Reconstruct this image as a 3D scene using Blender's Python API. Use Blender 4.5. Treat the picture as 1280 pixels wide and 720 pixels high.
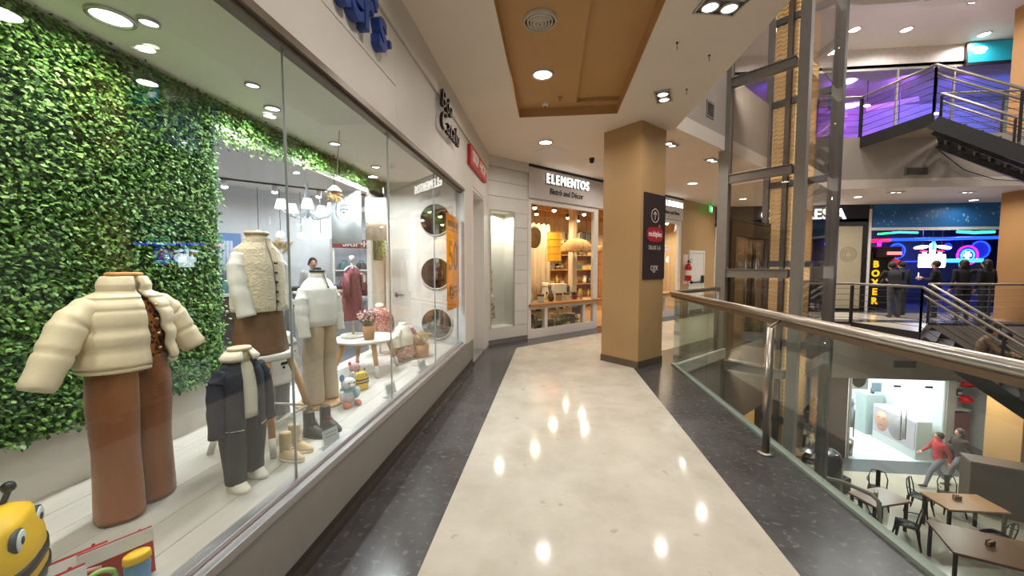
import bpy, math, random
import numpy as np
from mathutils import Vector, Matrix

random.seed(7)
for o in list(bpy.data.objects):
    bpy.data.objects.remove(o, do_unlink=True)
SC = bpy.context.scene
COL = SC.collection
PI = math.pi
S2 = math.sqrt(0.5)

# ---------------------------------------------------------------- camera, world, exposure
EYE = 1.45
cam_d = bpy.data.cameras.new('camera')
cam_d.sensor_width = 36.0
cam_d.lens = 36.0 * 470.0 / 1280.0
cam_d.clip_start = 0.05
cam_d.clip_end = 200
cam = bpy.data.objects.new('camera', cam_d)
COL.objects.link(cam)
cam.location = (0, 0, EYE)
cam.rotation_euler = (math.radians(90 - 3.269), 0, math.radians(6.072))
SC.camera = cam

w = bpy.data.worlds.new('mall_ambient')
SC.world = w
w.use_nodes = True
w.node_tree.nodes['Background'].inputs[0].default_value = (0.80, 0.76, 0.72, 1)
w.node_tree.nodes['Background'].inputs[1].default_value = 0.25
SC.view_settings.view_transform = 'Standard'
SC.view_settings.look = 'None'
SC.view_settings.exposure = 0.0
SC.view_settings.gamma = 1.0
SC.view_settings.use_curve_mapping = False
SC.cycles.max_bounces = 8
SC.cycles.transparent_max_bounces = 24
SC.cycles.caustics_reflective = False
SC.cycles.caustics_refractive = False
SC.cycles.sample_clamp_indirect = 4.0

# lamp strengths (watt) used by the lamp builders below
P_ROUND, P_TWIN, P_SHOW, P_SPOT, P_WARM, P_FAR = 15.0, 13.0, 18.0, 34.0, 26.0, 26.0


# ---------------------------------------------------------------- materials
def lin(c):
    c = c / 255.0
    return c / 12.92 if c <= 0.04045 else ((c + 0.055) / 1.055) ** 2.4


def RGB(r, g, b):
    return (lin(r), lin(g), lin(b), 1.0)


MATS = {}


def M(name, rgb, rough=0.5, metal=0.0, var=0.06, scale=9.0, bump=0.0, bscale=60.0, spec=0.5, sheen=0.0, alpha=1.0, aniso=None, coat=0.0):
    """a plain surface with a little procedural variation of tone and, if asked, fine relief"""
    if name in MATS:
        return MATS[name]
    m = bpy.data.materials.new(name)
    m.use_nodes = True
    nt = m.node_tree
    b = nt.nodes['Principled BSDF']
    b.inputs['Roughness'].default_value = rough
    b.inputs['Metallic'].default_value = metal
    b.inputs['Specular IOR Level'].default_value = spec
    b.inputs['Coat Weight'].default_value = coat
    if sheen:
        b.inputs['Sheen Weight'].default_value = sheen
    c = RGB(*rgb)
    if var > 0:
        tc = nt.nodes.new('ShaderNodeTexCoord')
        nz = nt.nodes.new('ShaderNodeTexNoise')
        nz.inputs['Scale'].default_value = scale
        nz.inputs['Detail'].default_value = 4
        if aniso:
            mp = nt.nodes.new('ShaderNodeMapping')
            mp.inputs['Scale'].default_value = aniso
            nt.links.new(tc.outputs['Object'], mp.inputs[0])
            nt.links.new(mp.outputs[0], nz.inputs['Vector'])
        else:
            nt.links.new(tc.outputs['Object'], nz.inputs['Vector'])
        cr = nt.nodes.new('ShaderNodeValToRGB')
        cr.color_ramp.elements[0].position = 0.3
        cr.color_ramp.elements[1].position = 0.7
        cr.color_ramp.elements[0].color = tuple(max(0, v * (1 - var)) for v in c[:3]) + (1,)
        cr.color_ramp.elements[1].color = tuple(min(1, v * (1 + var)) for v in c[:3]) + (1,)
        nt.links.new(nz.outputs['Fac'], cr.inputs[0])
        nt.links.new(cr.outputs[0], b.inputs['Base Color'])
    else:
        b.inputs['Base Color'].default_value = c
    if bump > 0:
        tc2 = nt.nodes.new('ShaderNodeTexCoord')
        n2 = nt.nodes.new('ShaderNodeTexNoise')
        n2.inputs['Scale'].default_value = bscale
        bp = nt.nodes.new('ShaderNodeBump')
        bp.inputs['Strength'].default_value = bump
        bp.inputs['Distance'].default_value = 0.01
        nt.links.new(tc2.outputs['Object'], n2.inputs['Vector'])
        nt.links.new(n2.outputs['Fac'], bp.inputs['Height'])
        nt.links.new(bp.outputs[0], b.inputs['Normal'])
    MATS[name] = m
    return m


def EM(name, rgb, strength):
    if name in MATS:
        return MATS[name]
    m = bpy.data.materials.new(name)
    m.use_nodes = True
    b = m.node_tree.nodes['Principled BSDF']
    c = RGB(*rgb)
    b.inputs['Base Color'].default_value = c
    b.inputs['Emission Color'].default_value = c
    b.inputs['Emission Strength'].default_value = strength
    MATS[name] = m
    return m


def GLASS(name, tint=(0.93, 0.96, 0.95), base=0.035, gain=0.9):
    """thin pane: clear (or tinted) with a grazing-angle mirror, the same from both sides"""
    if name in MATS:
        return MATS[name]
    m = bpy.data.materials.new(name)
    m.use_nodes = True
    nt = m.node_tree
    nt.nodes.remove(nt.nodes['Principled BSDF'])
    out = nt.nodes['Material Output']
    lw = nt.nodes.new('ShaderNodeLayerWeight')
    lw.inputs['Blend'].default_value = 0.5
    pw = nt.nodes.new('ShaderNodeMath'); pw.operation = 'POWER'
    pw.inputs[1].default_value = 4.0
    ma = nt.nodes.new('ShaderNodeMath'); ma.operation = 'MULTIPLY_ADD'
    ma.inputs[1].default_value = gain; ma.inputs[2].default_value = base
    tr = nt.nodes.new('ShaderNodeBsdfTransparent')
    tr.inputs[0].default_value = tuple(tint) + (1,)
    gl = nt.nodes.new('ShaderNodeBsdfGlossy')
    gl.inputs['Roughness'].default_value = 0.0
    mx = nt.nodes.new('ShaderNodeMixShader')
    nt.links.new(lw.outputs['Facing'], pw.inputs[0])
    nt.links.new(pw.outputs[0], ma.inputs[0])
    nt.links.new(ma.outputs[0], mx.inputs[0])
    nt.links.new(tr.outputs[0], mx.inputs[1])
    nt.links.new(gl.outputs[0], mx.inputs[2])
    nt.links.new(mx.outputs[0], out.inputs[0])
    MATS[name] = m
    return m


def ISLAND(name, stops, rough=0.5, sheen=0.0):
    """colour picked at random for each separate leaf, bead or tuft of the mesh"""
    if name in MATS:
        return MATS[name]
    m = bpy.data.materials.new(name)
    m.use_nodes = True
    nt = m.node_tree
    b = nt.nodes['Principled BSDF']
    b.inputs['Roughness'].default_value = rough
    g = nt.nodes.new('ShaderNodeNewGeometry')
    cr = nt.nodes.new('ShaderNodeValToRGB')
    n = len(stops)
    while len(cr.color_ramp.elements) < n:
        cr.color_ramp.elements.new(0.5)
    for i, s in enumerate(stops):
        cr.color_ramp.elements[i].position = i / (n - 1)
        cr.color_ramp.elements[i].color = RGB(*s)
    nt.links.new(g.outputs['Random Per Island'], cr.inputs[0])
    nt.links.new(cr.outputs[0], b.inputs['Base Color'])
    MATS[name] = m
    return m


def FLECK(name, base, fleck, scale=60, thr=0.62, rough=0.25, patch=None, patch_scale=2.0, spec=0.5):
    """stone floor: base tone, cloudy patches and small flecks"""
    m = bpy.data.materials.new(name)
    m.use_nodes = True
    nt = m.node_tree
    b = nt.nodes['Principled BSDF']
    b.inputs['Roughness'].default_value = rough
    b.inputs['Specular IOR Level'].default_value = spec
    tc = nt.nodes.new('ShaderNodeTexCoord')
    n1 = nt.nodes.new('ShaderNodeTexNoise'); n1.inputs['Scale'].default_value = patch_scale; n1.inputs['Detail'].default_value = 8; n1.inputs['Roughness'].default_value = 0.65
    c1 = nt.nodes.new('ShaderNodeValToRGB')
    c1.color_ramp.elements[0].position = 0.35; c1.color_ramp.elements[1].position = 0.7
    c1.color_ramp.elements[0].color = RGB(*base)
    c1.color_ramp.elements[1].color = RGB(*(patch or base))
    n2 = nt.nodes.new('ShaderNodeTexNoise'); n2.inputs['Scale'].default_value = scale; n2.inputs['Detail'].default_value = 5
    c2 = nt.nodes.new('ShaderNodeValToRGB')
    c2.color_ramp.elements[0].position = thr; c2.color_ramp.elements[1].position = thr + 0.06
    mx = nt.nodes.new('ShaderNodeMixRGB')
    mx.inputs[2].default_value = RGB(*fleck)
    for n in (n1, n2):
        nt.links.new(tc.outputs['Object'], n.inputs['Vector'])
    nt.links.new(n1.outputs['Fac'], c1.inputs[0])
    nt.links.new(n2.outputs['Fac'], c2.inputs[0])
    nt.links.new(c2.outputs[0], mx.inputs[0])
    nt.links.new(c1.outputs[0], mx.inputs[1])
    nt.links.new(mx.outputs[0], b.inputs['Base Color'])
    rr = nt.nodes.new('ShaderNodeMapRange')
    rr.inputs['To Min'].default_value = rough * 0.75; rr.inputs['To Max'].default_value = rough * 1.3
    nt.links.new(n1.outputs['Fac'], rr.inputs['Value'])
    nt.links.new(rr.outputs[0], b.inputs['Roughness'])
    MATS[name] = m
    return m


# ---------------------------------------------------------------- mesh building
def rotm(ax, ang):
    return np.array(Matrix.Rotation(ang, 3, ax))


class MB:
    def __init__(self):
        self.v = []; self.f = []; self.m = []; self.s = []

    def _add(self, vs, fs, mi=0, smooth=False):
        k = len(self.v)
        self.v.extend([tuple(float(c) for c in p) for p in vs])
        for fc in fs:
            self.f.append(tuple(k + i for i in fc)); self.m.append(mi); self.s.append(smooth)
        return self

    def box(self, x0, x1, y0, y1, z0, z1, mi=0):
        vs = [(x0, y0, z0), (x1, y0, z0), (x1, y1, z0), (x0, y1, z0), (x0, y0, z1), (x1, y0, z1), (x1, y1, z1), (x0, y1, z1)]
        return self._add(vs, [(0, 3, 2, 1), (4, 5, 6, 7), (0, 1, 5, 4), (1, 2, 6, 5), (2, 3, 7, 6), (3, 0, 4, 7)], mi)

    def obox(self, c, size, R=None, mi=0):
        """box with half-axes turned by the 3x3 matrix R"""
        c = np.array(c, float); h = np.array(size, float) / 2
        R = np.eye(3) if R is None else R
        vs = [c + R @ (h * np.array(s)) for s in ((-1, -1, -1), (1, -1, -1), (1, 1, -1), (-1, 1, -1), (-1, -1, 1), (1, -1, 1), (1, 1, 1), (-1, 1, 1))]
        return self._add(vs, [(0, 3, 2, 1), (4, 5, 6, 7), (0, 1, 5, 4), (1, 2, 6, 5), (2, 3, 7, 6), (3, 0, 4, 7)], mi)

    def prism(self, poly, z0, z1, mi=0):
        n = len(poly)
        vs = [(x, y, z0) for x, y in poly] + [(x, y, z1) for x, y in poly]
        fs = [tuple(range(n - 1, -1, -1)), tuple(range(n, 2 * n))] + [(i, (i + 1) % n, n + (i + 1) % n, n + i) for i in range(n)]
        return self._add(vs, fs, mi)

    def bar(self, p, q, wd, ht, mi=0, up=(0, 0, 1)):
        """rectangular bar from p to q"""
        p = np.array(p, float); q = np.array(q, float); d = q - p; L = np.linalg.norm(d); d = d / L
        u = np.array(up, float)
        if abs(d @ u) > 0.98: u = np.array((1.0, 0, 0))
        a = np.cross(d, u); a /= np.linalg.norm(a); b = np.cross(a, d)
        R = np.stack([d, a, b], 1)
        return self.obox((p + q) / 2, (L, wd, ht), R, mi)

    def rings(self, rs, closed_ends=True, mi=0, smooth=True, loop=False):
        n = len(rs[0]); vs = [p for r in rs for p in r]; fs = []
        K = len(rs)
        for i in range(K - 1 if not loop else K):
            a = i * n; b = ((i + 1) % K) * n
            for j in range(n):
                fs.append((a + j, a + (j + 1) % n, b + (j + 1) % n, b + j))
        if closed_ends and not loop:
            fs.append(tuple(range(n - 1, -1, -1))); fs.append(tuple((K - 1) * n + j for j in range(n)))
        return self._add(vs, fs, mi, smooth)

    def cyl(self, p, q, r0, r1=None, n=16, mi=0, smooth=True, caps=True):
        return self.tube([p, q], [r0, r0 if r1 is None else r1], n, mi, smooth, caps)

    def tube(self, path, r, n=10, mi=0, smooth=True, caps=True, flat=1.0, up=(0, 0, 1), loop=False):
        P = [np.array(p, float) for p in path]
        if not hasattr(r, '__len__'): r = [r] * len(P)
        rs = []; u = np.array(up, float)
        for i, p in enumerate(P):
            if loop: d = P[(i + 1) % len(P)] - P[i - 1]
            else: d = P[min(i + 1, len(P) - 1)] - P[max(i - 1, 0)]
            d = d / (np.linalg.norm(d) + 1e-12)
            uu = u if abs(d @ u) < 0.95 else np.array((1.0, 0.03, 0))
            a = np.cross(d, uu); a /= np.linalg.norm(a); b = np.cross(a, d)
            rs.append([p + r[i] * (math.cos(t) * a + flat * math.sin(t) * b) for t in np.linspace(0, 2 * PI, n, endpoint=False)])
        return self.rings(rs, caps, mi, smooth, loop)

    def loft(self, secs, n=24, mi=0, smooth=True, caps=True, fn=None, e=2.0):
        """upright body: secs = (x, y, z, rx, ry); fn(theta, t) scales the radius"""
        rs = []
        for k, s in enumerate(secs):
            t = k / max(1, len(secs) - 1); ring = []
            for th in np.linspace(0, 2 * PI, n, endpoint=False):
                c, sn = math.cos(th), math.sin(th)
                g = 1.0 if fn is None else fn(th, t)
                cc = math.copysign(abs(c) ** (2 / e), c); ss = math.copysign(abs(sn) ** (2 / e), sn)
                ring.append((s[0] + s[3] * g * cc, s[1] + s[4] * g * ss, s[2]))
            rs.append(ring)
        return self.rings(rs, caps, mi, smooth)

    def ell(self, c, r, n=14, k=9, mi=0, R=None):
        c = np.array(c, float)
        if not hasattr(r, '__len__'): r = (r, r, r)
        rs = []
        for i in range(1, k):
            ph = -PI / 2 + PI * i / k
            ring = []
            for t in np.linspace(0, 2 * PI, n, endpoint=False):
                p = np.array((r[0] * math.cos(ph) * math.cos(t), r[1] * math.cos(ph) * math.sin(t), r[2] * math.sin(ph)))
                ring.append(c + (p if R is None else R @ p))
            rs.append(ring)
        return self.rings(rs, True, mi, True)

    def lathe(self, prof, c=(0, 0, 0), n=24, mi=0, smooth=True, caps=False):
        rs = [[(c[0] + r * math.cos(t), c[1] + r * math.sin(t), c[2] + z) for t in np.linspace(0, 2 * PI, n, endpoint=False)] for r, z in prof]
        return self.rings(rs, caps, mi, smooth)

    def leaf(self, p, d, up, L, W, mi=0, bend=0.25):
        p = np.array(p, float); d = np.array(d, float); d /= np.linalg.norm(d) + 1e-9
        s = np.cross(d, up); s /= np.linalg.norm(s) + 1e-9
        nn = np.cross(s, d)
        a = p + d * L * 0.5 + s * W - nn * L * bend * 0.4
        b = p + d * L * 0.5 - s * W - nn * L * bend * 0.4
        c = p + d * L - nn * L * bend
        m = p + d * L * 0.5
        return self._add([p, a, c, b, m], [(0, 1, 4), (1, 2, 4), (2, 3, 4), (3, 0, 4)], mi, False)

    def xf(self, R=None, t=(0, 0, 0), k0=0):
        t = np.array(t, float); R = np.eye(3) if R is None else np.array(R)
        self.v[k0:] = [tuple(R @ np.array(p) + t) for p in self.v[k0:]]
        return self

    def build(self, name, mat, parent=None, loc=None, rotz=0.0, bevel=0.0, smooth=None, rot=None):
        me = bpy.data.meshes.new(name)
        me.from_pydata(self.v, [], self.f)
        mats = mat if isinstance(mat, (list, tuple)) else [mat]
        for mm in mats: me.materials.append(mm)
        if len(mats) > 1: me.polygons.foreach_set('material_index', self.m)
        me.polygons.foreach_set('use_smooth', [bool(x) for x in self.s] if smooth is None else [smooth] * len(self.f))
        me.update()
        o = bpy.data.objects.new(name, me)
        COL.objects.link(o)
        if parent is not None: o.parent = parent
        if loc is not None: o.location = loc
        o.rotation_euler = rot if rot is not None else (0, 0, rotz)
        if bevel > 0:
            bv = o.modifiers.new('bevel', 'BEVEL'); bv.width = bevel; bv.segments = 2; bv.limit_method = 'ANGLE'
        return o


def tag(o, label, cat, group=None):
    o['label'] = label; o['category'] = cat
    if group: o['group'] = group
    return o


def struct(o, label=None):
    o['kind'] = 'structure'
    if label: o['label'] = label
    return o


def stuff(o, label=None, cat=None):
    o['kind'] = 'stuff'
    if label: o['label'] = label
    if cat: o['category'] = cat
    return o


def thing(name, label, cat, loc=(0, 0, 0), rotz=0.0, group=None):
    o = bpy.data.objects.new(name, None)
    o.empty_display_size = 0.1
    COL.objects.link(o)
    o.location = loc; o.rotation_euler = (0, 0, rotz)
    return tag(o, label, cat, group)


def dup(root, loc, rotz=None, label=None):
    r = root.copy(); COL.objects.link(r); r.location = loc
    if rotz is not None: r.rotation_euler = (r.rotation_euler[0], r.rotation_euler[1], rotz)
    if label: r['label'] = label
    for ch in list(root.children):
        c = ch.copy(); COL.objects.link(c); c.parent = r
        for g in list(ch.children):
            d = g.copy(); COL.objects.link(d); d.parent = c
    return r


def text(s, name, size, mat, loc, rot, parent=None, ext=0.004, ax='CENTER', ay='CENTER', bold=0.0, sx=1.0, shear=0.0, space=1.0):
    cu = bpy.data.curves.new(name, 'FONT')
    cu.body = s; cu.size = size; cu.extrude = ext; cu.align_x = ax; cu.align_y = ay; cu.offset = bold; cu.shear = shear
    cu.space_character = space; cu.resolution_u = 3
    tmp = bpy.data.objects.new('tmp_text', cu); COL.objects.link(tmp)
    bpy.context.view_layer.update()
    dg = bpy.context.evaluated_depsgraph_get()
    me = bpy.data.meshes.new_from_object(tmp.evaluated_get(dg))
    bpy.data.objects.remove(tmp, do_unlink=True)
    me.materials.clear(); me.materials.append(mat)
    if sx != 1.0:
        me.transform(Matrix.Diagonal((sx, 1, 1, 1)))
    o = bpy.data.objects.new(name, me); COL.objects.link(o)
    o.location = loc; o.rotation_euler = rot
    if parent is not None: o.parent = parent
    return o


def lamp(name, kind, loc, power, color=(1, 1, 1), size=0.15, parent=None, rot=(0, 0, 0), spread=160, size_y=None, blend=0.6, angle=90):
    d = bpy.data.lights.new(name, kind)
    d.energy = power; d.color = color
    if kind == 'AREA':
        d.shape = 'DISK' if size_y is None else 'RECTANGLE'; d.size = size
        if size_y: d.size_y = size_y
        d.spread = math.radians(spread)
    elif kind == 'SPOT':
        d.spot_size = math.radians(angle); d.spot_blend = blend; d.shadow_soft_size = size
    else:
        d.shadow_soft_size = size
    o = bpy.data.objects.new(name, d); COL.objects.link(o)
    o.location = loc; o.rotation_euler = rot
    if parent is not None: o.parent = parent
    return o


def O45(s, d=0.0, z=0.0):
    """point on the diagonal shop line: s metres along it, d metres into the shop"""
    return (-1.155 + (s - d) * S2, 6.775 + (s + d) * S2, z)


A45 = PI / 4
# common materials
WHITE = M('white_paint', (226, 222, 214), 0.5, var=0.02)
OFFW = M('off_white_paint', (205, 199, 188), 0.55, var=0.03)
FASC = M('warm_grey_fascia', (206, 200, 191), 0.5, var=0.03, scale=3)
LOWW = M('grey_lower_panel', (136, 132, 124), 0.5, var=0.04)
CEIL = M('ceiling_paint', (236, 223, 208), 0.7, var=0.02, scale=2)
TAN = M('tan_paint', (178, 143, 96), 0.55, var=0.03, scale=2)
TANC = M('tan_ceiling_paint', (188, 146, 94), 0.6, var=0.03, scale=2)
BLACK = M('black_plastic', (22, 22, 24), 0.45, var=0.05)
DARK = M('dark_charcoal', (44, 43, 45), 0.5, var=0.08)
STEEL = M('brushed_steel', (176, 168, 158), 0.28, 1.0, var=0.05, scale=30, aniso=(1, 1, 12))
STEELD = M('painted_grey_steel', (150, 144, 136), 0.45, 0.15, var=0.06)
ALU = M('aluminium', (188, 186, 186), 0.35, 0.9, var=0.03)
WOOD = M('light_oak', (196, 150, 98), 0.5, var=0.14, scale=6, aniso=(6, 6, 1))
GLZ = GLASS('shop_glass')
GLG = GLASS('green_guard_glass', (0.90, 0.955, 0.93), 0.04)
GLD = GLASS('smoked_lift_glass', (0.84, 0.82, 0.80), 0.05)
LAMPW = EM('lamp_white', (255, 248, 236), 14.0)
LAMPS = EM('lamp_soft_white', (255, 246, 230), 6.0)


# ================================================================ STRUCTURE
UP, LOW = 4.75, -4.75
DARKFL = FLECK('dark_granite', (62, 60, 61), (98, 95, 94), 24, 0.60, 0.2, (82, 79, 79), 3.0)
CREAM = FLECK('cream_marble', (194, 186, 173), (166, 157, 142), 7, 0.66, 0.09, (174, 165, 150), 2.4, spec=0.14)
CREAM2 = FLECK('pale_court_floor', (196, 188, 172), (168, 158, 142), 10, 0.68, 0.2, (182, 172, 154), 0.8)

EDGE_F = [(-1.155, -3.5), (1.83, -3.5), (1.83, 5.77), (6.76, 10.7), (17, 10.7), (17, 13.4), (5.47, 13.4), (-1.155, 6.775)]
mb = MB().prism(EDGE_F, -0.06, 0.0)
struct(mb.build('floor', DARKFL), 'dark speckled granite border of the walkway floor')
mb = MB().prism([(-0.62, -3.5), (1.167, -3.5), (1.167, 5.917), (6.45, 11.2), (17, 11.2), (17, 12.9), (5.66, 12.9), (-0.62, 6.62)], 0.0, 0.002)
struct(mb.build('floor', CREAM), 'cream polished marble strip down the walkway')
SLABM = M('slab_fascia', (186, 174, 162), 0.6, var=0.03, scale=2)
mb = MB().prism(EDGE_F, -1.5, -0.06)
struct(mb.build('ceiling', SLABM), 'pale slab and fascia under the walkway')
# pale nosing of the slab edge towards the lift
mb = MB()
mb.prism([(1.83, 5.77), (3.02, 6.96), (3.06, 6.92), (1.87, 5.70)], -0.16, 0.012)
struct(mb.build('trim_1', M('slab_nosing', (220, 212, 198), 0.5), bevel=0.01))

# main ceiling with the tan recess
mb = MB()
mb.box(-1.155, -0.45, -3.5, 5.17, 3.45, 3.68)
mb.box(0.84, 1.77, -3.5, 5.17, 3.45, 3.68)
mb.prism([(-1.155, 5.17), (1.77, 5.17), (1.77, 5.78), (6.69, 10.7), (17, 10.7), (17, 13.4), (5.47, 13.4), (-1.155, 6.775)], 3.45, 3.68)
struct(mb.build('ceiling', CEIL), 'cream painted ceiling over the walkway')
mb = MB()
mb.box(-0.449, 0.295, -3.5, 5.169, 3.56, 3.67)
mb.box(0.295, 0.839, 5.03, 5.169, 3.56, 3.67)
mb.box(0.295, 0.839, -3.5, 5.03, 3.61, 3.67)
mb.box(-0.4495, -0.444, -3.5, 5.168, 3.452, 3.56)
mb.box(0.833, 0.8395, -3.5, 5.168, 3.452, 3.62)
mb.box(-0.449, 0.839, 5.163, 5.1695, 3.452, 3.56)
struct(mb.build('ceiling', TANC), 'tan painted recess in the walkway ceiling')
EDGE_C = [(-1.155, -3.5), (1.77, -3.5), (1.77, 5.78), (6.69, 10.7), (17, 10.7), (17, 13.4), (5.47, 13.4), (-1.155, 6.775)]
mb = MB().prism(EDGE_C, 3.68, UP)
struct(mb.build('floor', SLABM), 'slab of the upper storey')
# roof over atrium and upper storey
mb = MB().prism([(-1.2, -3.5), (17, -3.5), (17, 13.5), (-1.2, 13.5)], 8.3, 8.45)
struct(mb.build('ceiling', WHITE), 'white ceiling of the upper storey')
mb = MB().box(4, 17, 10.9, 11.1, 8.12, 8.3)
struct(mb.build('trim_2', WHITE))

# ---- left shop front (wall plane X = -1.155)
WX = -1.155
mb = MB()
mb.box(WX - 0.12, WX, -3.5, 5.45, 0.1, 0.385)
struct(mb.build('wall_left', LOWW), 'grey panel under the shop window')
mb = MB().box(WX - 0.12, WX - 0.02, -3.5, 5.45, 0.0, 0.1)
mb.box(WX - 0.03, WX + 0.012, -3.5, 5.45, 0.0, 0.035)
struct(mb.build('baseboard_left', M('dark_plinth', (62, 55, 50), 0.35, var=0.1)))
mb = MB().box(WX - 0.12, WX, 4.90, 5.45, 0.385, 2.47)
mb.box(WX - 0.30, WX - 0.12, 4.98, 5.45, 0.1, 2.47)
struct(mb.build('wall_left', FASC), 'warm grey pier between shop window and white door')
mb = MB().box(WX - 0.12, WX, 6.37, 6.80, 0.0, 2.62)
struct(mb.build('wall_left', FASC))
fa = MB().box(WX - 0.13, WX - 0.02, -3.5, 5.45, 2.47, 3.45).box(WX - 0.13, WX - 0.02, 5.45, 6.80, 2.60, 3.45).build('wall_left', FASC)
struct(fa, 'warm grey fascia above the shop window')
MB().box(WX - 0.02, WX, -3.5, 2.75, 2.47, 2.776).build('panel', FASC, fa, bevel=0.002)
MB().box(WX - 0.02, WX, -3.5, 2.75, 2.782, 3.165).build('panel', FASC, fa, bevel=0.002)
MB().box(WX - 0.02, WX, 2.75, 5.45, 2.47, 3.165).build('panel', FASC, fa, bevel=0.002)
MB().box(WX - 0.02, WX, 5.452, 6.775, 2.62, 3.165).build('panel', FASC, fa, bevel=0.002)
MB().box(WX - 0.02, WX + 0.022, -3.5, 6.76, 3.17, 3.449).build('cornice', FASC, fa, bevel=0.004)
# recessed white door
dr = MB().box(-1.47, -1.42, 5.45, 6.37, 0.03, 2.60).build('door_1', M('door_white', (214, 210, 204), 0.4), bevel=0.004)
struct(dr, 'white flush door recessed beside the shop window')
MB().box(-1.42, -1.155, 5.45, 5.475, 0.0, 2.6).box(-1.42, -1.155, 6.345, 6.37, 0.0, 2.6).box(-1.42, -1.155, 5.475, 6.345, 2.575, 2.6).build('door_frame', WHITE, dr)
mb = MB().cyl((-1.42, 6.2, 1.02), (-1.38, 6.2, 1.02), 0.022).cyl((-1.385, 6.2, 1.02), (-1.385, 6.09, 1.02), 0.009)
mb.build('door_handle', STEEL, dr)
MB().cyl((-1.42, 6.2, 1.3), (-1.405, 6.2, 1.3), 0.02).cyl((-1.42, 6.2, 1.22), (-1.405, 6.2, 1.22), 0.016).build('lock', STEEL, dr)
MB().box(-1.44, -1.15, 5.475, 6.345, 0.0, 0.03).build('threshold', ALU, dr)

# shop window: frame and panes
win = MB().box(WX - 0.10, WX + 0.012, -3.5, 4.93, 0.385, 0.425).box(WX - 0.08, WX - 0.03, -3.5, 4.93, 0.425, 0.445).build('window_1', ALU, bevel=0.003)
struct(win, 'long shop window of frameless glass panes')
MB().box(WX - 0.10, WX + 0.006, -3.5, 4.93, 2.435, 2.472).box(WX - 0.075, WX - 0.02, -3.5, 4.9, 2.415, 2.437).build('window_frame', M('bronze_alu', (120, 108, 94), 0.4, 0.6), win)
MB().box(WX - 0.10, WX + 0.006, 4.885, 4.93, 0.425, 2.437).build('window_frame', M('white_alu', (222, 220, 216), 0.4), win)
ys = [-3.5, -2.66, -1.59, -0.52, 0.55, 1.62, 2.70, 3.78, 4.885]
for a, b in zip(ys[:-1], ys[1:]):
    MB().box(WX - 0.056, WX - 0.046, a + 0.002, b - 0.002, 0.43, 2.43).build('pane', GLZ, win)
for y in ys[4:-1]:
    MB().box(WX - 0.057, WX - 0.045, y - 0.0015, y + 0.0015, 0.43, 2.43).build('glass_joint', M('silicone', (186, 192, 192), 0.3), win)

# ---- diagonal wall of white boards with a lit niche (left of the gift shop)
BO = M('pale_board', (206, 204, 196), 0.55, var=0.03, scale=3)
wl = MB().box(0.0, 0.96, 0.30, 0.36, 0, 3.45).build('wall_far', OFFW, loc=O45(0), rotz=A45)
struct(wl, 'pale diagonal wall of wide horizontal boards with a tall niche')
z = 0.08
N0, N1, NZ0, NZ1 = 0.06, 0.60, 0.31, 2.47
cuts = [0.08, 0.31, 0.58, 0.85, 1.12, 1.39, 1.66, 1.93, 2.20, 2.47, 2.74, 3.01, 3.27]
for a, b in zip(cuts[:-1], cuts[1:]):
    if a >= NZ0 - 0.01 and b <= NZ1 + 0.01:
        MB().box(0.0, N0, 0.0, 0.025, a + 0.003, b - 0.003).build('board', BO, wl, bevel=0.002)
        MB().box(N1, 0.955, 0.0, 0.025, a + 0.003, b - 0.003).build('board', BO, wl, bevel=0.002)
    else:
        MB().box(0.0, 0.955, 0.0, 0.025, a + 0.003, b - 0.003).build('board', BO, wl, bevel=0.002)
MB().box(0, N0, 0.025, 0.30, 0, 3.45).box(N1, 0.96, 0.025, 0.30, 0, 3.45).box(N0, N1, 0.025, 0.30, 0, NZ0).box(N0, N1, 0.025, 0.30, NZ1, 3.45).build('core', OFFW, wl)
MB().box(0.0, 0.955, -0.03, 0.025, 3.27, 3.45).build('cornice', BO, wl, bevel=0.004)
MB().box(0.0, 0.955, -0.008, 0.025, 0.0, 0.077).build('skirting', M('grey_skirting', (120, 114, 108), 0.5), wl)
MB().box(N0 - 0.02, N0, -0.006, 0.03, NZ0 - 0.02, NZ1 + 0.02).box(N1, N1 + 0.02, -0.006, 0.03, NZ0 - 0.02, NZ1 + 0.02).box(N0, N1, -0.006, 0.03, NZ1, NZ1 + 0.02).build('niche_frame', M('niche_edge', (168, 160, 146), 0.5), wl)
MB().box(N0 + 0.005, N1 - 0.005, 0.008, 0.014, NZ0, NZ1 - 0.002).build('pane', GLZ, wl)
lamp('niche_light', 'AREA', O45(0.33, 0.12, 2.45), 16, (1, 0.95, 0.88), 0.12)

# ---- tan wall with fire door beyond the gift shop
tw = MB().box(7.06, 9.30, 0.0, 0.15, 0, 3.45).build('wall_tan', TAN, loc=O45(0), rotz=A45)
struct(tw, 'tan painted wall around the white fire door')
dr = MB().box(7.60, 8.50, -0.012, 0.03, 0.0, 1.88).build('door_2', M('fire_door_white', (226, 222, 214), 0.4), loc=O45(0), rotz=A45, bevel=0.003)
struct(dr, 'white fire exit door with push bar in the tan wall')
MB().box(7.53, 7.60, -0.03, 0.02, 0, 1.95).box(8.50, 8.57, -0.03, 0.02, 0, 1.95).box(7.60, 8.50, -0.03, 0.02, 1.88, 1.95).build('door_frame', WHITE, dr)
MB().box(7.64, 8.44, -0.07, -0.045, 0.94, 0.975).box(8.36, 8.46, -0.075, -0.01, 0.92, 1.16).box(7.63, 7.68, -0.075, -0.01, 0.92, 1.0).build('push_bar', BLACK, dr)
mb = MB().box(7.06, 9.28, -0.015, 0.0, 0, 0.09)
struct(mb.build('baseboard_tan', M('grey_skirting', (120, 114, 108), 0.5), loc=O45(0), rotz=A45))
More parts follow.
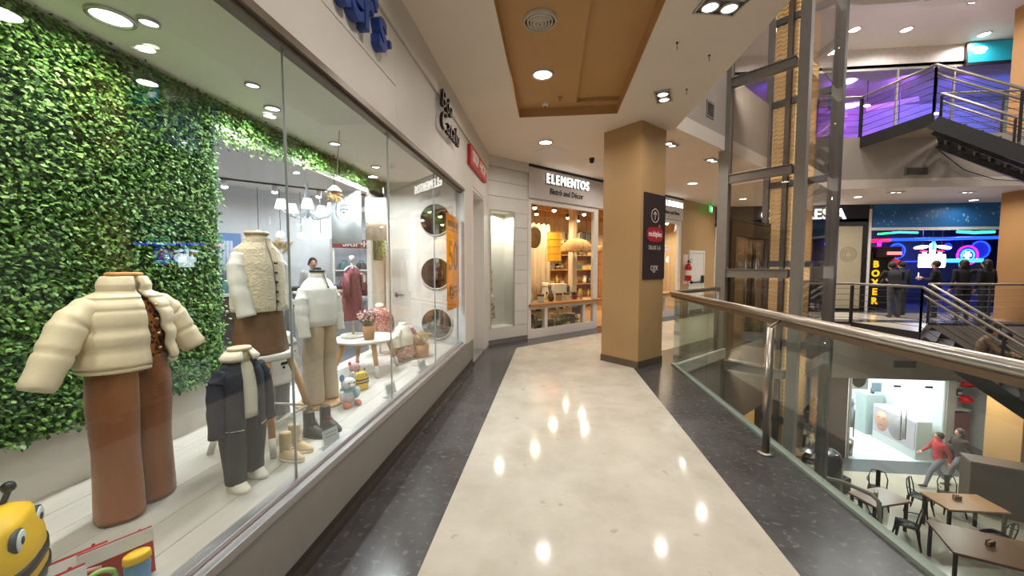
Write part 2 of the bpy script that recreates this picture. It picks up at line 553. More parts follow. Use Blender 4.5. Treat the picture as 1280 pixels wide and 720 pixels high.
# green exit sign
ex = thing('exit_sign', 'small green lit exit sign hanging below the ceiling by the tan wall', 'sign', O45(8.45, -0.22, 3.26), A45 + 0.25)
MB().box(-0.20, 0.20, -0.02, 0.02, -0.09, 0.09).build('case', EM('exit_green', (20, 190, 90), 1.6), ex, bevel=0.004)
MB().box(-0.02, 0.02, -0.005, 0.005, 0.09, 0.19).build('hanger', ALU, ex)
XL = EM('exit_letters', (240, 255, 245), 2.0)
MB().box(0.02, 0.12, -0.023, -0.02, -0.06, 0.06).build('door_pictogram', XL, ex)
MB().bar((-0.13, -0.0215, 0.0), (-0.02, -0.0215, 0.0), 0.003, 0.02).bar((-0.06, -0.0215, 0.04), (-0.02, -0.0215, 0.0), 0.003, 0.018).bar((-0.06, -0.0215, -0.04), (-0.02, -0.0215, 0.0), 0.003, 0.018).build('arrow_pictogram', XL, ex)

# ---- square tan column turned 45 degrees
cl = MB().prism([(1.215, 5.42), (1.665, 5.87), (1.215, 6.32), (0.765, 5.87)], 0.0, 3.45).build('wall_column', TAN)
struct(cl, 'square tan column turned diagonally in the middle of the walkway')
k = 0.012
MB().prism([(1.215, 5.42 - k), (1.665 + k, 5.87), (1.215, 6.32 + k), (0.765 - k, 5.87)], 0.0, 0.10).build('skirting', M('bronze_skirting', (112, 96, 78), 0.35, 0.5), cl)
# brown cinema sign on the column's right face (face direction (1,1), outward (1,-1))
sg = thing('cinema_sign', 'dark brown cinema direction plate with red logo on the tan column', 'sign', (1.215 + 0.315 * S2, 5.42 + 0.315 * S2, 1.88), A45)
MB().box(-0.245, 0.315, -0.018, -0.001, -0.61, 0.61).build('plate', M('sign_brown', (52, 38, 38), 0.35, var=0.04), sg, bevel=0.003)
R45 = (PI / 2, 0, 0)
PALE = M('sign_pale', (206, 190, 186), 0.5, var=0)
mb = MB()
for i in range(28):
    a0, a1 = 2 * PI * i / 28, 2 * PI * (i + 1) / 28
    mb.bar((0.03 + 0.095 * math.cos(a0), -0.0195, 0.3 + 0.095 * math.sin(a0)), (0.03 + 0.095 * math.cos(a1), -0.0195, 0.3 + 0.095 * math.sin(a1)), 0.002, 0.011)
mb.bar((0.03, -0.0195, 0.24), (0.03, -0.0195, 0.35), 0.002, 0.014).bar((0.03, -0.0195, 0.355), (-0.01, -0.0195, 0.315), 0.002, 0.013).bar((0.03, -0.0195, 0.355), (0.07, -0.0195, 0.315), 0.002, 0.013)
mb.build('arrow_symbol', PALE, sg)
mb = MB()
mb.loft([(0, 0, 0, 0.21, 0.105), (0, 0, 0.004, 0.21, 0.105)], 32, smooth=False, e=3.2)
mb.xf(np.array(Matrix.Rotation(PI / 2, 3, 'X')), (0.035, -0.019, 0.03))
mb.build('logo_field', M('logo_red', (176, 34, 48), 0.4, var=0.02), sg)
text('multiplex', 'lettering', 0.105, M('logo_white', (240, 232, 226), 0.5, var=0), (0.035, -0.0245, 0.035), R45, sg, 0.001, bold=0.002, sx=0.9)
text('*', 'star_mark', 0.16, M('logo_gold', (200, 140, 60), 0.5, var=0), (0.15, -0.0195, 0.115), R45, sg, 0.001)
text('SALAS 1-6', 'lettering', 0.085, PALE, (0.03, -0.0195, -0.16), R45, sg, 0.001, bold=0.001, sx=0.85)
text('cgx', 'lettering', 0.15, PALE, (0.03, -0.0195, -0.44), R45, sg, 0.001, bold=0.001)
# small dark camera on the far side of the column's top
cm = thing('security_camera', 'small dark dome camera under the ceiling left of the tan column', 'camera', (0.72, 7.2, 3.45), 0)
MB().cyl((0, 0, -0.03), (0, 0, 0), 0.05).build('mount', DARK, cm)
MB().ell((0, 0, -0.05), 0.045).build('dome', BLACK, cm)

# ---- guard rail along the walkway
GX = 1.80
gr = thing('glass_guard_rail', 'glass guard rail with steel handrail along the near walkway edge', 'railing', (GX, 2.0, 0))
g = [-2.5, -1.0, 0.55, 1.55, 2.63, 4.55, 5.74]
for a, b in zip(g[:-1], g[1:]):
    MB().box(-0.008, 0.008, a - 2.0 + 0.004, b - 2.0 - 0.004, 0.02, 0.99).build('pane', GLG, gr)
MB().box(-0.03, 0.03, -4.5, 3.74, 0.0, 0.022).build('base_channel', M('pale_green_channel', (150, 158, 146), 0.45, 0.3), gr)
MB().tube([(-0.05, -4.5, 1.065), (-0.05, 3.72, 1.065), (0.0, 3.79, 1.065), (0.9, 4.69, 1.065), (1.08, 4.87, 1.065)], 0.034, 18).build('handrail', STEEL, gr)
MB().box(-0.066, -0.034, -4.5, 3.7, 1.0, 1.034).build('rail_channel', M('bronze_rail', (140, 120, 100), 0.35, 0.9), gr)
for y in (3.03, 0.45, -1.9):
    ps = MB().cyl((-0.145, y - 2.0, 0.0), (-0.145, y - 2.0, 0.985), 0.026, n=20).build('post', STEEL, gr)
    MB().tube([(-0.145, y - 2.0, 0.985), (-0.14, y - 2.0, 1.0), (-0.055, y - 2.0 + 0.02, 1.045)], 0.008, 8).build('bracket', STEEL, ps)
    MB().cyl((-0.145, y - 2.0, 0.0), (-0.145, y - 2.0, 0.014), 0.055, n=20).build('flange', STEEL, ps)
for a, b in ((0.02, 0.53), (0.54, 1.05)):
    MB().prism([(a, 3.77 + a), (b, 3.77 + b), (b + 0.010, 3.76 + b), (a + 0.010, 3.76 + a)], 0.02, 0.99).build('pane', GLG, gr)
MB().cyl((1.07, 4.86, 0), (1.07, 4.86, 1.06), 0.024).build('post', STEEL, gr)


# ---- ceiling fittings
def downlight(loc, label, power, r=0.085, color=(1, 0.94, 0.87), group=None, vis=LAMPW, soft=None):
    t = thing('downlight', label, 'light', loc, 0, group)
    MB().lathe([(r * 1.22, 0), (r * 1.2, -0.012), (r, -0.014), (r * 0.97, 0.0)], n=28).build('trim_ring', ALU, t)
    MB().lathe([(0.0005, -0.004), (r * 0.97, -0.004)], n=28).build('lens', vis, t)
    if power > 0:
        lamp('bulb', 'AREA', (0, 0, -0.02), power, color, soft or r * 1.7, t)
    return t


def twinspot(loc, rotz, label, power, group=None, color=(1, 0.94, 0.87)):
    t = thing('twin_spot', label, 'light', loc, rotz, group)
    mb = MB()
    a, b, c, d = -0.17, 0.17, -0.09, 0.09
    mb.box(a, b, c, c + 0.015, -0.012, 0.0).box(a, b, d - 0.015, d, -0.012, 0.0).box(a, a + 0.015, c, d, -0.012, 0.0).box(b - 0.015, b, c, d, -0.012, 0.0)
    mb.build('frame', ALU, t)
    MB().box(a + 0.015, b - 0.015, c + 0.015, d - 0.015, -0.004, -0.001).build('housing', M('spot_housing', (96, 92, 88), 0.3, 0.8), t)
    for i, x in enumerate((-0.078, 0.078)):
        h = MB().lathe([(0.068, -0.004), (0.066, -0.02), (0.056, -0.022), (0.054, -0.012)], (x, 0, 0), 22).build('lamp_head', ALU, t)
        MB().lathe([(0.0005, -0.013), (0.055, -0.013)], (x, 0, 0), 22).build('lens', LAMPW if i == 0 else LAMPS, h)
    lamp('bulb', 'AREA', (0, 0, -0.03), power, color, 0.12, t)
    return t


downlight((-0.115, 4.27, 3.558), 'round downlight in the tan ceiling recess behind the round vent', P_ROUND, 0.10)
downlight((-0.11, 1.7, 3.558), 'round downlight in the tan recess overhead, nearer than the round vent', P_ROUND, 0.10)
downlight((-0.11, -0.6, 3.558), 'round downlight in the tan recess behind the viewer', P_ROUND, 0.10)
downlight((-0.115, 6.2, 3.449), 'round downlight in the cream ceiling between tan recess and gift shop', P_ROUND, 0.10)
twinspot((1.27, 3.16, 3.449), 0.2, 'nearest twin spotlight in the cream ceiling at its atrium edge', P_TWIN)
twinspot((1.29, 4.70, 3.449), 1.2, 'twin spotlight in the cream ceiling just in front of the tan column', P_TWIN)
twinspot((1.27, 1.4, 3.449), 0.2, 'twin spotlight in the cream ceiling above the viewer by the guard rail', P_TWIN)
twinspot((1.27, -0.6, 3.449), 0.2, 'twin spotlight in the cream ceiling behind the viewer', P_TWIN)
twinspot((1.91, 6.51, 3.449), 0.9, 'twin spotlight in the cream ceiling right behind the tan column', P_TWIN)
twinspot((2.98, 7.55, 3.449), 0.8, 'twin spotlight in the cream ceiling left of the lift shaft', P_TWIN)
downlight((3.35, 9.58, 3.449), 'round downlight in the ceiling before the gift shop far window', P_ROUND, 0.11)
downlight((1.55, 8.1, 3.449), 'round downlight hidden behind the tan column near the gift shop door', P_ROUND, 0.10)
downlight((5.6, 11.9, 3.449), 'round downlight in the ceiling near the green exit sign', P_ROUND, 0.10)
# round air vent of nested cones
vt = thing('round_vent', 'round white air vent of nested rings in the tan ceiling recess', 'vent', (-0.115, 3.35, 3.558))
for i, r in enumerate((0.145, 0.115, 0.088, 0.062, 0.036)):
    MB().lathe([(r, 0.0), (r - 0.004, -0.022 - 0.004 * i), (r - 0.016, -0.026 - 0.004 * i), (r - 0.013, -0.002)], n=32).build('ring', M('vent_white', (206, 196, 178), 0.5), vt)
MB().lathe([(0.0005, -0.001), (0.14, -0.001)], n=32).build('throat', M('vent_dark', (60, 46, 32), 0.7), vt)
sm = thing('smoke_detector', 'small white smoke detector in the tan ceiling recess', 'detector', (-0.10, 5.03, 3.56))
MB().lathe([(0.045, 0), (0.045, -0.015), (0.03, -0.03), (0.0005, -0.032)], n=20).build('body', WHITE, sm)
MB().lathe([(0.014, -0.03), (0.012, -0.04), (0.0005, -0.04)], n=12).build('sensor', DARK, sm)
sp = thing('sprinkler_head', 'small brass sprinkler head in the tan ceiling recess', 'sprinkler', (0.085, 4.86, 3.56))
MB().lathe([(0.03, 0), (0.03, -0.005), (0.01, -0.007), (0.008, -0.03), (0.0005, -0.03)], n=14).build('body', M('brass', (150, 110, 60), 0.3, 1.0), sp)
MB().lathe([(0.0005, -0.042), (0.018, -0.042), (0.018, -0.045), (0.0005, -0.045)], n=14).build('deflector', M('brass', (150, 110, 60), 0.3, 1.0), sp)
MB().cyl((0.006, 0, -0.03), (0.006, 0, -0.043), 0.002, n=6).cyl((-0.006, 0, -0.03), (-0.006, 0, -0.043), 0.002, n=6).build('frame', M('brass', (150, 110, 60), 0.3, 1.0), sp)
for i, (x, y) in enumerate(((1.10, 3.62), (1.47, 3.86), (1.50, 4.55))):
    t = thing('ceiling_hook', ('thin hook in the cream ceiling beside the nearest twin spotlight', 'thin hook in the cream ceiling closest to the atrium edge', 'thin hook in the cream ceiling right of the column spotlight')[i], 'hook', (x, y, 3.45))
    MB().cyl((0, 0, -0.06), (0, 0, 0), 0.003, n=6).build('stem', DARK, t)
    MB().lathe([(0.012, 0), (0.012, -0.006), (0.0005, -0.006)], n=10).build('plate', DARK, t)
# access hatches in the ceiling
for x, y, r, lb in ((-0.05, 6.72, 0.3, 'square access hatch in the cream ceiling behind the round downlight'), (0.95, 7.6, 0.1, 'square access hatch in the cream ceiling left of the column top')):
    t = MB().box(-0.22, 0.22, -0.22, 0.22, -0.006, 0.0).build('ceiling_hatch', WHITE, loc=(x, y, 3.45), rotz=r + 0.5, bevel=0.002)
    tag(t, lb, 'hatch')
# grille on the diagonal bulkhead
vg = thing('bulkhead_grille', 'small dark square grille on the cream bulkhead left of the lift', 'grille', (2.52 + 0.0, 6.53, 3.98), A45)
MB().box(-0.13, 0.13, -0.012, 0.0, -0.13, 0.13).build('frame', M('grille_grey', (150, 142, 132), 0.5), vg)
for i in range(5):
    MB().box(-0.10, 0.10, -0.02, -0.010, -0.095 + i * 0.04, -0.075 + i * 0.04).build('slat', M('grille_dark', (74, 68, 64), 0.6), vg)


# ================================================================ LEFT CHILDREN'S SHOP
DP = 0.41          # display platform top
DC = 2.57          # display ceiling
HX = -2.27         # back of the display (leaf wall)


def spotty(name, base, spot, dark, scale=40.0):
    m = bpy.data.materials.new(name); m.use_nodes = True
    nt = m.node_tree; b = nt.nodes['Principled BSDF']; b.inputs['Roughness'].default_value = 0.8
    tc = nt.nodes.new('ShaderNodeTexCoord')
    vo = nt.nodes.new('ShaderNodeTexVoronoi'); vo.inputs['Scale'].default_value = scale
    cr = nt.nodes.new('ShaderNodeValToRGB')
    e = cr.color_ramp.elements
    e[0].position = 0.0; e[0].color = RGB(*spot); e[1].position = 1.0; e[1].color = RGB(*base)
    for p, c in ((0.18, spot), (0.24, dark), (0.42, dark), (0.5, base)):
        x = cr.color_ramp.elements.new(p); x.color = RGB(*c)
    nt.links.new(tc.outputs['Object'], vo.inputs['Vector']); nt.links.new(vo.outputs['Distance'], cr.inputs[0]); nt.links.new(cr.outputs[0], b.inputs['Base Color'])
    return m


def patchy(name, stops, scale=20.0, rough=0.85, bump=0.3):
    m = bpy.data.materials.new(name); m.use_nodes = True
    nt = m.node_tree; b = nt.nodes['Principled BSDF']; b.inputs['Roughness'].default_value = rough
    tc = nt.nodes.new('ShaderNodeTexCoord')
    nz = nt.nodes.new('ShaderNodeTexNoise'); nz.inputs['Scale'].default_value = scale; nz.inputs['Detail'].default_value = 3
    cr = nt.nodes.new('ShaderNodeValToRGB'); cr.color_ramp.interpolation = 'CONSTANT'
    n = len(stops)
    while len(cr.color_ramp.elements) < n: cr.color_ramp.elements.new(0.5)
    for i, s in enumerate(stops):
        cr.color_ramp.elements[i].position = 0.32 + 0.36 * i / n if i else 0.0
        cr.color_ramp.elements[i].color = RGB(*s)
    bp = nt.nodes.new('ShaderNodeBump'); bp.inputs['Strength'].default_value = bump; bp.inputs['Distance'].default_value = 0.008
    nt.links.new(tc.outputs['Object'], nz.inputs['Vector']); nt.links.new(nz.outputs['Fac'], cr.inputs[0]); nt.links.new(cr.outputs[0], b.inputs['Base Color'])
    nt.links.new(nz.outputs['Fac'], bp.inputs['Height']); nt.links.new(bp.outputs[0], b.inputs['Normal'])
    return m


PUFF = M('cream_puffer', (240, 222, 190), 0.42, var=0.03, sheen=0.2)
CORD = M('brown_corduroy', (146, 88, 48), 0.8, var=0.10, scale=30, aniso=(1, 1, 0.05), bump=0.3, bscale=140, sheen=0.3)
LEOP = spotty('leopard_print', (178, 112, 54), (140, 80, 36), (62, 34, 20), 55)
NAVY = M('navy_denim', (42, 44, 60), 0.8, var=0.06, scale=20)
DNIM = M('dark_trouser', (44, 46, 54), 0.85, var=0.06, scale=20)
CRML = M('cream_cloth', (232, 224, 206), 0.75, var=0.03)
WCLO = M('white_cloth', (236, 235, 232), 0.7, var=0.02)
FURW = M('cream_fleece', (228, 214, 190), 0.95, var=0.08, scale=40, bump=0.9, bscale=70, sheen=0.5)
BRNL = M('brown_leatherette', (116, 84, 62), 0.5, var=0.10)
BEIG = M('beige_cloth', (190, 172, 148), 0.8, var=0.05, scale=30)
GREY = M('grey_jersey', (140, 142, 146), 0.85, var=0.05)
PINKF = patchy('pink_floral', [(214, 190, 178), (176, 110, 100), (150, 78, 72), (206, 160, 148), (120, 62, 50)], 30)
PINKK = M('burgundy_knit', (120, 62, 72), 0.9, var=0.15, scale=40, bump=0.6, bscale=60)
PINKR = M('rose_fleece', (190, 140, 136), 0.95, var=0.12, scale=30, bump=0.9, bscale=60)
SKINM = M('mannequin_cream', (226, 206, 178), 0.5, var=0.02)
SHOEW = M('white_shoe', (232, 226, 214), 0.55, var=0.03)

# ---- the display box
pf = thing('display_platform', 'white plank platform filling the bottom of the shop window', 'platform', (HX, 2.0, 0))
PLK = M('white_plank', (194, 189, 182), 0.45, var=0.05, scale=3, aniso=(8, 0.4, 1))
n = 6; wd = (-1.235 - HX) / n
for i in range(n):
    for j, (a, b) in enumerate(((-2.55, -0.1 + 0.35 * (i % 2)), (-0.1 + 0.35 * (i % 2), 2.88))):
        MB().box(i * wd + 0.0015, (i + 1) * wd - 0.0015, a + 0.001, b - 0.001, DP - 0.025, DP).build('plank', PLK, pf, bevel=0.0015)
MB().box(0.005, -1.285 - HX, -2.55, 2.88, 0.0, DP - 0.026).build('base', OFFW, pf)
mb = MB().box(HX - 0.08, HX, -0.6, 2.33, 0.0, DC)
struct(mb.build('wall_display', WHITE), 'white low wall behind the display under the leaf panel')
mb = MB().box(HX - 0.08, HX, 2.33, 4.98, 2.36, DC)
struct(mb.build('wall_display', WHITE))
mb = MB().box(HX - 0.09, WX - 0.10, -0.6, 4.98, DC, 2.62)
struct(mb.build('ceiling', M('display_ceiling', (248, 244, 238), 0.7, var=0.01)), 'white ceiling of the window display')
mb = MB().box(HX - 0.08, WX - 0.1, -0.68, -0.6, 0, DC)
struct(mb.build('wall_display', WHITE))
ew = MB().box(HX + 0.02, -1.24, 4.90, 4.98, 0.0, DC).build('door_3', WHITE, bevel=0.003)
struct(ew, 'white door closing the end of the window display with three round mirrors')
MB().box(-2.11, -2.09, 4.87, 4.90, 1.04, 1.10).cyl((-2.1, 4.875, 1.07), (-1.98, 4.875, 1.07), 0.008).build('door_handle', STEEL, ew)
MB().box(-2.2, -2.15, 4.885, 4.90, DP, DC).box(-1.29, -1.24, 4.885, 4.90, DP, DC).build('door_frame', WHITE, ew)
MIR = M('round_mirror', (150, 146, 142), 0.03, 1.0, var=0)
for z, lb in ((2.07, 'top'), (1.36, 'middle'), (0.68, 'bottom')):
    t = thing('round_mirror', '%s of three round mirrors on the white display door' % lb, 'mirror', (-1.54, 4.889, z), 0, 'round mirrors on the display door')
    R = np.array(Matrix.Rotation(PI / 2, 3, 'X'))
    MB().lathe([(0.0005, 0.004), (0.205, 0.004)], n=40).xf(R).build('glass', MIR, t)
    MB().lathe([(0.203, 0.0), (0.203, 0.008), (0.215, 0.008), (0.215, 0.0)], n=40).xf(R).build('rim', WHITE, t)

# ---- leaf wall: thousands of small leaves
random.seed(11)
LEAF = ISLAND('box_leaves', [(48, 86, 32), (62, 106, 40), (82, 130, 50), (104, 152, 62), (132, 172, 86), (64, 110, 42)], 0.5)
mb = MB()


def leafpatch(y0, y1, z0, z1, dens, x=HX, ragged=0.03, zlow=None, depth=0.06):
    cnt = int((y1 - y0) * (z1 - z0) * dens)
    for _ in range(cnt):
        y = random.uniform(y0, y1); z = random.uniform(z0, z1)
        if zlow is not None and z < zlow(y) + random.gauss(0, 0.02): continue
        y += random.gauss(0, ragged * 0.4); z = min(DC - 0.01, z + random.gauss(0, ragged * 0.4))
        p = (x + 0.012 + random.random() ** 1.4 * depth, y, z)
        d = (random.uniform(0.2, 1.1), random.gauss(0, 0.7), random.gauss(-0.35, 0.6))
        L = random.uniform(0.017, 0.030)
        mb.leaf(p, d, (random.uniform(0.3, 1), random.gauss(0, 0.4), random.uniform(0.2, 1)), L, L * 0.36, 0, random.uniform(0.0, 0.4))


leafpatch(0.55, 2.33, 0.70, DC, 9000, depth=0.05)
leafpatch(2.33, 4.95, 2.28, DC, 6500, zlow=lambda y: 2.29 + 0.14 * min(1, (y - 2.33) / 1.8) - 0.10 * max(0, 1 - (y - 2.33) / 0.3) ** 2)
leafpatch(4.62, 4.84, 1.55, 1.85, 4200, x=-2.26, ragged=0.02)
lo = mb.build('leaf_wall', LEAF)
stuff(lo, 'dense artificial green leaf wall and garland at the back of the window display', 'hedge')
mb = MB().box(HX, HX + 0.014, -0.6, 2.34, 0.70, DC).box(HX, HX + 0.012, 2.33, 4.95, 2.42, DC).box(HX - 0.006, HX + 0.004, 4.6, 4.86, 1.53, 1.87)
mb.build('backing', M('hedge_backing', (44, 76, 30), 0.9), lo)
mb = MB().box(HX - 0.06, HX, 4.55, 4.98, 0, DC)
struct(mb.build('wall_display', WHITE))

# ---- display lamps
for i, (y, lb) in enumerate(((1.55, 'nearest downlight in the display ceiling before the leaf wall'), (2.53, 'downlight in the display ceiling above the fleece vest mannequin'), (4.1, 'farthest downlight in the display ceiling near the round mirrors'), (0.4, 'downlight in the display ceiling above the bee backpack'), (3.3, 'downlight in the display ceiling above the white table'))):
    t = downlight((-1.97, y, DC - 0.001), lb, 0, 0.07 if y < 2 else 0.045, vis=LAMPW)
    lamp('bulb', 'AREA', (0, 0, -0.02), P_SHOW * (0.6 if y < 2 else 1 if y < 3 else 1.8), (1, 0.90, 0.78) if y < 2 else (0.94, 0.97, 1.0), 0.12, t)
for y, lb in ((1.60, 'small white downlight beside the nearest display downlight'), (2.2, 'small white downlight in the display ceiling above the toddler mannequin')):
    t = downlight((-1.84, y, DC - 0.001), lb, 0, 0.035, vis=LAMPW)
for y, lb in ((0.9, 'added fill light strip hidden behind the window head, nearest'), (2.6, 'added fill light strip hidden behind the window head, middle'), (4.2, 'added fill light strip hidden behind the window head, farthest')):
    t = thing('hidden_fill_light', lb, 'light', (-1.275, y, DC))  # fill strip added out of sight to light the garments from the front
    MB().box(-0.02, 0.02, -0.3, 0.3, -0.03, 0.0).build('body', WHITE, t)
    MB().box(-0.015, 0.015, -0.29, 0.29, -0.033, -0.03).build('diffuser', LAMPS, t)
    lamp('bulb', 'AREA', (0, 0, -0.04), P_SHOW * (1.8 if y < 2 else 1.2), (1, 0.93, 0.84) if y < 2 else (0.92, 0.96, 1.0), 0.04, t, size_y=0.58)


# ---- clothing builders (local frame: front = +X, sides along Y, base at z 0)
def arc_cloth(name, secs, a0, a1, mat, parent, n=26, thick=0.012, fn=None, e=2.2):
    """cloth shell open at the front: secs (x, y, z, rx, ry); a0/a1(t): half opening angle"""
    mb = MB(); rs = []
    for k, s in enumerate(secs):
        t = k / (len(secs) - 1); g0 = a0(t); g1 = 2 * PI - a1(t)
        ring = []
        for th in np.linspace(g0, g1, n):
            c, sn = math.cos(th), math.sin(th)
            q = 1.0 if fn is None else fn(th, t)
            cc = math.copysign(abs(c) ** (2 / e), c); ss = math.copysign(abs(sn) ** (2 / e), sn)
            ring.append((s[0] + s[3] * q * cc, s[1] + s[4] * q * ss, s[2]))
        rs.append(ring)
    vs = [p for r in rs for p in r]; fs = []
    for i in range(len(rs) - 1):
        for j in range(n - 1):
            fs.append((i * n + j, i * n + j + 1, (i + 1) * n + j + 1, (i + 1) * n + j))
    mb._add(vs, fs, 0, True)
    o = mb.build(name, mat, parent)
    so = o.modifiers.new('thickness', 'SOLIDIFY'); so.thickness = thick; so.offset = -1
    return o


def interp(keys, n):
    """dense sections from a few keys by smooth interpolation"""
    keys = np.array(keys, float); t = np.linspace(0, len(keys) - 1, n); out = []
    for x in t:
        i = min(int(x), len(keys) - 2); f = x - i; f = f * f * (3 - 2 * f) * 0.5 + f * 0.5
        out.append(tuple(keys[i] * (1 - f) + keys[i + 1] * f))
    return out


def quilt(k, a):
    return lambda th, t: 1 + a * (abs(math.sin(PI * k * t)) ** 0.6 - 0.5)


def folds(k, a, ph=0.0):
    return lambda th, t: 1 + a * math.sin(k * th + ph + 2.2 * t) * (0.35 + 0.65 * t) + a * 0.6 * math.sin((k + 3) * th + 5 * t + ph) + a * 0.9 * max(0, t - 0.72) * 3 * math.sin(46 * t + 2 * math.sin(th * 2 + ph))


def sleeve(name, pts, rad, mat, parent, k=0, a=0.0, n=16, flat=1.0):
    P = interp(pts, 22); Rr = [x[0] for x in interp([(r,) for r in rad], 22)]
    if k: Rr = [r * (1 + a * (abs(math.sin(PI * k * i / 21)) ** 0.6 - 0.5)) for i, r in enumerate(Rr)]
    else: Rr = [r * (1 + 0.05 * math.sin(i * 1.3)) for i, r in enumerate(Rr)]
    return MB().tube(P, Rr, n, flat=flat).build(name, mat, parent)


def legs(name, parent, mat, zhip, zbot, hip, sep, top_r, bot_r, feet=True, fk=5, fa=0.03, flat=1.0, n=44, xoff=(0, 0)):
    """trousers as one loft per leg plus the seat"""
    zc = zbot + (zhip - zbot) * 0.70
    mb = MB()
    for i, s in enumerate((-1, 1)):
        x1 = xoff[i]
        mb.loft(interp([(0, s * hip[1] * 0.42, zhip, hip[0] * 0.86, hip[1] * 0.46), (0, s * hip[1] * 0.47, zhip * 0.55 + zc * 0.45, hip[0] * 0.99, hip[1] * 0.55), (0, s * sep, zc, top_r[0] * 1.08, top_r[1] * 1.04), (x1 * 0.4, s * sep * 1.05, (zc * 0.6 + zbot * 0.4), top_r[0] * 0.97, top_r[1] * 0.95), (x1 * 0.8, s * sep * 1.1, zbot + (zc - zbot) * 0.2, bot_r[0], bot_r[1]), (x1, s * sep * 1.12, zbot + 0.012, bot_r[0] * 1.03, bot_r[1] * 1.02), (x1, s * sep * 1.12, zbot, bot_r[0] * 0.97, bot_r[1] * 0.97)], n), 22, fn=folds(fk, fa, s * 1.3))
    return mb.build(name, mat, parent)


def neck(parent, z, r=0.042, cap=WOOD, h=0.06):
    MB().loft([(0, 0, z - h, r * 1.25, r * 1.35), (0, 0, z - h * 0.4, r, r * 1.05), (0, 0, z, r, r * 1.1)], 20).build('neck', SKINM, parent)
    MB().loft([(0, 0, z, r * 1.15, r * 1.25), (0, 0, z + 0.012, r * 1.15, r * 1.25), (0, 0, z + 0.016, r, r * 1.1)], 20).build('neck_cap', cap, parent)


# M1: puffer jacket and wide brown corduroy trousers
t = thing('mannequin', 'headless child mannequin in cream puffer jacket and wide brown corduroy trousers', 'mannequin', (-1.79, 1.40, DP), -0.12)
neck(t, 1.0, 0.048, M('cap_orange_wood', (206, 150, 84), 0.5, var=0.1))
legs('trousers', t, CORD, 0.66, 0.012, (0.098, 0.128), 0.064, (0.082, 0.074), (0.086, 0.074), fk=4, fa=0.05, xoff=(0.02, -0.02))
for s in (-1, 1):
    MB().tube([(0.075, s * 0.088, 0.58), (0.06, s * 0.118, 0.47)], 0.004, 6).build('pocket_seam', M('cord_seam', (104, 60, 32), 0.8), t)
MB().ell((0.02, -0.07, 0.025), (0.06, 0.03, 0.024)).build('foot', SKINM, t)
MB().ell((-0.02, 0.07, 0.025), (0.06, 0.03, 0.024)).build('foot', SKINM, t)
MB().loft(interp([(0.0, 0, 0.60, 0.085, 0.115), (0, 0, 0.78, 0.095, 0.13), (0, 0, 0.90, 0.075, 0.12), (0, 0, 0.95, 0.045, 0.05)], 12), 24).build('top', LEOP, t)
js = interp([(0, 0, 0.615, 0.128, 0.150), (0, 0, 0.64, 0.136, 0.158), (0, 0, 0.76, 0.134, 0.152), (0, 0, 0.86, 0.122, 0.144), (0, 0, 0.915, 0.098, 0.122), (0, 0, 0.945, 0.066, 0.074)], 46)
jk = arc_cloth('jacket', js, lambda q: 0.62 - 0.55 * q, lambda q: 0.02 + 0.02 * q, PUFF, t, 34, 0.014, quilt(6.5, 0.085))
arc_cloth('collar', interp([(0, 0, 0.925, 0.072, 0.082), (0, 0, 0.965, 0.076, 0.082), (0, 0, 1.0, 0.066, 0.070)], 14), lambda q: 0.14, lambda q: 0.10, PUFF, jk, 26, 0.014, quilt(1, 0.06))
sleeve('sleeve', [(0, -0.105, 0.885), (0.0, -0.175, 0.82), (0.01, -0.225, 0.72), (0.02, -0.285, 0.60)], [0.050, 0.056, 0.054, 0.047], PUFF, jk, 6, 0.12)
sleeve('sleeve', [(0, 0.105, 0.885), (0.0, 0.165, 0.83), (0.02, 0.20, 0.74), (0.05, 0.235, 0.655)], [0.050, 0.054, 0.051, 0.045], PUFF, jk, 6, 0.12)
for i in range(4):
    MB().cyl((0.142 - 0.008 * i, 0.022 + 0.002 * i, 0.70 + 0.06 * i), (0.150 - 0.008 * i, 0.022 + 0.002 * i, 0.70 + 0.06 * i), 0.006, n=10).build('snap', M('snap_gold', (190, 160, 120), 0.3, 0.8), jk)

# M2: toddler in navy jacket
t = thing('mannequin', 'small headless toddler mannequin in navy jacket, cream shirt and dark trousers', 'mannequin', (-1.475, 1.62, DP), -0.30)
neck(t, 0.645, 0.040, SKINM, 0.05)
legs('trousers', t, DNIM, 0.36, 0.035, (0.072, 0.09), 0.050, (0.060, 0.050), (0.046, 0.043), fk=4, fa=0.03, xoff=(0.03, -0.02))
for x, y in ((0.045, -0.057), (0.0, 0.057)):
    MB().loft(interp([(x, y, 0.001, 0.072, 0.034), (x, y, 0.015, 0.074, 0.035), (x - 0.015, y, 0.035, 0.055, 0.033), (x - 0.03, y, 0.055, 0.036, 0.03)], 10), 18).build('shoe', SHOEW, t)
MB().loft(interp([(0, 0, 0.33, 0.074, 0.084), (0, 0, 0.46, 0.077, 0.088), (0, 0, 0.57, 0.056, 0.074), (0, 0, 0.61, 0.04, 0.046)], 12), 24, fn=folds(5, 0.015)).build('shirt', CRML, t)
jk = arc_cloth('jacket', interp([(0, 0, 0.275, 0.084, 0.096), (0, 0, 0.42, 0.086, 0.098), (0, 0, 0.52, 0.080, 0.094), (0, 0, 0.58, 0.058, 0.078), (0, 0, 0.605, 0.048, 0.055)], 22), lambda q: 0.34, lambda q: 0.34, NAVY, t, 30, 0.010, folds(5, 0.012))
sleeve('sleeve', [(0, -0.075, 0.56), (0.0, -0.105, 0.50), (0.005, -0.113, 0.40), (0.01, -0.116, 0.265)], [0.034, 0.037, 0.035, 0.032], NAVY, jk)
sleeve('sleeve', [(0, 0.075, 0.56), (0.0, 0.105, 0.50), (0.005, 0.113, 0.40), (0.01, 0.116, 0.275)], [0.034, 0.037, 0.035, 0.032], NAVY, jk)
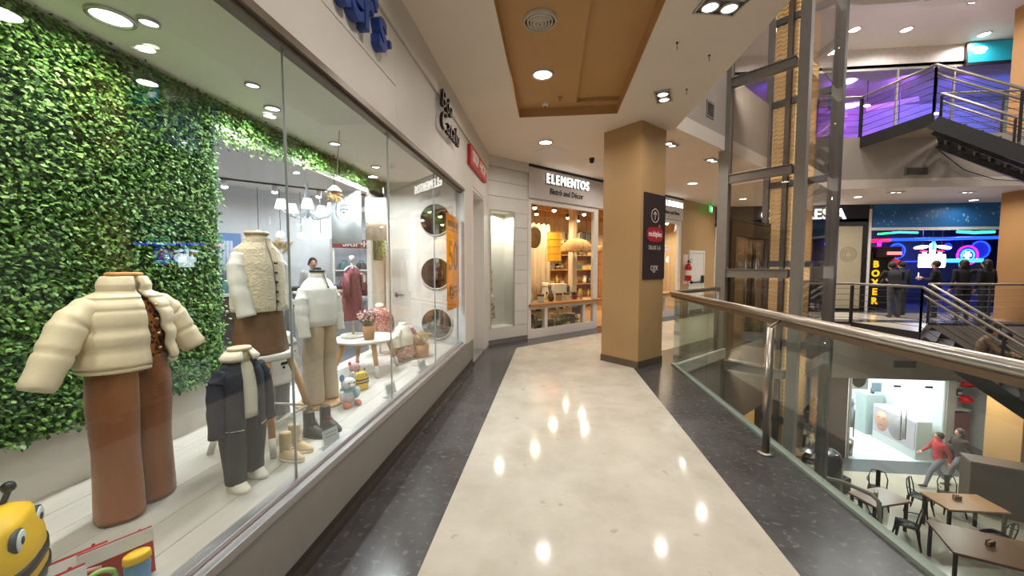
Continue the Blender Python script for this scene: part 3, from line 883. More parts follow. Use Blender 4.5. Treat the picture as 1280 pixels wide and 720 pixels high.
arc_cloth('collar', [(0, 0, 0.60, 0.066, 0.078), (0, 0, 0.615, 0.07, 0.082), (0, 0, 0.645, 0.048, 0.056)], lambda q: 0.25, lambda q: 0.25, CRML, t, 22, 0.008)
MB().tube([(0.086 * math.cos(a), 0.098 * math.sin(a), 0.285) for a in np.linspace(0.4, 2 * PI - 0.4, 30)], 0.0022, 5).build('stitching', M('pale_thread', (200, 196, 186), 0.8), jk)

# wooden stool carrying M3
st = thing('stool', 'tall stool with splayed oak legs dipped white under the fleece vest mannequin', 'stool', (-1.69, 2.03, DP))
MB().lathe([(0.0005, 0.50), (0.15, 0.50), (0.155, 0.51), (0.155, 0.53), (0.15, 0.54), (0.0005, 0.54)], n=28).build('seat', WHITE, st)
for sx, sy in ((1, -1), (-1, 1), (1, 1), (-1, -1)):
    a = np.array((sx * 0.09, sy * 0.09, 0.50)); b = np.array((sx * 0.19, sy * 0.19, 0.0)); c = a + (b - a) * 0.8
    l = MB().tube([a, c], [0.021, 0.018], 10).build('leg', WOOD, st)
    MB().tube([c, b], [0.0185, 0.016], 10).build('leg_tip', WHITE, l)
for p, q in (((1, -1), (1, 1)), ((-1, -1), (-1, 1)), ((1, 1), (-1, 1)), ((1, -1), (-1, -1))):
    MB().tube([(p[0] * 0.157, p[1] * 0.157, 0.165), (q[0] * 0.157, q[1] * 0.157, 0.165)], 0.009, 8).build('stretcher', WHITE, st)
t = thing('mannequin', 'headless bust mannequin in cream fleece vest, white sleeves and brown skirt on stool', 'mannequin', (-1.70, 2.02, DP + 0.54), -0.15)
neck(t, 0.685, 0.052, SKINM, 0.07)
MB().loft(interp([(0, 0, 0.0, 0.135, 0.152), (0, 0, 0.12, 0.12, 0.138), (0, 0, 0.28, 0.10, 0.115)], 16), 32, fn=folds(7, 0.03)).build('skirt', BRNL, t)
vs = arc_cloth('vest', interp([(0, 0, 0.245, 0.124, 0.136), (0, 0, 0.27, 0.130, 0.142), (0, 0, 0.40, 0.128, 0.138), (0, 0, 0.52, 0.112, 0.138), (0, 0, 0.60, 0.082, 0.122), (0, 0, 0.635, 0.066, 0.074), (0, 0, 0.665, 0.062, 0.068)], 40), lambda q: 0.05, lambda q: 0.04, FURW, t, 40, 0.016, lambda th, q: 1 + 0.012 * math.sin(37 * q * 3 + 4 * th) + 0.010 * math.sin(23 * th + 9 * q))
MB().loft(interp([(0, 0, 0.26, 0.115, 0.13), (0, 0, 0.5, 0.10, 0.13), (0, 0, 0.62, 0.055, 0.06)], 8), 20).build('shirt', WCLO, t)
sleeve('sleeve', [(0, -0.11, 0.565), (0.01, -0.142, 0.49), (0.03, -0.145, 0.38), (0.06, -0.13, 0.225)], [0.038, 0.045, 0.045, 0.044], WCLO, t)
sleeve('sleeve', [(0, 0.11, 0.565), (0.01, 0.142, 0.49), (0.02, 0.142, 0.38), (0.05, 0.13, 0.235)], [0.038, 0.044, 0.043, 0.042], WCLO, t)
for i in range(5):
    MB().cyl((0.122, 0.0, 0.30 + 0.055 * i), (0.138, 0.0, 0.30 + 0.055 * i), 0.007, n=8).build('button', M('dark_button', (70, 60, 52), 0.4), vs)

# M4: white sweater and beige trousers
t = thing('mannequin', 'headless mannequin in white half-zip sweater and wide beige trousers on wooden base', 'mannequin', (-1.75, 2.65, DP), -0.25)
neck(t, 1.0, 0.045, DARK, 0.05)
MB().cyl((0, 0, 1.01), (0, 0, 1.035), 0.028).build('top_knob', M('dark_green_knob', (46, 52, 48), 0.5), t)
legs('trousers', t, BEIG, 0.64, 0.03, (0.092, 0.116), 0.062, (0.078, 0.066), (0.084, 0.070), fk=4, fa=0.02)
MB().lathe([(0.0005, 0), (0.17, 0), (0.172, 0.008), (0.16, 0.018), (0.0005, 0.018)], n=30).build('base', WOOD, t)
MB().cyl((0, 0, 0.018), (0, 0, 0.2), 0.015).build('pole', STEEL, t)
sw = MB().loft(interp([(0, 0, 0.60, 0.100, 0.124), (0, 0, 0.64, 0.116, 0.142), (0, 0, 0.76, 0.118, 0.140), (0, 0, 0.87, 0.100, 0.138), (0, 0, 0.925, 0.072, 0.112), (0, 0, 0.955, 0.058, 0.066), (0, 0, 0.985, 0.056, 0.062)], 34), 34, fn=folds(5, 0.012)).build('sweater', WCLO, t)
sleeve('sleeve', [(0, -0.115, 0.87), (0.01, -0.15, 0.79), (0.02, -0.163, 0.68), (0.045, -0.16, 0.53)], [0.042, 0.046, 0.043, 0.038], WCLO, sw)
sleeve('sleeve', [(0, 0.115, 0.87), (0.01, 0.148, 0.79), (0.02, 0.16, 0.68), (0.045, 0.157, 0.54)], [0.042, 0.046, 0.043, 0.038], WCLO, sw)
MB().bar((0.060, 0, 0.985), (0.098, 0, 0.90), 0.008, 0.004).build('zip', M('zip_grey', (120, 118, 116), 0.4, 0.6), sw)
MB().cyl((0.098, 0.0, 0.895), (0.108, 0.0, 0.885), 0.006, n=8).build('zip_pull', DARK, sw)

# M5: child in printed white tee and grey joggers
t = thing('mannequin', 'headless child mannequin in white printed T-shirt and grey joggers behind the boots', 'mannequin', (-1.86, 2.30, DP), -0.15)
neck(t, 0.645, 0.042, WHITE, 0.05)
legs('joggers', t, GREY, 0.34, 0.03, (0.075, 0.10), 0.055, (0.062, 0.054), (0.052, 0.048), fk=5, fa=0.05)
for y in (-0.062, 0.062):
    MB().loft(interp([(0.02, y, 0.001, 0.07, 0.034), (0.02, y, 0.015, 0.07, 0.035), (0.0, y, 0.04, 0.045, 0.032)], 8), 16).build('shoe', SHOEW, t)
ts = MB().loft(interp([(0, 0, 0.265, 0.112, 0.136), (0, 0, 0.40, 0.110, 0.132), (0, 0, 0.53, 0.092, 0.125), (0, 0, 0.585, 0.062, 0.095), (0, 0, 0.61, 0.046, 0.052)], 22), 30, fn=folds(5, 0.02)).build('tee_shirt', WCLO, t)
sleeve('sleeve', [(0, -0.095, 0.565), (0.0, -0.14, 0.50), (0.01, -0.155, 0.41), (0.015, -0.16, 0.315)], [0.044, 0.05, 0.048, 0.044], WCLO, ts)
sleeve('sleeve', [(0, 0.095, 0.565), (0.0, 0.14, 0.50), (0.01, 0.155, 0.41), (0.015, 0.16, 0.33)], [0.044, 0.05, 0.048, 0.044], WCLO, ts)
random.seed(5)
mb = MB()
for i in range(12):
    yy = random.uniform(-0.035, 0.06); zz = random.uniform(0.36, 0.52)
    mb.box(0.110, 0.1145, yy, yy + random.uniform(0.008, 0.03), zz, zz + random.uniform(0.006, 0.02))
pr = mb.build('chest_print', BLACK, ts)
pr['kind'] = 'stuff'

# small white table and what stands on it
TC = (-1.83, 3.52)
tb = thing('round_table', 'low round white table with oak legs dipped white in the window', 'table', (TC[0], TC[1], DP))
MB().lathe([(0.0005, 0.315), (0.275, 0.315), (0.29, 0.325), (0.29, 0.335), (0.28, 0.345), (0.0005, 0.345)], n=40).build('table_top', WHITE, tb)
for sx, sy in ((1, -1), (-1, 1), (1, 1), (-1, -1)):
    a = np.array((sx * 0.15, sy * 0.15, 0.315)); b = np.array((sx * 0.225, sy * 0.225, 0.0)); c = a + (b - a) * 0.66
    l = MB().tube([a, c], [0.026, 0.021], 10).build('leg', WOOD, tb)
    MB().tube([c, b], [0.021, 0.017], 10).build('leg_tip', WHITE, l)
TT = DP + 0.345


def flowers(t, n, h0, spread, mats, stem, rr=0.012, seed=3):
    random.seed(seed)
    sm_ = MB(); fl = MB()
    for _ in range(n):
        a = random.uniform(0, 2 * PI); r = spread * random.random() ** 0.5; z = h0 + random.uniform(-0.02, 0.06) - r * 0.25
        q = (r * math.cos(a), r * math.sin(a), z)
        sm_.tube([(q[0] * 0.25, q[1] * 0.25, h0 - 0.13), (q[0] * 0.6, q[1] * 0.6, z - 0.05), q], 0.0015, 4)
        fl.ell(q, (rr * random.uniform(0.6, 1.2), rr * random.uniform(0.6, 1.2), rr * random.uniform(0.5, 1.0)), 7, 5)
    a = sm_.build('stems', stem, t); a['kind'] = 'stuff'
    b = fl.build('blossoms', mats, t); b['kind'] = 'stuff'


KRAFT = M('kraft_pot', (176, 130, 84), 0.7, var=0.08, scale=20)
t = thing('flower_pot', 'kraft paper pot of pink dried flowers on the low white table', 'flower pot', (TC[0] + 0.10, TC[1] - 0.13, TT))
MB().lathe([(0.0005, 0), (0.046, 0), (0.060, 0.135), (0.054, 0.135), (0.05, 0.11), (0.0005, 0.11)], n=24).build('pot', KRAFT, t)
flowers(t, 110, 0.235, 0.10, ISLAND('pink_blossoms', [(196, 140, 140), (216, 176, 172), (170, 100, 104), (226, 200, 190)], 0.8), M('stem_green', (110, 112, 76), 0.8), 0.011)
t = thing('garment_stand', 'white tabletop T-stand holding a burgundy knit dress', 'stand', (TC[0] - 0.12, TC[1] - 0.02, TT))
MB().lathe([(0.0005, 0), (0.115, 0), (0.12, 0.008), (0.115, 0.028), (0.0005, 0.03)], n=28).build('base', WHITE, t)
MB().cyl((0, 0, 0.03), (0, 0, 0.74), 0.011).build('pole', WHITE, t)
MB().cyl((0, 0, 0.74), (0, 0, 0.80), 0.022).build('knob', WHITE, t)
MB().tube([(0, -0.13, 0.655), (0, -0.07, 0.69), (0, 0, 0.70), (0, 0.07, 0.69), (0, 0.13, 0.655)], 0.009, 8).build('hanger', WHITE, t)
d = thing('knit_dress', 'burgundy knit dress hanging on the white tabletop stand', 'dress', (TC[0] - 0.12, TC[1] - 0.02, TT + 0.18))
MB().loft(interp([(0, 0, 0.0, 0.09, 0.155), (0, 0, 0.15, 0.08, 0.14), (0, 0, 0.33, 0.06, 0.115), (0, 0, 0.45, 0.048, 0.125), (0, 0, 0.50, 0.035, 0.06)], 24), 32, fn=folds(8, 0.05)).build('dress_body', PINKK, d)
MB().tube([(0.02, -0.12, 0.44), (0.03, -0.16, 0.36), (0.04, -0.17, 0.22)], [0.032, 0.034, 0.03], 12).build('sleeve', PINKK, d)
MB().tube([(0.02, 0.12, 0.44), (0.03, 0.16, 0.36), (0.04, 0.17, 0.22)], [0.032, 0.034, 0.03], 12).build('sleeve', PINKK, d)
MB().box(0.10, 0.103, 0.03, 0.065, 0.36, 0.43).build('price_tag', WHITE, d)
# floral jacket on small form behind the table
t = thing('mannequin', 'small form with pink floral ruffled jacket behind the white table', 'mannequin', (-2.02, 4.22, DP), -0.35)
MB().lathe([(0.0005, 0), (0.09, 0), (0.09, 0.012), (0.0005, 0.014)], n=20).build('base', WHITE, t)
MB().cyl((0, 0, 0.01), (0, 0, 0.25), 0.012).build('pole', WHITE, t)
MB().loft(interp([(0, 0, 0.20, 0.115, 0.165), (0, 0, 0.34, 0.10, 0.145), (0, 0, 0.48, 0.082, 0.125), (0, 0, 0.55, 0.05, 0.07)], 22), 30, fn=folds(9, 0.045)).build('jacket', PINKF, t)
sleeve('sleeve', [(0, -0.10, 0.49), (0.01, -0.15, 0.42), (0.02, -0.165, 0.26)], [0.04, 0.046, 0.042], PINKF, t)
sleeve('sleeve', [(0, 0.10, 0.49), (0.01, 0.15, 0.42), (0.02, 0.165, 0.26)], [0.04, 0.046, 0.042], PINKF, t)
MB().loft([(0, 0, 0.54, 0.046, 0.05), (0, 0, 0.60, 0.042, 0.046), (0, 0, 0.61, 0.02, 0.02)], 16).build('neck', SKINM, t)
# M6: baby set, white fleece coat and rose skirt
t = thing('mannequin', 'baby form in white jacket, rose fleece vest and ruffled floral skirt', 'mannequin', (-1.64, 3.98, DP), -0.35)
MB().lathe([(0.0005, 0), (0.08, 0), (0.08, 0.01), (0.0005, 0.012)], n=20).build('base', WHITE, t)
MB().cyl((0, 0, 0.01), (0, 0, 0.12), 0.01).build('pole', STEEL, t)
MB().loft(interp([(0, 0, 0.06, 0.12, 0.155), (0, 0, 0.12, 0.11, 0.14), (0, 0, 0.22, 0.085, 0.105)], 12), 30, fn=folds(9, 0.05)).build('skirt', PINKF, t)
MB().loft(interp([(0, 0, 0.17, 0.10, 0.125), (0, 0, 0.28, 0.095, 0.12), (0, 0, 0.37, 0.06, 0.085), (0, 0, 0.40, 0.038, 0.042)], 14), 26, fn=folds(5, 0.02)).build('jacket', CRML, t)
arc_cloth('vest', interp([(0, 0.0, 0.13, 0.118, 0.145), (0, 0, 0.28, 0.108, 0.135), (0, 0, 0.37, 0.068, 0.10)], 14), lambda q: 1.0, lambda q: 1.0, PINKR, t, 24, 0.012)
sleeve('sleeve', [(0.02, -0.085, 0.35), (0.03, -0.125, 0.29), (0.05, -0.135, 0.17)], [0.038, 0.044, 0.04], CRML, t)
sleeve('sleeve', [(0.02, 0.085, 0.35), (0.03, 0.125, 0.29), (0.05, 0.135, 0.17)], [0.038, 0.044, 0.04], PINKR, t)
MB().lathe([(0.04, 0.39), (0.042, 0.42), (0.0005, 0.425)], n=16).build('neck', WHITE, t)
t = thing('flower_pot', 'round kraft pot of straw-coloured dried grass on the platform near round mirror', 'flower pot', (-1.50, 4.15, DP))
MB().lathe([(0.0005, 0), (0.085, 0), (0.10, 0.15), (0.092, 0.15), (0.088, 0.12), (0.0005, 0.12)], n=26).build('pot', KRAFT, t)
flowers(t, 120, 0.25, 0.13, ISLAND('straw_heads', [(206, 176, 132), (222, 198, 158), (186, 150, 108)], 0.9), M('straw_stem', (190, 160, 110), 0.8), 0.010, 8)


def shoe(name, label, loc, rotz, mat, sole, L=0.15, h=0.05, cuff=None, laces=None):
    t = thing(name, label, 'shoe', loc, rotz)
    up = MB().loft(interp([(0, 0, 0.012, L * 0.5, L * 0.2), (0.0, 0, 0.022, L * 0.5, L * 0.2), (-0.1 * L, 0, h * 0.7, L * 0.38, L * 0.175), (-0.22 * L, 0, h, L * 0.24, L * 0.15)], 12), 20)
    if cuff: up.loft(interp([(-0.24 * L, 0, h * 0.8, L * 0.23, L * 0.155), (-0.25 * L, 0, cuff * 0.9, L * 0.22, L * 0.16), (-0.25 * L, 0, cuff, L * 0.21, L * 0.15)], 8), 18)
    up.build('upper', mat, t)
    MB().loft([(0, 0, 0, L * 0.5, L * 0.2), (0, 0, 0.014, L * 0.52, L * 0.21)], 20).build('sole', sole, t)
    if laces:
        for i in range(4):
            MB().tube([(0.10 * L - i * 0.05 * L, -L * 0.11, h * 0.62 + i * 0.012), (0.12 * L - i * 0.05 * L, 0, h * 0.75 + i * 0.014), (0.10 * L - i * 0.05 * L, L * 0.11, h * 0.62 + i * 0.012)], 0.003, 5).build('lace', laces, t)
    return t


shoe('baby_shoe', 'left white baby shoe with dark strap near the straw pot', (-1.40, 3.78, DP), 0.3, SHOEW, WHITE, 0.13, 0.05, laces=DARK)
shoe('baby_shoe', 'right white baby shoe with dark strap nearer the glass', (-1.31, 3.72, DP), 0.2, SHOEW, WHITE, 0.13, 0.05, laces=DARK)
SAND = M('sand_suede', (214, 188, 150), 0.8, var=0.05)
shoe('boot', 'sand suede toddler boot nearest the glass, left of the pair', (-1.385, 1.83, DP), -0.1, SAND, CRML, 0.15, 0.06, 0.15, laces=CRML)
shoe('boot', 'sand suede toddler boot of the pair beside the black boots', (-1.405, 1.93, DP), -0.05, SAND, CRML, 0.15, 0.06, 0.15, laces=CRML)
shoe('boot', 'black lace-up child boot in front of the stool', (-1.44, 2.11, DP), -0.2, BLACK, BLACK, 0.17, 0.07, 0.15, laces=DARK)
shoe('boot', 'black lace-up child boot with red striped sock beside its twin', (-1.40, 2.21, DP), -0.25, BLACK, BLACK, 0.17, 0.07, 0.15, laces=M('red_lace', (170, 50, 50), 0.7))
ACR = GLASS('acrylic', (0.92, 0.94, 0.94), 0.06)
for x, y, lb in ((-1.27, 2.00, 'clear acrylic price stand on the platform beside the black boots'), (-1.28, 2.84, 'clear acrylic price stand on the platform by the plush toys'), (-1.27, 3.55, 'clear acrylic price stand on the platform by the baby shoes')):
    t = thing('price_stand', lb, 'price stand', (x, y, DP), -0.35)
    R = np.array(Matrix.Rotation(-0.25, 3, 'Y'))
    MB().obox((0, 0, 0.06), (0.004, 0.12, 0.12), R).box(-0.03, 0.03, -0.06, 0.06, 0, 0.004).build('stand', ACR, t)
    MB().obox((0.004, 0, 0.065), (0.001, 0.10, 0.08), R).build('price_card', M('card_grey', (206, 210, 214), 0.5), t)
    for i in range(3):
        MB().obox((0.0052, 0, 0.045 + 0.02 * i), (0.0006, 0.07, 0.005), R).build('print_line', M('print_grey', (140, 144, 150), 0.6), t)

YEL = M('bee_yellow', (236, 190, 24), 0.5, var=0.04)
RED = M('toy_red', (196, 44, 44), 0.45, var=0.05)
BLU = M('toy_blue', (90, 150, 196), 0.45, var=0.05)
ORG = M('toy_orange', (230, 130, 50), 0.45, var=0.05)


def bee_pack(label, loc, rotz, s, wings=True):
    t = thing('bee_backpack', label, 'backpack', loc, rotz)
    body = MB().loft(interp([(0, 0, 0.0, 0.05 * s, 0.09 * s), (0, 0, 0.02 * s, 0.065 * s, 0.115 * s), (0, 0, 0.13 * s, 0.072 * s, 0.125 * s), (0, 0, 0.22 * s, 0.07 * s, 0.12 * s), (0, 0, 0.29 * s, 0.055 * s, 0.09 * s), (0, 0, 0.31 * s, 0.03 * s, 0.05 * s)], 22), 28, e=2.5)
    b = body.build('body', YEL, t)
    for z in (0.115, 0.165):
        MB().loft([(0, 0, z * s, (0.0745 - 0.05 * max(0, z - 0.15)) * s, (0.128 - 0.06 * max(0, z - 0.15)) * s), (0, 0, (z + 0.026) * s, (0.0755 - 0.05 * max(0, z - 0.13)) * s, (0.1295 - 0.07 * max(0, z - 0.13)) * s)], 28, e=2.5).build('stripe', BLACK, b)
    for y in (-0.055, 0.055):
        R = np.array(Matrix.Rotation(PI / 2, 3, 'Y'))
        MB().lathe([(0.024 * s, 0), (0.025 * s, 0.012 * s), (0.020 * s, 0.014 * s), (0.0005, 0.014 * s)], n=18).xf(R, (0.046 * s, y * s, 0.252 * s)).build('eye', M('eye_white', (216, 224, 222), 0.4), b)
        MB().lathe([(0.029 * s, 0), (0.029 * s, 0.010 * s), (0.024 * s, 0.012 * s)], n=18).xf(R, (0.046 * s, y * s, 0.252 * s)).build('eye_ring', DARK, b)
        MB().ell((0.059 * s, y * s, 0.252 * s), (0.004 * s, 0.010 * s, 0.010 * s), 8, 6).build('pupil', DARK, b)
        MB().tube([(0.0, y * s * 0.8, 0.30 * s), (0.01 * s, y * s * 1.0, 0.335 * s)], 0.006 * s, 6).ell((0.01 * s, y * s * 1.05, 0.345 * s), 0.014 * s, 8, 6).build('antenna', BLACK, b)
        if wings:
            MB().ell((0.01 * s, y * 2.45 * s, 0.20 * s), (0.012 * s, 0.045 * s, 0.03 * s), 12, 8, R=np.array(Matrix.Rotation(0.6 * (1 if y > 0 else -1), 3, 'X'))).build('wing', M('wing_grey', (196, 198, 186), 0.5), b)
    MB().tube([(-0.05 * s, -0.02 * s, 0.30 * s), (-0.05 * s, 0, 0.335 * s), (-0.05 * s, 0.02 * s, 0.30 * s)], 0.006 * s, 6).build('top_loop', BLACK, t)
    for y in (-0.05, 0.05):
        MB().tube([(-0.06 * s, y * s, 0.28 * s), (-0.10 * s, y * s, 0.18 * s), (-0.07 * s, y * s, 0.04 * s)], 0.010 * s, 6).build('strap', BLACK, t)
    return t


bee_pack('large yellow bee backpack with black stripes at the near end of the display', (-1.53, 0.84, DP), 0.75, 1.16)
bee_pack('small yellow bee backpack on the platform in front of the white table', (-1.60, 2.98, DP), -0.6, 0.50, False)
# plush toys
t = thing('plush_toy', 'white plush toy animal with blue scarf and orange feet on the platform', 'toy', (-1.52, 2.63, DP), -0.5)
PLU = M('white_plush', (228, 230, 232), 0.95, var=0.05, bump=0.3, bscale=90, sheen=0.5)
MB().ell((0, 0, 0.075), (0.055, 0.062, 0.07)).build('torso', PLU, t)
h = MB().ell((0.01, 0, 0.165), (0.05, 0.055, 0.048)).ell((0.05, 0, 0.155), (0.02, 0.025, 0.018), 10, 7).build('head', PLU, t)
for y in (-0.022, 0.022): MB().ell((0.055, y, 0.178), 0.006, 8, 6).build('eye', BLACK, h)
for y in (-0.045, 0.045):
    MB().ell((0.0, y, 0.215), (0.014, 0.018, 0.03), 10, 7).build('ear', BLU if y < 0 else PLU, h)
    MB().ell((0.055, y, 0.02), (0.035, 0.024, 0.022), 10, 7).build('foot', M('plush_coral', (220, 120, 96), 0.9), t)
    MB().ell((0.03, y * 1.4, 0.09), (0.02, 0.02, 0.04), 10, 7).build('arm', PLU, t)
MB().loft([(0, 0, 0.112, 0.052, 0.058), (0, 0, 0.128, 0.052, 0.058)], 20).build('scarf', M('scarf_blue', (120, 186, 206), 0.85), t)
MB().tube([(0.05, 0.02, 0.12), (0.06, 0.03, 0.06)], 0.012, 8).build('scarf_end', M('scarf_blue', (120, 186, 206), 0.85), t)
t = thing('plush_toy', 'small red and grey plush toy behind the small bee backpack', 'toy', (-1.74, 3.12, DP), -0.5)
MB().ell((0, 0, 0.07), (0.05, 0.055, 0.065)).build('torso', M('plush_grey', (190, 186, 186), 0.95, bump=0.5), t)
h = MB().ell((0.01, 0, 0.15), (0.045, 0.05, 0.042)).build('head', M('plush_redgrey', (186, 150, 146), 0.95, bump=0.5), t)
for y in (-0.04, 0.04):
    MB().ell((0, y, 0.19), (0.012, 0.016, 0.02), 8, 6).build('ear', RED, h)
    MB().ell((0.05, y, 0.02), (0.03, 0.022, 0.02), 8, 6).build('foot', RED, t)
for y in (-0.018, 0.018): MB().ell((0.05, y, 0.16), 0.005, 8, 6).build('eye', BLACK, h)


# carded toys at the near end
def toy_card(label, loc, rotz, tilt, items):
    t = thing('toy_card', label, 'toy pack', loc, rotz)
    R = np.array(Matrix.Rotation(tilt, 3, 'Y'))
    MB().obox((0, 0, 0.075), (0.003, 0.17, 0.15), R).build('card_back', RED, t)
    MB().obox((0.0025, 0, 0.128), (0.002, 0.17, 0.044), R).build('card_header', M('card_white', (226, 222, 218), 0.5), t)
    text('*', 'star_logo', 0.075, RED, tuple(R @ np.array((0.0045, 0.055, 0.118))), (PI / 2 - 0.0, 0, PI / 2), t, 0.0008, bold=0.002)
    for y0, y1, zz in ((-0.06, 0.02, 0.132), (-0.05, 0.03, 0.121)):
        MB().obox(tuple(R @ np.array((0.004, (y0 + y1) / 2, zz - 0.0))), (0.001, y1 - y0, 0.004), R).build('print_line', M('print_grey', (140, 144, 150), 0.6), t)
    items(t, R)
    return t


def items1(t, R):
    mb = MB().tube([(0.022, -0.045 + 0.036 * math.cos(a), 0.05 + 0.036 * math.sin(a)) for a in np.linspace(0, 2 * PI, 26, endpoint=False)], 0.008, 8, loop=True)
    mb.build('teether_ring', M('toy_green', (160, 200, 110), 0.5), t)
    MB().ell((0.02, -0.045, 0.04), (0.012, 0.026, 0.02), 12, 8).build('rattle_bead', M('toy_pink', (226, 150, 156), 0.5), t)
    MB().loft(interp([(0.03, 0.04, 0.0, 0.024, 0.030), (0.03, 0.04, 0.06, 0.026, 0.034), (0.03, 0.04, 0.075, 0.024, 0.03)], 8), 20).build('cup', BLU, t)
    MB().loft(interp([(0.03, 0.04, 0.075, 0.028, 0.036), (0.03, 0.04, 0.098, 0.026, 0.034), (0.03, 0.04, 0.104, 0.014, 0.018)], 8), 20).build('cup_lid', YEL, t)


def items2(t, R):
    MB().ell((0.025, -0.03, 0.04), (0.02, 0.03, 0.03), 12, 8).build('toy_fish', ORG, t)
    MB().ell((0.028, 0.03, 0.05), (0.02, 0.032, 0.022), 12, 8).build('toy_duck', YEL, t)
    MB().tube([(0.02, 0.0, 0.09), (0.025, 0.03, 0.10), (0.02, 0.06, 0.09)], 0.007, 8).build('handle', M('toy_pink', (226, 150, 156), 0.5), t)


def items3(t, R):
    MB().ell((0.03, 0.02, 0.035), (0.022, 0.045, 0.03), 14, 9).build('toy_whale', M('toy_teal', (60, 110, 140), 0.5), t)
    MB().box(0.01, 0.03, -0.06, -0.02, 0.02, 0.09).build('toy_block', YEL, t)
    MB().box(0.01, 0.028, -0.01, 0.03, 0.07, 0.11).build('toy_book', M('toy_navy', (70, 90, 140), 0.5), t)


toy_card('red and white carded toy pack with green teether ring and yellow-lidded cup', (-1.40, 1.03, DP), -0.55, -0.18, items1)
toy_card('carded toy pack with orange fish and yellow duck behind the teether pack', (-1.46, 0.95, DP), -0.5, -0.5, items2)
toy_card('carded toy pack with teal whale in front of the large bee backpack', (-1.42, 0.86, DP), -0.5, -0.3, items3)

# hanging paper sheets and straw lamp in the opening
def sheet(name, label, loc, rotz, w_, h_, mat, extra=None):
    t = thing(name, label, 'banner', loc, rotz)
    mb = MB(); rs = []
    for x in np.linspace(-w_ / 2, w_ / 2, 14):
        yb = 0.012 * math.sin(9 * x / w_ + 1)
        rs.append((x, yb))
    vs = []; fs = []
    for (x, yb) in rs:
        vs += [(x, yb, -h_), (x, yb, 0), (x, yb + 0.002, 0), (x, yb + 0.002, -h_)]
    for i in range(len(rs) - 1):
        for j in range(4): fs.append((i * 4 + j, i * 4 + (j + 1) % 4, i * 4 + 4 + (j + 1) % 4, i * 4 + 4 + j))
    mb._add(vs, fs, 0, True).build('sheet', mat, t)
    for x in (-w_ * 0.4, w_ * 0.4): MB().cyl((x, 0, 0), (x * 0.9, 0, 0.12), 0.002, n=5).build('cord', M('cord_white', (210, 206, 200), 0.8), t)
    return t


t = sheet('paper_banner', 'pale translucent hanging banner with an oval emblem in the shop opening', (-2.42, 4.25, 2.34), 0.25, 0.34, 0.62, M('pale_paper', (206, 214, 216), 0.6, var=0.02))
mb = MB()
for i in range(30):
    a0, a1 = 2 * PI * i / 30, 2 * PI * (i + 1) / 30
    mb.bar((-0.02 + 0.085 * math.cos(a0), -0.016, -0.22 + 0.15 * math.sin(a0)), (-0.02 + 0.085 * math.cos(a1), -0.016, -0.22 + 0.15 * math.sin(a1)), 0.002, 0.006)
GRYT = M('banner_ink', (110, 124, 136), 0.6, var=0)
mb.build('oval_line', GRYT, t)
for z, w_ in ((-0.17, 0.07), (-0.22, 0.09), (-0.26, 0.03)):
    MB().box(-0.02 - w_ / 2, -0.02 + w_ / 2, -0.0165, -0.0145, z - 0.008, z + 0.008).build('print_line', GRYT, t)
t = sheet('paper_banner', 'beige kraft hanging banner at the right of the shop opening', (-2.08, 4.30, 2.26), 0.25, 0.24, 0.50, patchy('kraft_sheet', [(206, 192, 170), (194, 176, 150), (212, 200, 180)], 6, 0.8, 0.1))
t = thing('straw_lamp', 'small white hanging lamp with straw fringe under the leaf garland', 'lamp', (-2.18, 3.62, 2.20))
MB().lathe([(0.02, 0.06), (0.06, 0.02), (0.075, 0.0), (0.0, 0.005)], n=20).build('shade', WHITE, t)
MB().cyl((0, 0, 0.06), (0, 0, 0.36), 0.003, n=6).build('cord', DARK, t)
random.seed(4)
mb = MB()
for _ in range(90):
    a = random.uniform(0, 2 * PI); r = random.uniform(0.02, 0.09)
    mb.tube([(0.02 * math.cos(a), 0.02 * math.sin(a), 0.0), (r * math.cos(a), r * math.sin(a), -random.uniform(0.03, 0.12))], 0.002, 4)
o = mb.build('straw_fringe', ISLAND('straw', [(190, 150, 96), (214, 180, 126), (160, 120, 70)], 0.9), t); o['kind'] = 'stuff'
for y0, lb in ((3.2, 'thin slanted ceiling wire hanging from the display ceiling'),):
    o = MB().tube([(-1.75, 3.0, DC), (-2.05, 3.45, 2.32)], 0.004, 6).build('hanging_wire', M('wire_grey', (150, 148, 144), 0.5)); tag(o, lb, 'wire')

# orange sale poster on the glass
ps = thing('sale_poster', 'orange half-price sale poster stuck inside the far window pane', 'poster', (-1.222, 4.57, 1.50))
PO = bpy.data.materials.new('poster_orange'); PO.use_nodes = True
_n = PO.node_tree; _b = _n.nodes['Principled BSDF']; _b.inputs['Base Color'].default_value = RGB(250, 180, 36); _b.inputs['Roughness'].default_value = 0.45
_t = _n.nodes.new('ShaderNodeBsdfTranslucent'); _t.inputs[0].default_value = RGB(255, 186, 40)
_m = _n.nodes.new('ShaderNodeMixShader'); _m.inputs[0].default_value = 0.5
_n.links.new(_b.outputs[0], _m.inputs[1]); _n.links.new(_t.outputs[0], _m.inputs[2]); _n.links.new(_m.outputs[0], _n.nodes['Material Output'].inputs[0])
MB().box(0.0, 0.003, -0.285, 0.285, -0.575, 0.575).build('paper', PO, ps)
RT = (PI / 2, 0, PI / 2)
text('50', 'numerals', 0.50, BLACK, (0.0035, 0.0, 0.06), RT, ps, 0.0006, bold=0.008, sx=0.88)
text('%', 'percent_mark', 0.13, BLACK, (0.0035, 0.245, 0.16), RT, ps, 0.0006)
text('OFF', 'lettering', 0.22, BLACK, (0.0035, 0.0, -0.38), RT, ps, 0.0006, bold=0.004)
text('HASTA', 'lettering', 0.085, BLACK, (0.0035, -0.05, 0.31), RT, ps, 0.0006)
MB().box(0.003, 0.0036, -0.285, 0.285, 0.385, 0.392).build('rule', BLACK, ps)
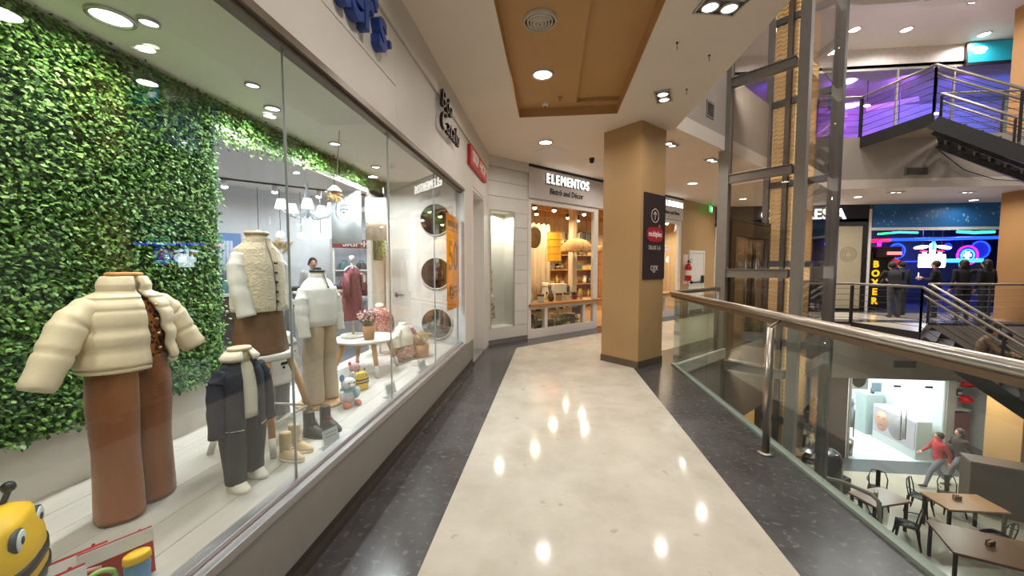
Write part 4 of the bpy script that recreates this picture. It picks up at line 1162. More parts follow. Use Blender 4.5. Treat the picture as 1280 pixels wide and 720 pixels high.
for y0, y1 in ((-0.23, -0.05), (-0.02, 0.10), (0.13, 0.23)): MB().box(0.003, 0.0036, y0, y1, 0.43, 0.50).build('print_bar', M('poster_brown', (120, 70, 20), 0.5, var=0), ps)

# signs on the fascia
BL = M('letter_blue', (34, 66, 140), 0.35, var=0.03)
sg = thing('blue_letter_sign', 'thick blue raised lettering on the fascia, cut by the top edge', 'sign', (WX, 2.27, 2.90))
text("carter's", 'lettering', 0.40, BL, (0.03, 0.215, -0.04), RT, sg, 0.03, 'RIGHT', 'BOTTOM_BASELINE', bold=0.010, sx=0.80)
MB().box(0.0, 0.06, 0.25, 0.29, 0.03, 0.075).build('dot', BL, sg, bevel=0.008)
sg = thing('script_letter_sign', 'dark raised script lettering in two lines on the fascia before the red sign', 'sign', (WX, 4.05, 3.02))
BRZ = M('letter_bronze', (52, 46, 46), 0.3, 0.5, var=0.03)
FACE = M('letter_face', (206, 200, 198), 0.35, 0.1, var=0.03)
for s_, zz, yy, sz in (('Bde', 0.11, -0.14, 0.26), ('Catalu', -0.10, 0.0, 0.28)):
    a = text(s_, 'lettering', sz, BRZ, (0.05, yy, zz), RT, sg, 0.016, bold=-0.004, shear=0.25)
    text(s_, 'letter_face', sz, FACE, (0.0675, yy, zz), RT, sg, 0.001, bold=-0.008, shear=0.25)
sg = thing('red_box_sign', 'red sign box with white lettering above the recessed white door', 'sign', (WX, 5.72, 2.985))
MB().box(0.0, 0.05, -0.60, 0.62, -0.135, 0.135).build('sign_box', M('sign_red', (190, 40, 36), 0.4, var=0.03), sg, bevel=0.006)
text('SKIP', 'lettering', 0.22, WHITE, (0.052, -0.28, 0.0), RT, sg, 0.004, bold=0.006)
text('HOP', 'lettering', 0.22, WHITE, (0.052, 0.30, 0.0), RT, sg, 0.004, bold=0.006)
MB().ell((0.052, 0.03, 0), (0.004, 0.03, 0.03), 12, 8).build('dot', WHITE, sg)

# things in the lit niche of the board wall
for i, (z, w_) in enumerate(((1.52, 0.05), (1.34, 0.07), (1.18, 0.07), (1.02, 0.07))):
    t = thing('hair_bow_card', ('heart-shaped card at the top of the lit niche', 'hair bow card under the heart card in the niche', 'hair bow card in the middle of the niche strip', 'lowest hair bow card on the niche strip')[i], 'card', O45(0.20, 0.27, z), A45)
    if i == 0:
        MB().ell((-0.025, -0.01, 0.02), (0.032, 0.01, 0.03), 12, 8).ell((0.025, -0.01, 0.02), (0.032, 0.01, 0.03), 12, 8).build('heart_lobes', M('heart_brown', (90, 60, 56), 0.6), t)
        MB().prism([(-0.05, 0.01), (0.05, 0.01), (0.0, -0.06)], -0.008, 0.008).xf(np.array(Matrix.Rotation(PI / 2, 3, 'X')), (0, -0.01, 0)).build('heart_point', M('heart_brown', (90, 60, 56), 0.6), t)
    else:
        MB().box(-0.08, 0.08, -0.012, 0.0, -0.07, 0.07).build('card', M('card_kraft', (196, 176, 150), 0.7), t)
        for dx in (-0.04, 0.04):
            MB().ell((dx, -0.02, 0.0), (0.03, 0.012, 0.025), 10, 7).build('bow', M('bow_mixed', (150, 110, 96), 0.8, var=0.3, scale=40), t)
t = thing('hanging_garment', 'small cream patterned garment hanging at the bottom of the lit niche', 'garment', O45(0.20, 0.20, 0.36), A45)
MB().loft(interp([(0, 0, 0.10, 0.10, 0.05), (0, 0, 0.3, 0.085, 0.045), (0, 0, 0.5, 0.075, 0.04), (0, 0, 0.56, 0.03, 0.02)], 14), 24, fn=folds(6, 0.05)).build('cloth', patchy('cream_pattern', [(214, 202, 180), (186, 168, 140), (120, 110, 90)], 18), t)
MB().tube([(0, 0, 0.56), (0, 0, 0.62)], 0.004, 6).build('hook', STEEL, t)
MB().cyl((0, 0, 0.0), (0, 0, 0.12), 0.03).build('base', SKINM, t)

# ---- shop interior behind the opening
SF = M('shop_floor_grey', (120, 120, 124), 0.3, var=0.05)
mb = MB().prism([(-10, -0.6), (HX - 0.08, -0.6), (HX - 0.08, 10.8), (-10, 3.1)], -0.05, 0.001)
struct(mb.build('floor', SF), 'grey floor inside the children shop')
mb = MB().prism([(-10, -0.6), (HX - 0.09, -0.6), (HX - 0.09, 10.8), (-10, 3.1)], 3.0, 3.1)
struct(mb.build('ceiling', WHITE), 'white ceiling inside the children shop')
BWX, BWY = -6.0, 7.1
SWALL = M('shop_wall', (206, 206, 208), 0.6, var=0.02)
mb = MB().box(-6.0, 5.3, 0.0, 0.1, 0, 3.0)
bw = struct(mb.build('wall_back', SWALL, loc=(BWX, BWY, 0), rotz=A45), 'white back wall inside the children shop')
mb = MB().box(HX - 0.08, HX, 4.98, 10.8, 0, 3.0)
struct(mb.build('wall_side', SWALL))
mb = MB().box(-10.1, -10.0, -0.6, 3.1, 0, 3.0)
struct(mb.build('wall_side', SWALL))
mb = MB().box(-10.1, HX - 0.08, -0.7, -0.6, 0, 3.0)
struct(mb.build('wall_side', SWALL))


def BW(u, d, z):      # point in front of the back wall: u along, d towards the viewer
    return (BWX + u * S2 + d * S2, BWY + u * S2 - d * S2, z)


# bluish shop window with curtain at far left
t = thing('curtained_window', 'bluish window with pale curtain at the back of the children shop', 'window', BW(-0.55, 0.05, 0), A45)
MB().box(-0.5, 0.3, 0.0, 0.02, 1.2, 2.1).build('glass', M('blue_window', (110, 140, 190), 0.3), t)
for i in range(8):
    MB().cyl((-0.28 + i * 0.06, -0.02, 1.2), (-0.28 + i * 0.06, -0.02, 1.95), 0.032, n=10).build('curtain_fold', M('pale_curtain', (176, 184, 204), 0.8), t)
MB().box(-0.5, 0.3, -0.03, 0.0, 1.14, 1.2).build('sill', M('teal_sill', (70, 120, 130), 0.5), t)
# shelf with bags
BAGC = [(60, 90, 120), (40, 46, 60), (190, 70, 90), (70, 110, 110), (90, 60, 50), (150, 130, 110), (50, 50, 56), (120, 50, 50)]


def bag(label, loc, rotz, c, s=1.0, group='bags on the shop shelves'):
    t = thing('bag', label, 'bag', loc, rotz, group)
    m_ = M('bag_%d_%d_%d' % c, c, 0.6, var=0.1)
    MB().loft(interp([(0, 0, 0, 0.14 * s, 0.07 * s), (0, 0, 0.03, 0.15 * s, 0.08 * s), (0, 0, 0.13 * s, 0.14 * s, 0.07 * s), (0, 0, 0.19 * s, 0.10 * s, 0.045 * s)], 8), 16, e=3).build('body', m_, t)
    MB().tube([(-0.07 * s, 0, 0.17 * s), (-0.05 * s, 0, 0.25 * s), (0.05 * s, 0, 0.25 * s), (0.07 * s, 0, 0.17 * s)], 0.009 * s, 6).build('handle', DARK, t)
    return t


cb = thing('shelf_counter', 'grey counter unit with dark drawers at the back of the children shop', 'counter', BW(-0.9, 0.75, 0), A45)
MB().box(-0.9, 1.1, -0.25, 0.25, 0.92, 0.97).build('counter_top', M('pale_top', (190, 190, 190), 0.4), cb)
MB().box(-0.88, 1.08, -0.22, 0.22, 0, 0.92).build('body', M('counter_dark', (86, 76, 72), 0.5), cb)
for i in range(4):
    d = MB().box(-0.84 + i * 0.49, -0.40 + i * 0.49, -0.24, -0.22, 0.45, 0.85).build('drawer', M('drawer_brown', (74, 58, 50), 0.5), cb)
    MB().cyl((-0.62 + i * 0.49, -0.24, 0.65), (-0.62 + i * 0.49, -0.262, 0.65), 0.03, n=14).build('knob', ALU, d)
for i in range(5):
    bag('%s bag on the grey counter at the back of the shop, %s' % (('blue', 'dark', 'pink', 'teal', 'brown')[i], ('far left', 'second', 'third', 'fourth', 'far right')[i]), BW(-1.6 + i * 0.38, 0.75, 0.97), A45 + 0.2 * (i % 3 - 1), BAGC[i], 1.05)
# sales counter with gold script sign and globe pendants
ct = thing('sales_counter', 'long pale sales counter under the globe pendants', 'counter', BW(1.15, 1.2, 0), A45)
MB().box(-0.85, 1.0, -0.28, 0.28, 1.02, 1.07).build('counter_top', DARK, ct)
MB().box(-0.82, 0.97, -0.25, 0.25, 0, 1.02).build('body', M('counter_grey', (158, 156, 156), 0.5), ct)
gs = thing('gold_script_sign', 'gold script lettering on the wall behind the sales counter', 'sign', BW(0.30, 0.02, 1.92), A45)
text('baby', 'lettering', 0.34, M('gold_letter', (206, 164, 90), 0.25, 0.9, var=0.02), (0, -0.02, 0), (PI / 2, 0, 0), gs, 0.012, shear=0.3, bold=0.004)
for i in range(4):
    t = thing('globe_pendant', 'white globe pendant lamp over the sales counter, %s from the left' % ('first', 'second', 'third', 'fourth')[i], 'lamp', BW(0.0 + i * 0.36, 0.6, 2.08), A45, 'globe pendants over the sales counter')
    MB().ell((0, 0, 0), (0.075, 0.075, 0.06), 16, 10).build('globe', EM('globe_white', (255, 250, 244), 7.0), t)
    MB().cyl((0, 0, 0.06), (0, 0, 0.87), 0.005, n=6).build('cord', DARK, t)
# wall shelf unit with red sign
ub = thing('shelf_unit', 'wall shelf unit with red header sign at the back of the shop', 'shelf', BW(1.95, 0.2, 0), A45)
MB().box(-0.6, 0.65, -0.2, 0.0, 0, 0.05).box(-0.6, -0.56, -0.2, 0.0, 0, 2.05).box(0.61, 0.65, -0.2, 0.0, 0, 2.05).build('frame', WHITE, ub)
MB().box(-0.56, 0.61, -0.02, 0.0, 0.05, 1.86).build('back_panel', M('shelf_back', (180, 186, 196), 0.6), ub)
for z in (0.5, 0.95, 1.35): MB().box(-0.56, 0.61, -0.2, -0.02, z, z + 0.03).build('shelf', WHITE, ub)
hs = MB().box(-0.6, 0.65, -0.22, -0.16, 1.86, 2.06).build('header', M('header_red', (120, 40, 44), 0.5), ub)
text('SKIP•HOP', 'lettering', 0.20, M('header_letter', (216, 206, 200), 0.5, var=0), (0.03, -0.226, 1.96), (PI / 2, 0, 0), hs, 0.003, bold=0.004)
for i in range(9):
    r, c = divmod(i, 3)
    bag('small bag on the red-headed shelf unit, %s shelf, %s' % (('lowest', 'middle', 'top')[r], ('left', 'centre', 'right')[c]), BW(1.62 + c * 0.36, 0.30, (0.53, 0.98, 1.38)[r]), A45, BAGC[(i * 3 + 1) % 8], 0.8)
# low round rack counter right, folded clothes
t = thing('folded_clothes_table', 'grey display table with folded clothes in the children shop', 'table', (-3.9, 6.2, 0), A45)
MB().box(-0.6, 0.6, -0.3, 0.3, 0.84, 0.9).build('table_top', M('pale_top', (190, 190, 190), 0.4), t)
MB().box(-0.56, 0.56, -0.26, 0.26, 0, 0.84).build('body', M('counter_grey', (158, 156, 156), 0.5), t)
for i in range(4):
    o = thing('folded_stack', 'folded clothes stack on the grey display table, %s from the left' % ('first', 'second', 'third', 'fourth')[i], 'clothes', (-3.9 + (-0.42 + i * 0.28) * S2, 6.2 + (-0.42 + i * 0.28) * S2, 0.9), A45)
    for j in range(3):
        MB().box(-0.11, 0.11, -0.14, 0.14, j * 0.045, j * 0.045 + 0.04).build('garment', M('fold_%d' % ((i + j) % 5), [(150, 60, 70), (60, 66, 90), (210, 200, 190), (120, 100, 90), (190, 140, 130)][(i + j) % 5], 0.9), o, bevel=0.012)
# spot track
tr = thing('track_light', 'black lighting track with white spot heads on the shop ceiling', 'light', BW(0.6, 0.9, 3.0), A45)
MB().box(-2.2, 1.6, -0.015, 0.015, -0.03, 0.0).build('track', DARK, tr)
for i, u in enumerate((-1.1, -0.35, 0.4, 1.15)):
    h = MB().cyl((u, 0, -0.15), (u, -0.05, -0.05), 0.045, n=14).build('spot_head', WHITE, tr)
    MB().ell((u, 0.003, -0.155), (0.05, 0.05, 0.03), 14, 8).build('lens', EM('spot_lens', (255, 252, 248), 16.0), h)
for x, y in ((-3.6, 3.0), (-4.4, 4.4), (-3.6, 5.6), (-5.6, 5.6), (-6.4, 3.6), (-3.0, 7.6), (-4.6, 7.4)):
    downlight((x, y, 2.999), 'round downlight in the children shop ceiling, %s' % {-3.6: 'near the opening' if y < 4 else 'above the folded clothes', -4.4: 'by the chandelier', -5.6: 'before the gold lettering', -6.4: 'far left', -3.0: 'far right corner', -4.6: 'above the red-headed shelf'}[x], 0, 0.07)
    lamp('shop_lamp', 'AREA', (x, y, 2.97), P_SPOT, (0.90, 0.95, 1.0), 0.25)
# chandelier
cd = thing('chandelier', 'white five-arm chandelier with fabric shades inside the children shop', 'chandelier', (-3.08, 4.5, 2.15))
CW = M('chandelier_white', (214, 224, 230), 0.4, var=0.02)
MB().lathe([(0.0005, 0.85), (0.06, 0.85), (0.05, 0.83), (0.012, 0.82)], n=16).cyl((0, 0, 0.32), (0, 0, 0.83), 0.006, n=8).build('rod', CW, cd)
MB().lathe([(0.006, 0.36), (0.025, 0.33), (0.012, 0.27), (0.035, 0.18), (0.045, 0.08), (0.02, -0.02), (0.03, -0.06), (0.0005, -0.10)], n=18).build('body', CW, cd)
for i in range(5):
    a = 2 * PI * i / 5 + 0.3; c, s_ = math.cos(a), math.sin(a)
    ar = MB().tube([(0.03 * c, 0.03 * s_, -0.02), (0.12 * c, 0.12 * s_, -0.09), (0.24 * c, 0.24 * s_, -0.07), (0.29 * c, 0.29 * s_, 0.0)], 0.008, 8).build('arm', CW, cd)
    MB().lathe([(0.045, 0.09), (0.072, -0.02)], (0.29 * c, 0.29 * s_, 0.02), 18).build('shade', EM('shade_glow', (250, 250, 252), 2.2), ar)


# ================================================================ GIFT SHOP ON THE DIAGONAL
def el(name, mb, mat, parent=None, **k):
    return mb.build(name, mat, parent, **k)


SGNW = M('sign_band_white', (206, 200, 196), 0.5, var=0.02)
FRW = M('frame_white', (222, 216, 208), 0.45, var=0.02)
WARMW = M('warm_plaster', (214, 186, 146), 0.7, var=0.05)
mb = MB().box(0.96, 7.06, -0.03, 0.12, 2.80, 3.40)
sb = struct(mb.build('wall_shop_fascia', SGNW, loc=O45(0), rotz=A45), 'pale sign band above the gift shop windows')
MB().box(0.96, 7.06, -0.05, 0.12, 3.40, 3.449).build('black_strip', BLACK, sb)  # solid black strip along the top of the sign band
MB().box(0.96, 7.06, -0.045, -0.03, 2.80, 2.835).build('lower_trim', SGNW, sb)
mb = MB().box(0.97, 9.25, 0.12, 4.0, -0.04, 0.003)
struct(mb.build('floor', M('shop_wood_floor', (150, 112, 74), 0.35, var=0.1, aniso=(1, 8, 1)), loc=O45(0), rotz=A45), 'warm wooden floor of the gift shop')
mb = MB().box(0.97, 9.25, 0.12, 3.6, 3.15, 3.3)
struct(mb.build('ceiling', M('warm_ceiling', (206, 170, 120), 0.7), loc=O45(0), rotz=A45), 'warm ceiling of the gift shop')
mb = MB().box(0.97, 9.25, 3.5, 3.6, 0, 3.2)
struct(mb.build('wall_shop_back', WARMW, loc=O45(0), rotz=A45), 'warm back wall of the gift shop')
mb = MB().box(0.965, 1.0, 0.12, 3.5, 0, 3.2)
struct(mb.build('wall_shop_side', WARMW, loc=O45(0), rotz=A45))
mb = MB().box(9.2, 9.25, 0.16, 3.5, 0, 3.2)
struct(mb.build('wall_shop_side', WARMW, loc=O45(0), rotz=A45))


def shopwin(name, s0, s1, label, mull):
    w_ = MB().box(s0, s0 + 0.085, 0.0, 0.08, 0, 2.80).build(name, FRW, loc=O45(0), rotz=A45, bevel=0.003)
    struct(w_, label)
    MB().box(s1 - 0.15, s1, 0.0, 0.08, 0, 2.80).build('post', FRW, w_, bevel=0.003)
    MB().box(s0 + 0.085, s1 - 0.15, 0.0, 0.08, 2.70, 2.80).build('head', FRW, w_)
    MB().box(s0 + 0.085, s1 - 0.15, 0.0, 0.08, 0.0, 0.17).build('bottom_rail', FRW, w_)
    MB().box(s0 + 0.085, s1 - 0.15, 0.0, 0.08, 0.58, 0.64).build('middle_rail', FRW, w_)
    MB().box(s0 + 0.02, s1 + 0.12, -0.07, 0.50, 0.645, 0.695).build('ledge', M('ledge_wood', (168, 116, 64), 0.45, var=0.12, aniso=(1, 9, 9)), w_, bevel=0.004)
    for s in mull: MB().box(s - 0.04, s + 0.04, 0.0, 0.08, 0.17, 0.58).build('mullion', FRW, w_)
    MB().box(s0 + 0.085, s1 - 0.15, 0.035, 0.045, 0.70, 2.70).build('pane', GLZ, w_)
    e = [s0 + 0.085] + list(mull) + [s1 - 0.15]
    for a, b in zip(e[:-1], e[1:]): MB().box(a + 0.04, b - 0.04, 0.035, 0.045, 0.17, 0.58).build('pane', GLZ, w_)


shopwin('window_2', 0.965, 3.14, 'white framed gift shop window with wooden ledge left of the column', (1.47, 2.67))
shopwin('window_3', 5.55, 7.05, 'white framed gift shop window right of the column', (6.25,))
LETW = EM('letter_white', (255, 252, 246), 2.6)
for s, lb, w2 in ((2.06, 'lit white gift shop lettering over the window left of the column', 1.0), (6.45, 'lit white gift shop lettering right of the column', 0.8)):
    sg = thing('lit_letter_sign', lb, 'sign', O45(s, -0.03, 3.22), A45)
    adv = dict(E=0.142, L=0.128, M=0.185, N=0.165, T=0.142, O=0.168, S=0.14); xc = -0.68
    for i, ch in enumerate('ELEMENTOS'):
        x = (xc + adv[ch] / 2) * w2; xc += adv[ch]
        text(ch, 'letter', 0.27 * w2, LETW, (x, -0.035, 0), (PI / 2, 0, 0), sg, 0.012, bold=0.0, sx=0.76)
        text(ch, 'letter_back', 0.27 * w2, M('letter_dark_edge', (60, 54, 52), 0.5), (x, -0.012, -0.004), (PI / 2, 0, 0), sg, 0.011, bold=0.010, sx=0.78)
    text('Bistró and Décor', 'tagline', 0.17 * w2, M('tagline_dark', (76, 68, 68), 0.5, var=0), (-0.02, -0.006, -0.235), (PI / 2, 0, 0), sg, 0.005, bold=0.002, sx=0.86)

# lamps hanging in the window
RAT = patchy('rattan', [(150, 104, 52), (196, 148, 82), (120, 80, 40), (214, 170, 104)], 40, 0.8, 0.6)


def cordlamp(name, label, s, d, z, ztop=3.15):
    t = thing(name, label, 'lamp', O45(s, d, z), A45)
    return t


t = cordlamp('lantern_pendant', 'tall yellow cylindrical lantern pendant in the gift shop window', 2.55, 0.85, 1.58)
MB().lathe([(0.165, 0.0), (0.17, 0.02), (0.165, 0.3), (0.17, 0.66), (0.165, 0.68)], n=28).build('shade', EM('lantern_yellow', (232, 158, 34), 0.75), t)
for z in (0.0, 0.17, 0.34, 0.51, 0.68): MB().tube([(0.172 * math.cos(a), 0.172 * math.sin(a), z) for a in np.linspace(0, 2 * PI, 28, endpoint=False)], 0.005, 5, loop=True).build('hoop', M('lantern_hoop', (190, 120, 40), 0.6), t)
MB().cyl((0, 0, 0.68), (0, 0, 1.57), 0.005, n=6).build('cord', DARK, t)
MB().ell((0, 0, 0.46), 0.06, 12, 8).build('bulb', EM('warm_bulb', (255, 220, 160), 9.0), t)
lamp('lantern_light', 'POINT', (0, 0, 0.3), 8, (1, 0.75, 0.4), 0.06, t)
t = cordlamp('rattan_pendant', 'oval brown rattan pendant at the left of the gift shop window', 1.68, 0.6, 1.86)
MB().ell((0, 0, 0.24), (0.15, 0.15, 0.25), 20, 12).build('shade', RAT, t)
MB().cyl((0, 0, 0.49), (0, 0, 1.29), 0.005, n=6).build('cord', DARK, t)
t = cordlamp('rattan_pendant', 'wide dome rattan pendant at the middle of the gift shop window', 3.64, 1.1, 1.86)
MB().lathe([(0.44, 0.0), (0.43, 0.07), (0.36, 0.19), (0.22, 0.29), (0.06, 0.33), (0.02, 0.335)], n=32).build('shade', RAT, t)
random.seed(9)
mb = MB()
for i in range(110):
    a = random.uniform(0, 2 * PI); mb.tube([(0.43 * math.cos(a), 0.43 * math.sin(a), 0.03), (0.445 * math.cos(a + 0.03), 0.445 * math.sin(a + 0.03), -0.05 - 0.03 * random.random())], 0.006, 4)
o = mb.build('fringe', ISLAND('rattan_fringe', [(170, 120, 60), (206, 160, 92), (140, 98, 50)], 0.9), t); o['kind'] = 'stuff'
MB().cyl((0, 0, 0.33), (0, 0, 1.29), 0.006, n=6).build('cord', DARK, t)
MB().ell((0, 0, 0.12), 0.05, 10, 7).build('bulb', EM('warm_bulb', (255, 220, 160), 9.0), t)
# ceiling beams and spots
for i, d in enumerate((0.45, 1.15, 1.9, 2.7)):
    o = MB().box(1.0, 9.2, d - 0.05, d + 0.05, 2.98, 3.15).build('ceiling_beam', M('beam_ochre', (170, 122, 62), 0.6, var=0.1), loc=O45(0), rotz=A45)
    tag(o, 'ochre wooden ceiling beam of the gift shop, %s behind the window' % ('first', 'second', 'third', 'fourth')[i], 'beam')
k_ = 0
for s, d in ((1.9, 0.8), (2.5, 1.5), (3.2, 1.5), (3.7, 0.8), (4.4, 1.5), (3.3, 2.3), (4.6, 2.3), (5.6, 1.5), (6.4, 0.8), (7.4, 1.2), (8.4, 1.2), (8.0, 2.4), (5.4, 2.6), (6.3, 2.6)):  # last two spots added to brighten the back shelves
    k_ += 1
    t = thing('shop_spot', 'warm ceiling spot of the gift shop, number %d counted from the left front' % k_, 'light', O45(s, d, 3.15), A45 + k_, 'warm ceiling spots of the gift shop')
    t['label'] = 'warm white ceiling spot inside the gift shop'
    MB().cyl((0, 0, -0.22), (0, 0, -0.02), 0.05, n=14).cyl((0, 0, -0.03), (0, 0, 0), 0.012, n=8).build('body', DARK, t)
    MB().ell((0, 0, -0.225), (0.055, 0.055, 0.04), 12, 8).build('lens', EM('warm_lens', (255, 232, 196), 16.0), t)
    lamp('bulb', 'AREA', (0, 0, -0.28), P_WARM, (1, 0.80, 0.55), 0.12, t)
# curtains (three panels of folds)
CUR = M('linen_curtain', (206, 184, 154), 0.85, var=0.06, scale=5, aniso=(8, 8, 0.5))
for i, (s0, s1, lb) in enumerate(((2.0, 2.75, 'left'), (2.78, 3.5, 'right'))):
    t = thing('curtain', 'floor-length beige linen curtain in the gift shop, %s panel' % lb, 'curtain', O45(s0, 1.95, 0), A45)
    xs = np.linspace(0, s1 - s0, 60); rs = []
    for zz in (0.3, 1.0, 2.0, 2.62):
        rs.append([(x, 0.05 * math.sin(x * 34 + zz * 0.6), zz) for x in xs] + [(x, 0.05 * math.sin(x * 34 + zz * 0.6) + 0.012, zz) for x in xs[::-1]])
    MB().rings(rs).build('cloth', CUR, t)
    MB().cyl((0, 0, 2.62), (s1 - s0, 0, 2.62), 0.012).build('rod', DARK, t)
o = MB().box(3.95, 4.12, 1.5, 1.67, 0, 3.15).build('wall_shop_pier', M('pier_cream', (214, 190, 156), 0.6), loc=O45(0), rotz=A45)
struct(o)

# shelves at the back with goods
ORN = [(80, 66, 54), (200, 170, 130), (130, 96, 62), (232, 220, 196), (70, 92, 66), (160, 66, 44), (120, 118, 110), (214, 180, 96)]


def vase(name, label, loc, s, c, kind, group):
    t = thing(name, label, name.split('_')[-1], loc, 0, group)
    m_ = M('ware_%d_%d_%d' % c, c, 0.4, var=0.12, scale=20)
    if kind == 0:
        MB().lathe([(0.0005, 0), (0.05 * s, 0), (0.075 * s, 0.07 * s), (0.06 * s, 0.15 * s), (0.025 * s, 0.2 * s), (0.035 * s, 0.24 * s), (0.028 * s, 0.24 * s), (0.02 * s, 0.2 * s)], n=16).build('body', m_, t)
        MB().tube([(0.035 * s, 0, 0.22 * s), (0.07 * s, 0, 0.2 * s), (0.065 * s, 0, 0.14 * s)], 0.008 * s, 6).build('handle', m_, t)
    elif kind == 1:
        MB().lathe([(0.0005, 0), (0.035 * s, 0), (0.037 * s, 0.15 * s), (0.014 * s, 0.2 * s), (0.014 * s, 0.25 * s)], n=14).build('body', m_, t)
        MB().cyl((0, 0, 0.25 * s), (0, 0, 0.275 * s), 0.016 * s, n=10).build('stopper', DARK, t)
    elif kind == 2:
        MB().lathe([(0.0005, 0), (0.06 * s, 0), (0.085 * s, 0.11 * s), (0.078 * s, 0.11 * s), (0.055 * s, 0.02 * s)], n=16).build('pot', m_, t)
        mb = MB(); random.seed(int(s * 100) + c[0])
        for _ in range(16):
            a = random.uniform(0, 2 * PI); mb.leaf((0, 0, 0.08 * s), (math.cos(a), math.sin(a), random.uniform(0.6, 2)), (0, 0, 1), 0.16 * s, 0.02 * s, 0, 0.4)
        mb.build('foliage', M('shop_plant', (80, 96, 50), 0.6, var=0.2), t)
    else:
        MB().box(-0.07 * s, 0.07 * s, -0.05 * s, 0.05 * s, 0, 0.16 * s).build('box', m_, t, bevel=0.006)
        MB().box(-0.074 * s, 0.074 * s, -0.054 * s, 0.054 * s, 0.12 * s, 0.165 * s).build('lid', M('ware_lid', (120, 96, 70), 0.6), t)
    return t


COLN = ['dark', 'sand', 'brown', 'cream', 'green', 'rust', 'grey', 'ochre']
KN = ['glass_jug', 'tall_bottle', 'potted_plant', 'gift_box']


def shelfunit(s0, s1, d, zs, label, seed, parent_name='goods_shelf', full=True):
    t = thing(parent_name, label, 'shelf', O45(s0, d, 0), A45)
    for z in zs: MB().box(0, s1 - s0, -0.3, 0.0, z - 0.03, z).build('shelf', M('shelf_wood', (170, 124, 76), 0.5, var=0.12), t)
    MB().box(0, 0.03, -0.3, 0, 0, zs[-1]).box(s1 - s0 - 0.03, s1 - s0, -0.3, 0, 0, zs[-1]).build('uprights', M('shelf_wood', (170, 124, 76), 0.5, var=0.12), t)
    MB().box(0.03, s1 - s0 - 0.03, -0.02, 0.0, 0.0, zs[-1]).build('back_panel', M('shelf_backing', (176, 136, 92), 0.7), t)
    random.seed(seed)
    n = 0
    for zi, z in enumerate(zs[:-1]):
        x = 0.14; q_ = -1
        while x < s1 - s0 - 0.1:
            k = random.randrange(4); c = random.randrange(8); s = random.uniform(0.85, 1.35); q_ += 1
            vase(KN[k], '%s %s on the %s, %s board, %s' % (COLN[c], KN[k].replace('_', ' '), label.split(' with')[0], ('lowest', 'second', 'third', 'top')[zi], ('first', 'second', 'third', 'fourth', 'fifth', 'sixth', 'seventh')[q_]), O45(s0 + x, d - 0.16, z), s, ORN[c], k, 'goods on the gift shop shelves')
            x += random.uniform(0.2, 0.28)


shelfunit(4.3, 5.6, 3.45, (0.35, 0.85, 1.35, 1.85, 2.35), 'left back wall shelf with mixed goods', 1)
shelfunit(5.65, 6.95, 3.45, (0.35, 0.85, 1.35, 1.85, 2.35), 'right back wall shelf with mixed goods', 2)
shelfunit(7.4, 8.6, 3.45, (0.35, 0.95, 1.55, 2.15), 'far corner shelf with mixed goods', 3)
# row of books on the top shelf
random.seed(21)
x = 5.72
n = 0
while x < 6.85:
    w_ = random.uniform(0.035, 0.06); h_ = random.uniform(0.24, 0.33); n += 1
    c = random.choice([(60, 50, 46), (120, 96, 70), (170, 150, 120), (80, 84, 80), (40, 40, 44)])
    t = thing('book', 'upright book on the top back shelf of the gift shop', 'book', O45(x + w_ / 2, 3.28, 2.35), A45, 'books on the top shelf of the gift shop')
    MB().box(-w_ / 2, w_ / 2, -0.10, 0.10, 0, h_).build('cover', M('book_%d' % c[0], c, 0.6), t)
    MB().box(-w_ / 2 + 0.004, w_ / 2 - 0.004, -0.096, 0.097, h_ - 0.001, h_ + 0.001).build('pages', CRML, t)
    x += w_ + 0.004
# objects on the window ledge
LZ = 0.695
vase('glass_jug', 'white round jug on the left end of the window ledge', O45(1.22, 0.25, LZ), 1.1, (220, 206, 180), 0, 'goods on the gift shop window ledge')
for i, (s, k, c) in enumerate(((1.55, 3, 3), (1.85, 0, 2), (2.1, 3, 1), (2.35, 3, 3), (2.62, 2, 5), (2.85, 1, 7))):
    vase(KN[k], '%s %s on the gift shop window ledge, %s from the left' % (COLN[c], KN[k].replace('_', ' '), ('second', 'third', 'fourth', 'fifth', 'sixth', 'seventh')[i]), O45(s, 0.25, LZ), 1.0, ORN[c], k, 'goods on the gift shop window ledge')
# framed print / clock leaning at left
t = thing('round_clock', 'dark round clock leaning at the left end of the window ledge', 'clock', O45(1.25, 0.42, LZ + 0.17), A45)
R = np.array(Matrix.Rotation(PI / 2, 3, 'X'))
MB().lathe([(0.0005, 0.0), (0.16, 0.0), (0.17, 0.02), (0.15, 0.03), (0.0005, 0.03)], n=28).xf(R).build('case', DARK, t)
MB().lathe([(0.0005, 0.031), (0.14, 0.031)], n=28).xf(R).build('face', CRML, t)
MB().bar((0, -0.033, 0), (0.0, -0.033, 0.09), 0.003, 0.008).bar((0, -0.033, 0), (0.06, -0.033, 0.02), 0.003, 0.008).build('hands', BLACK, t)
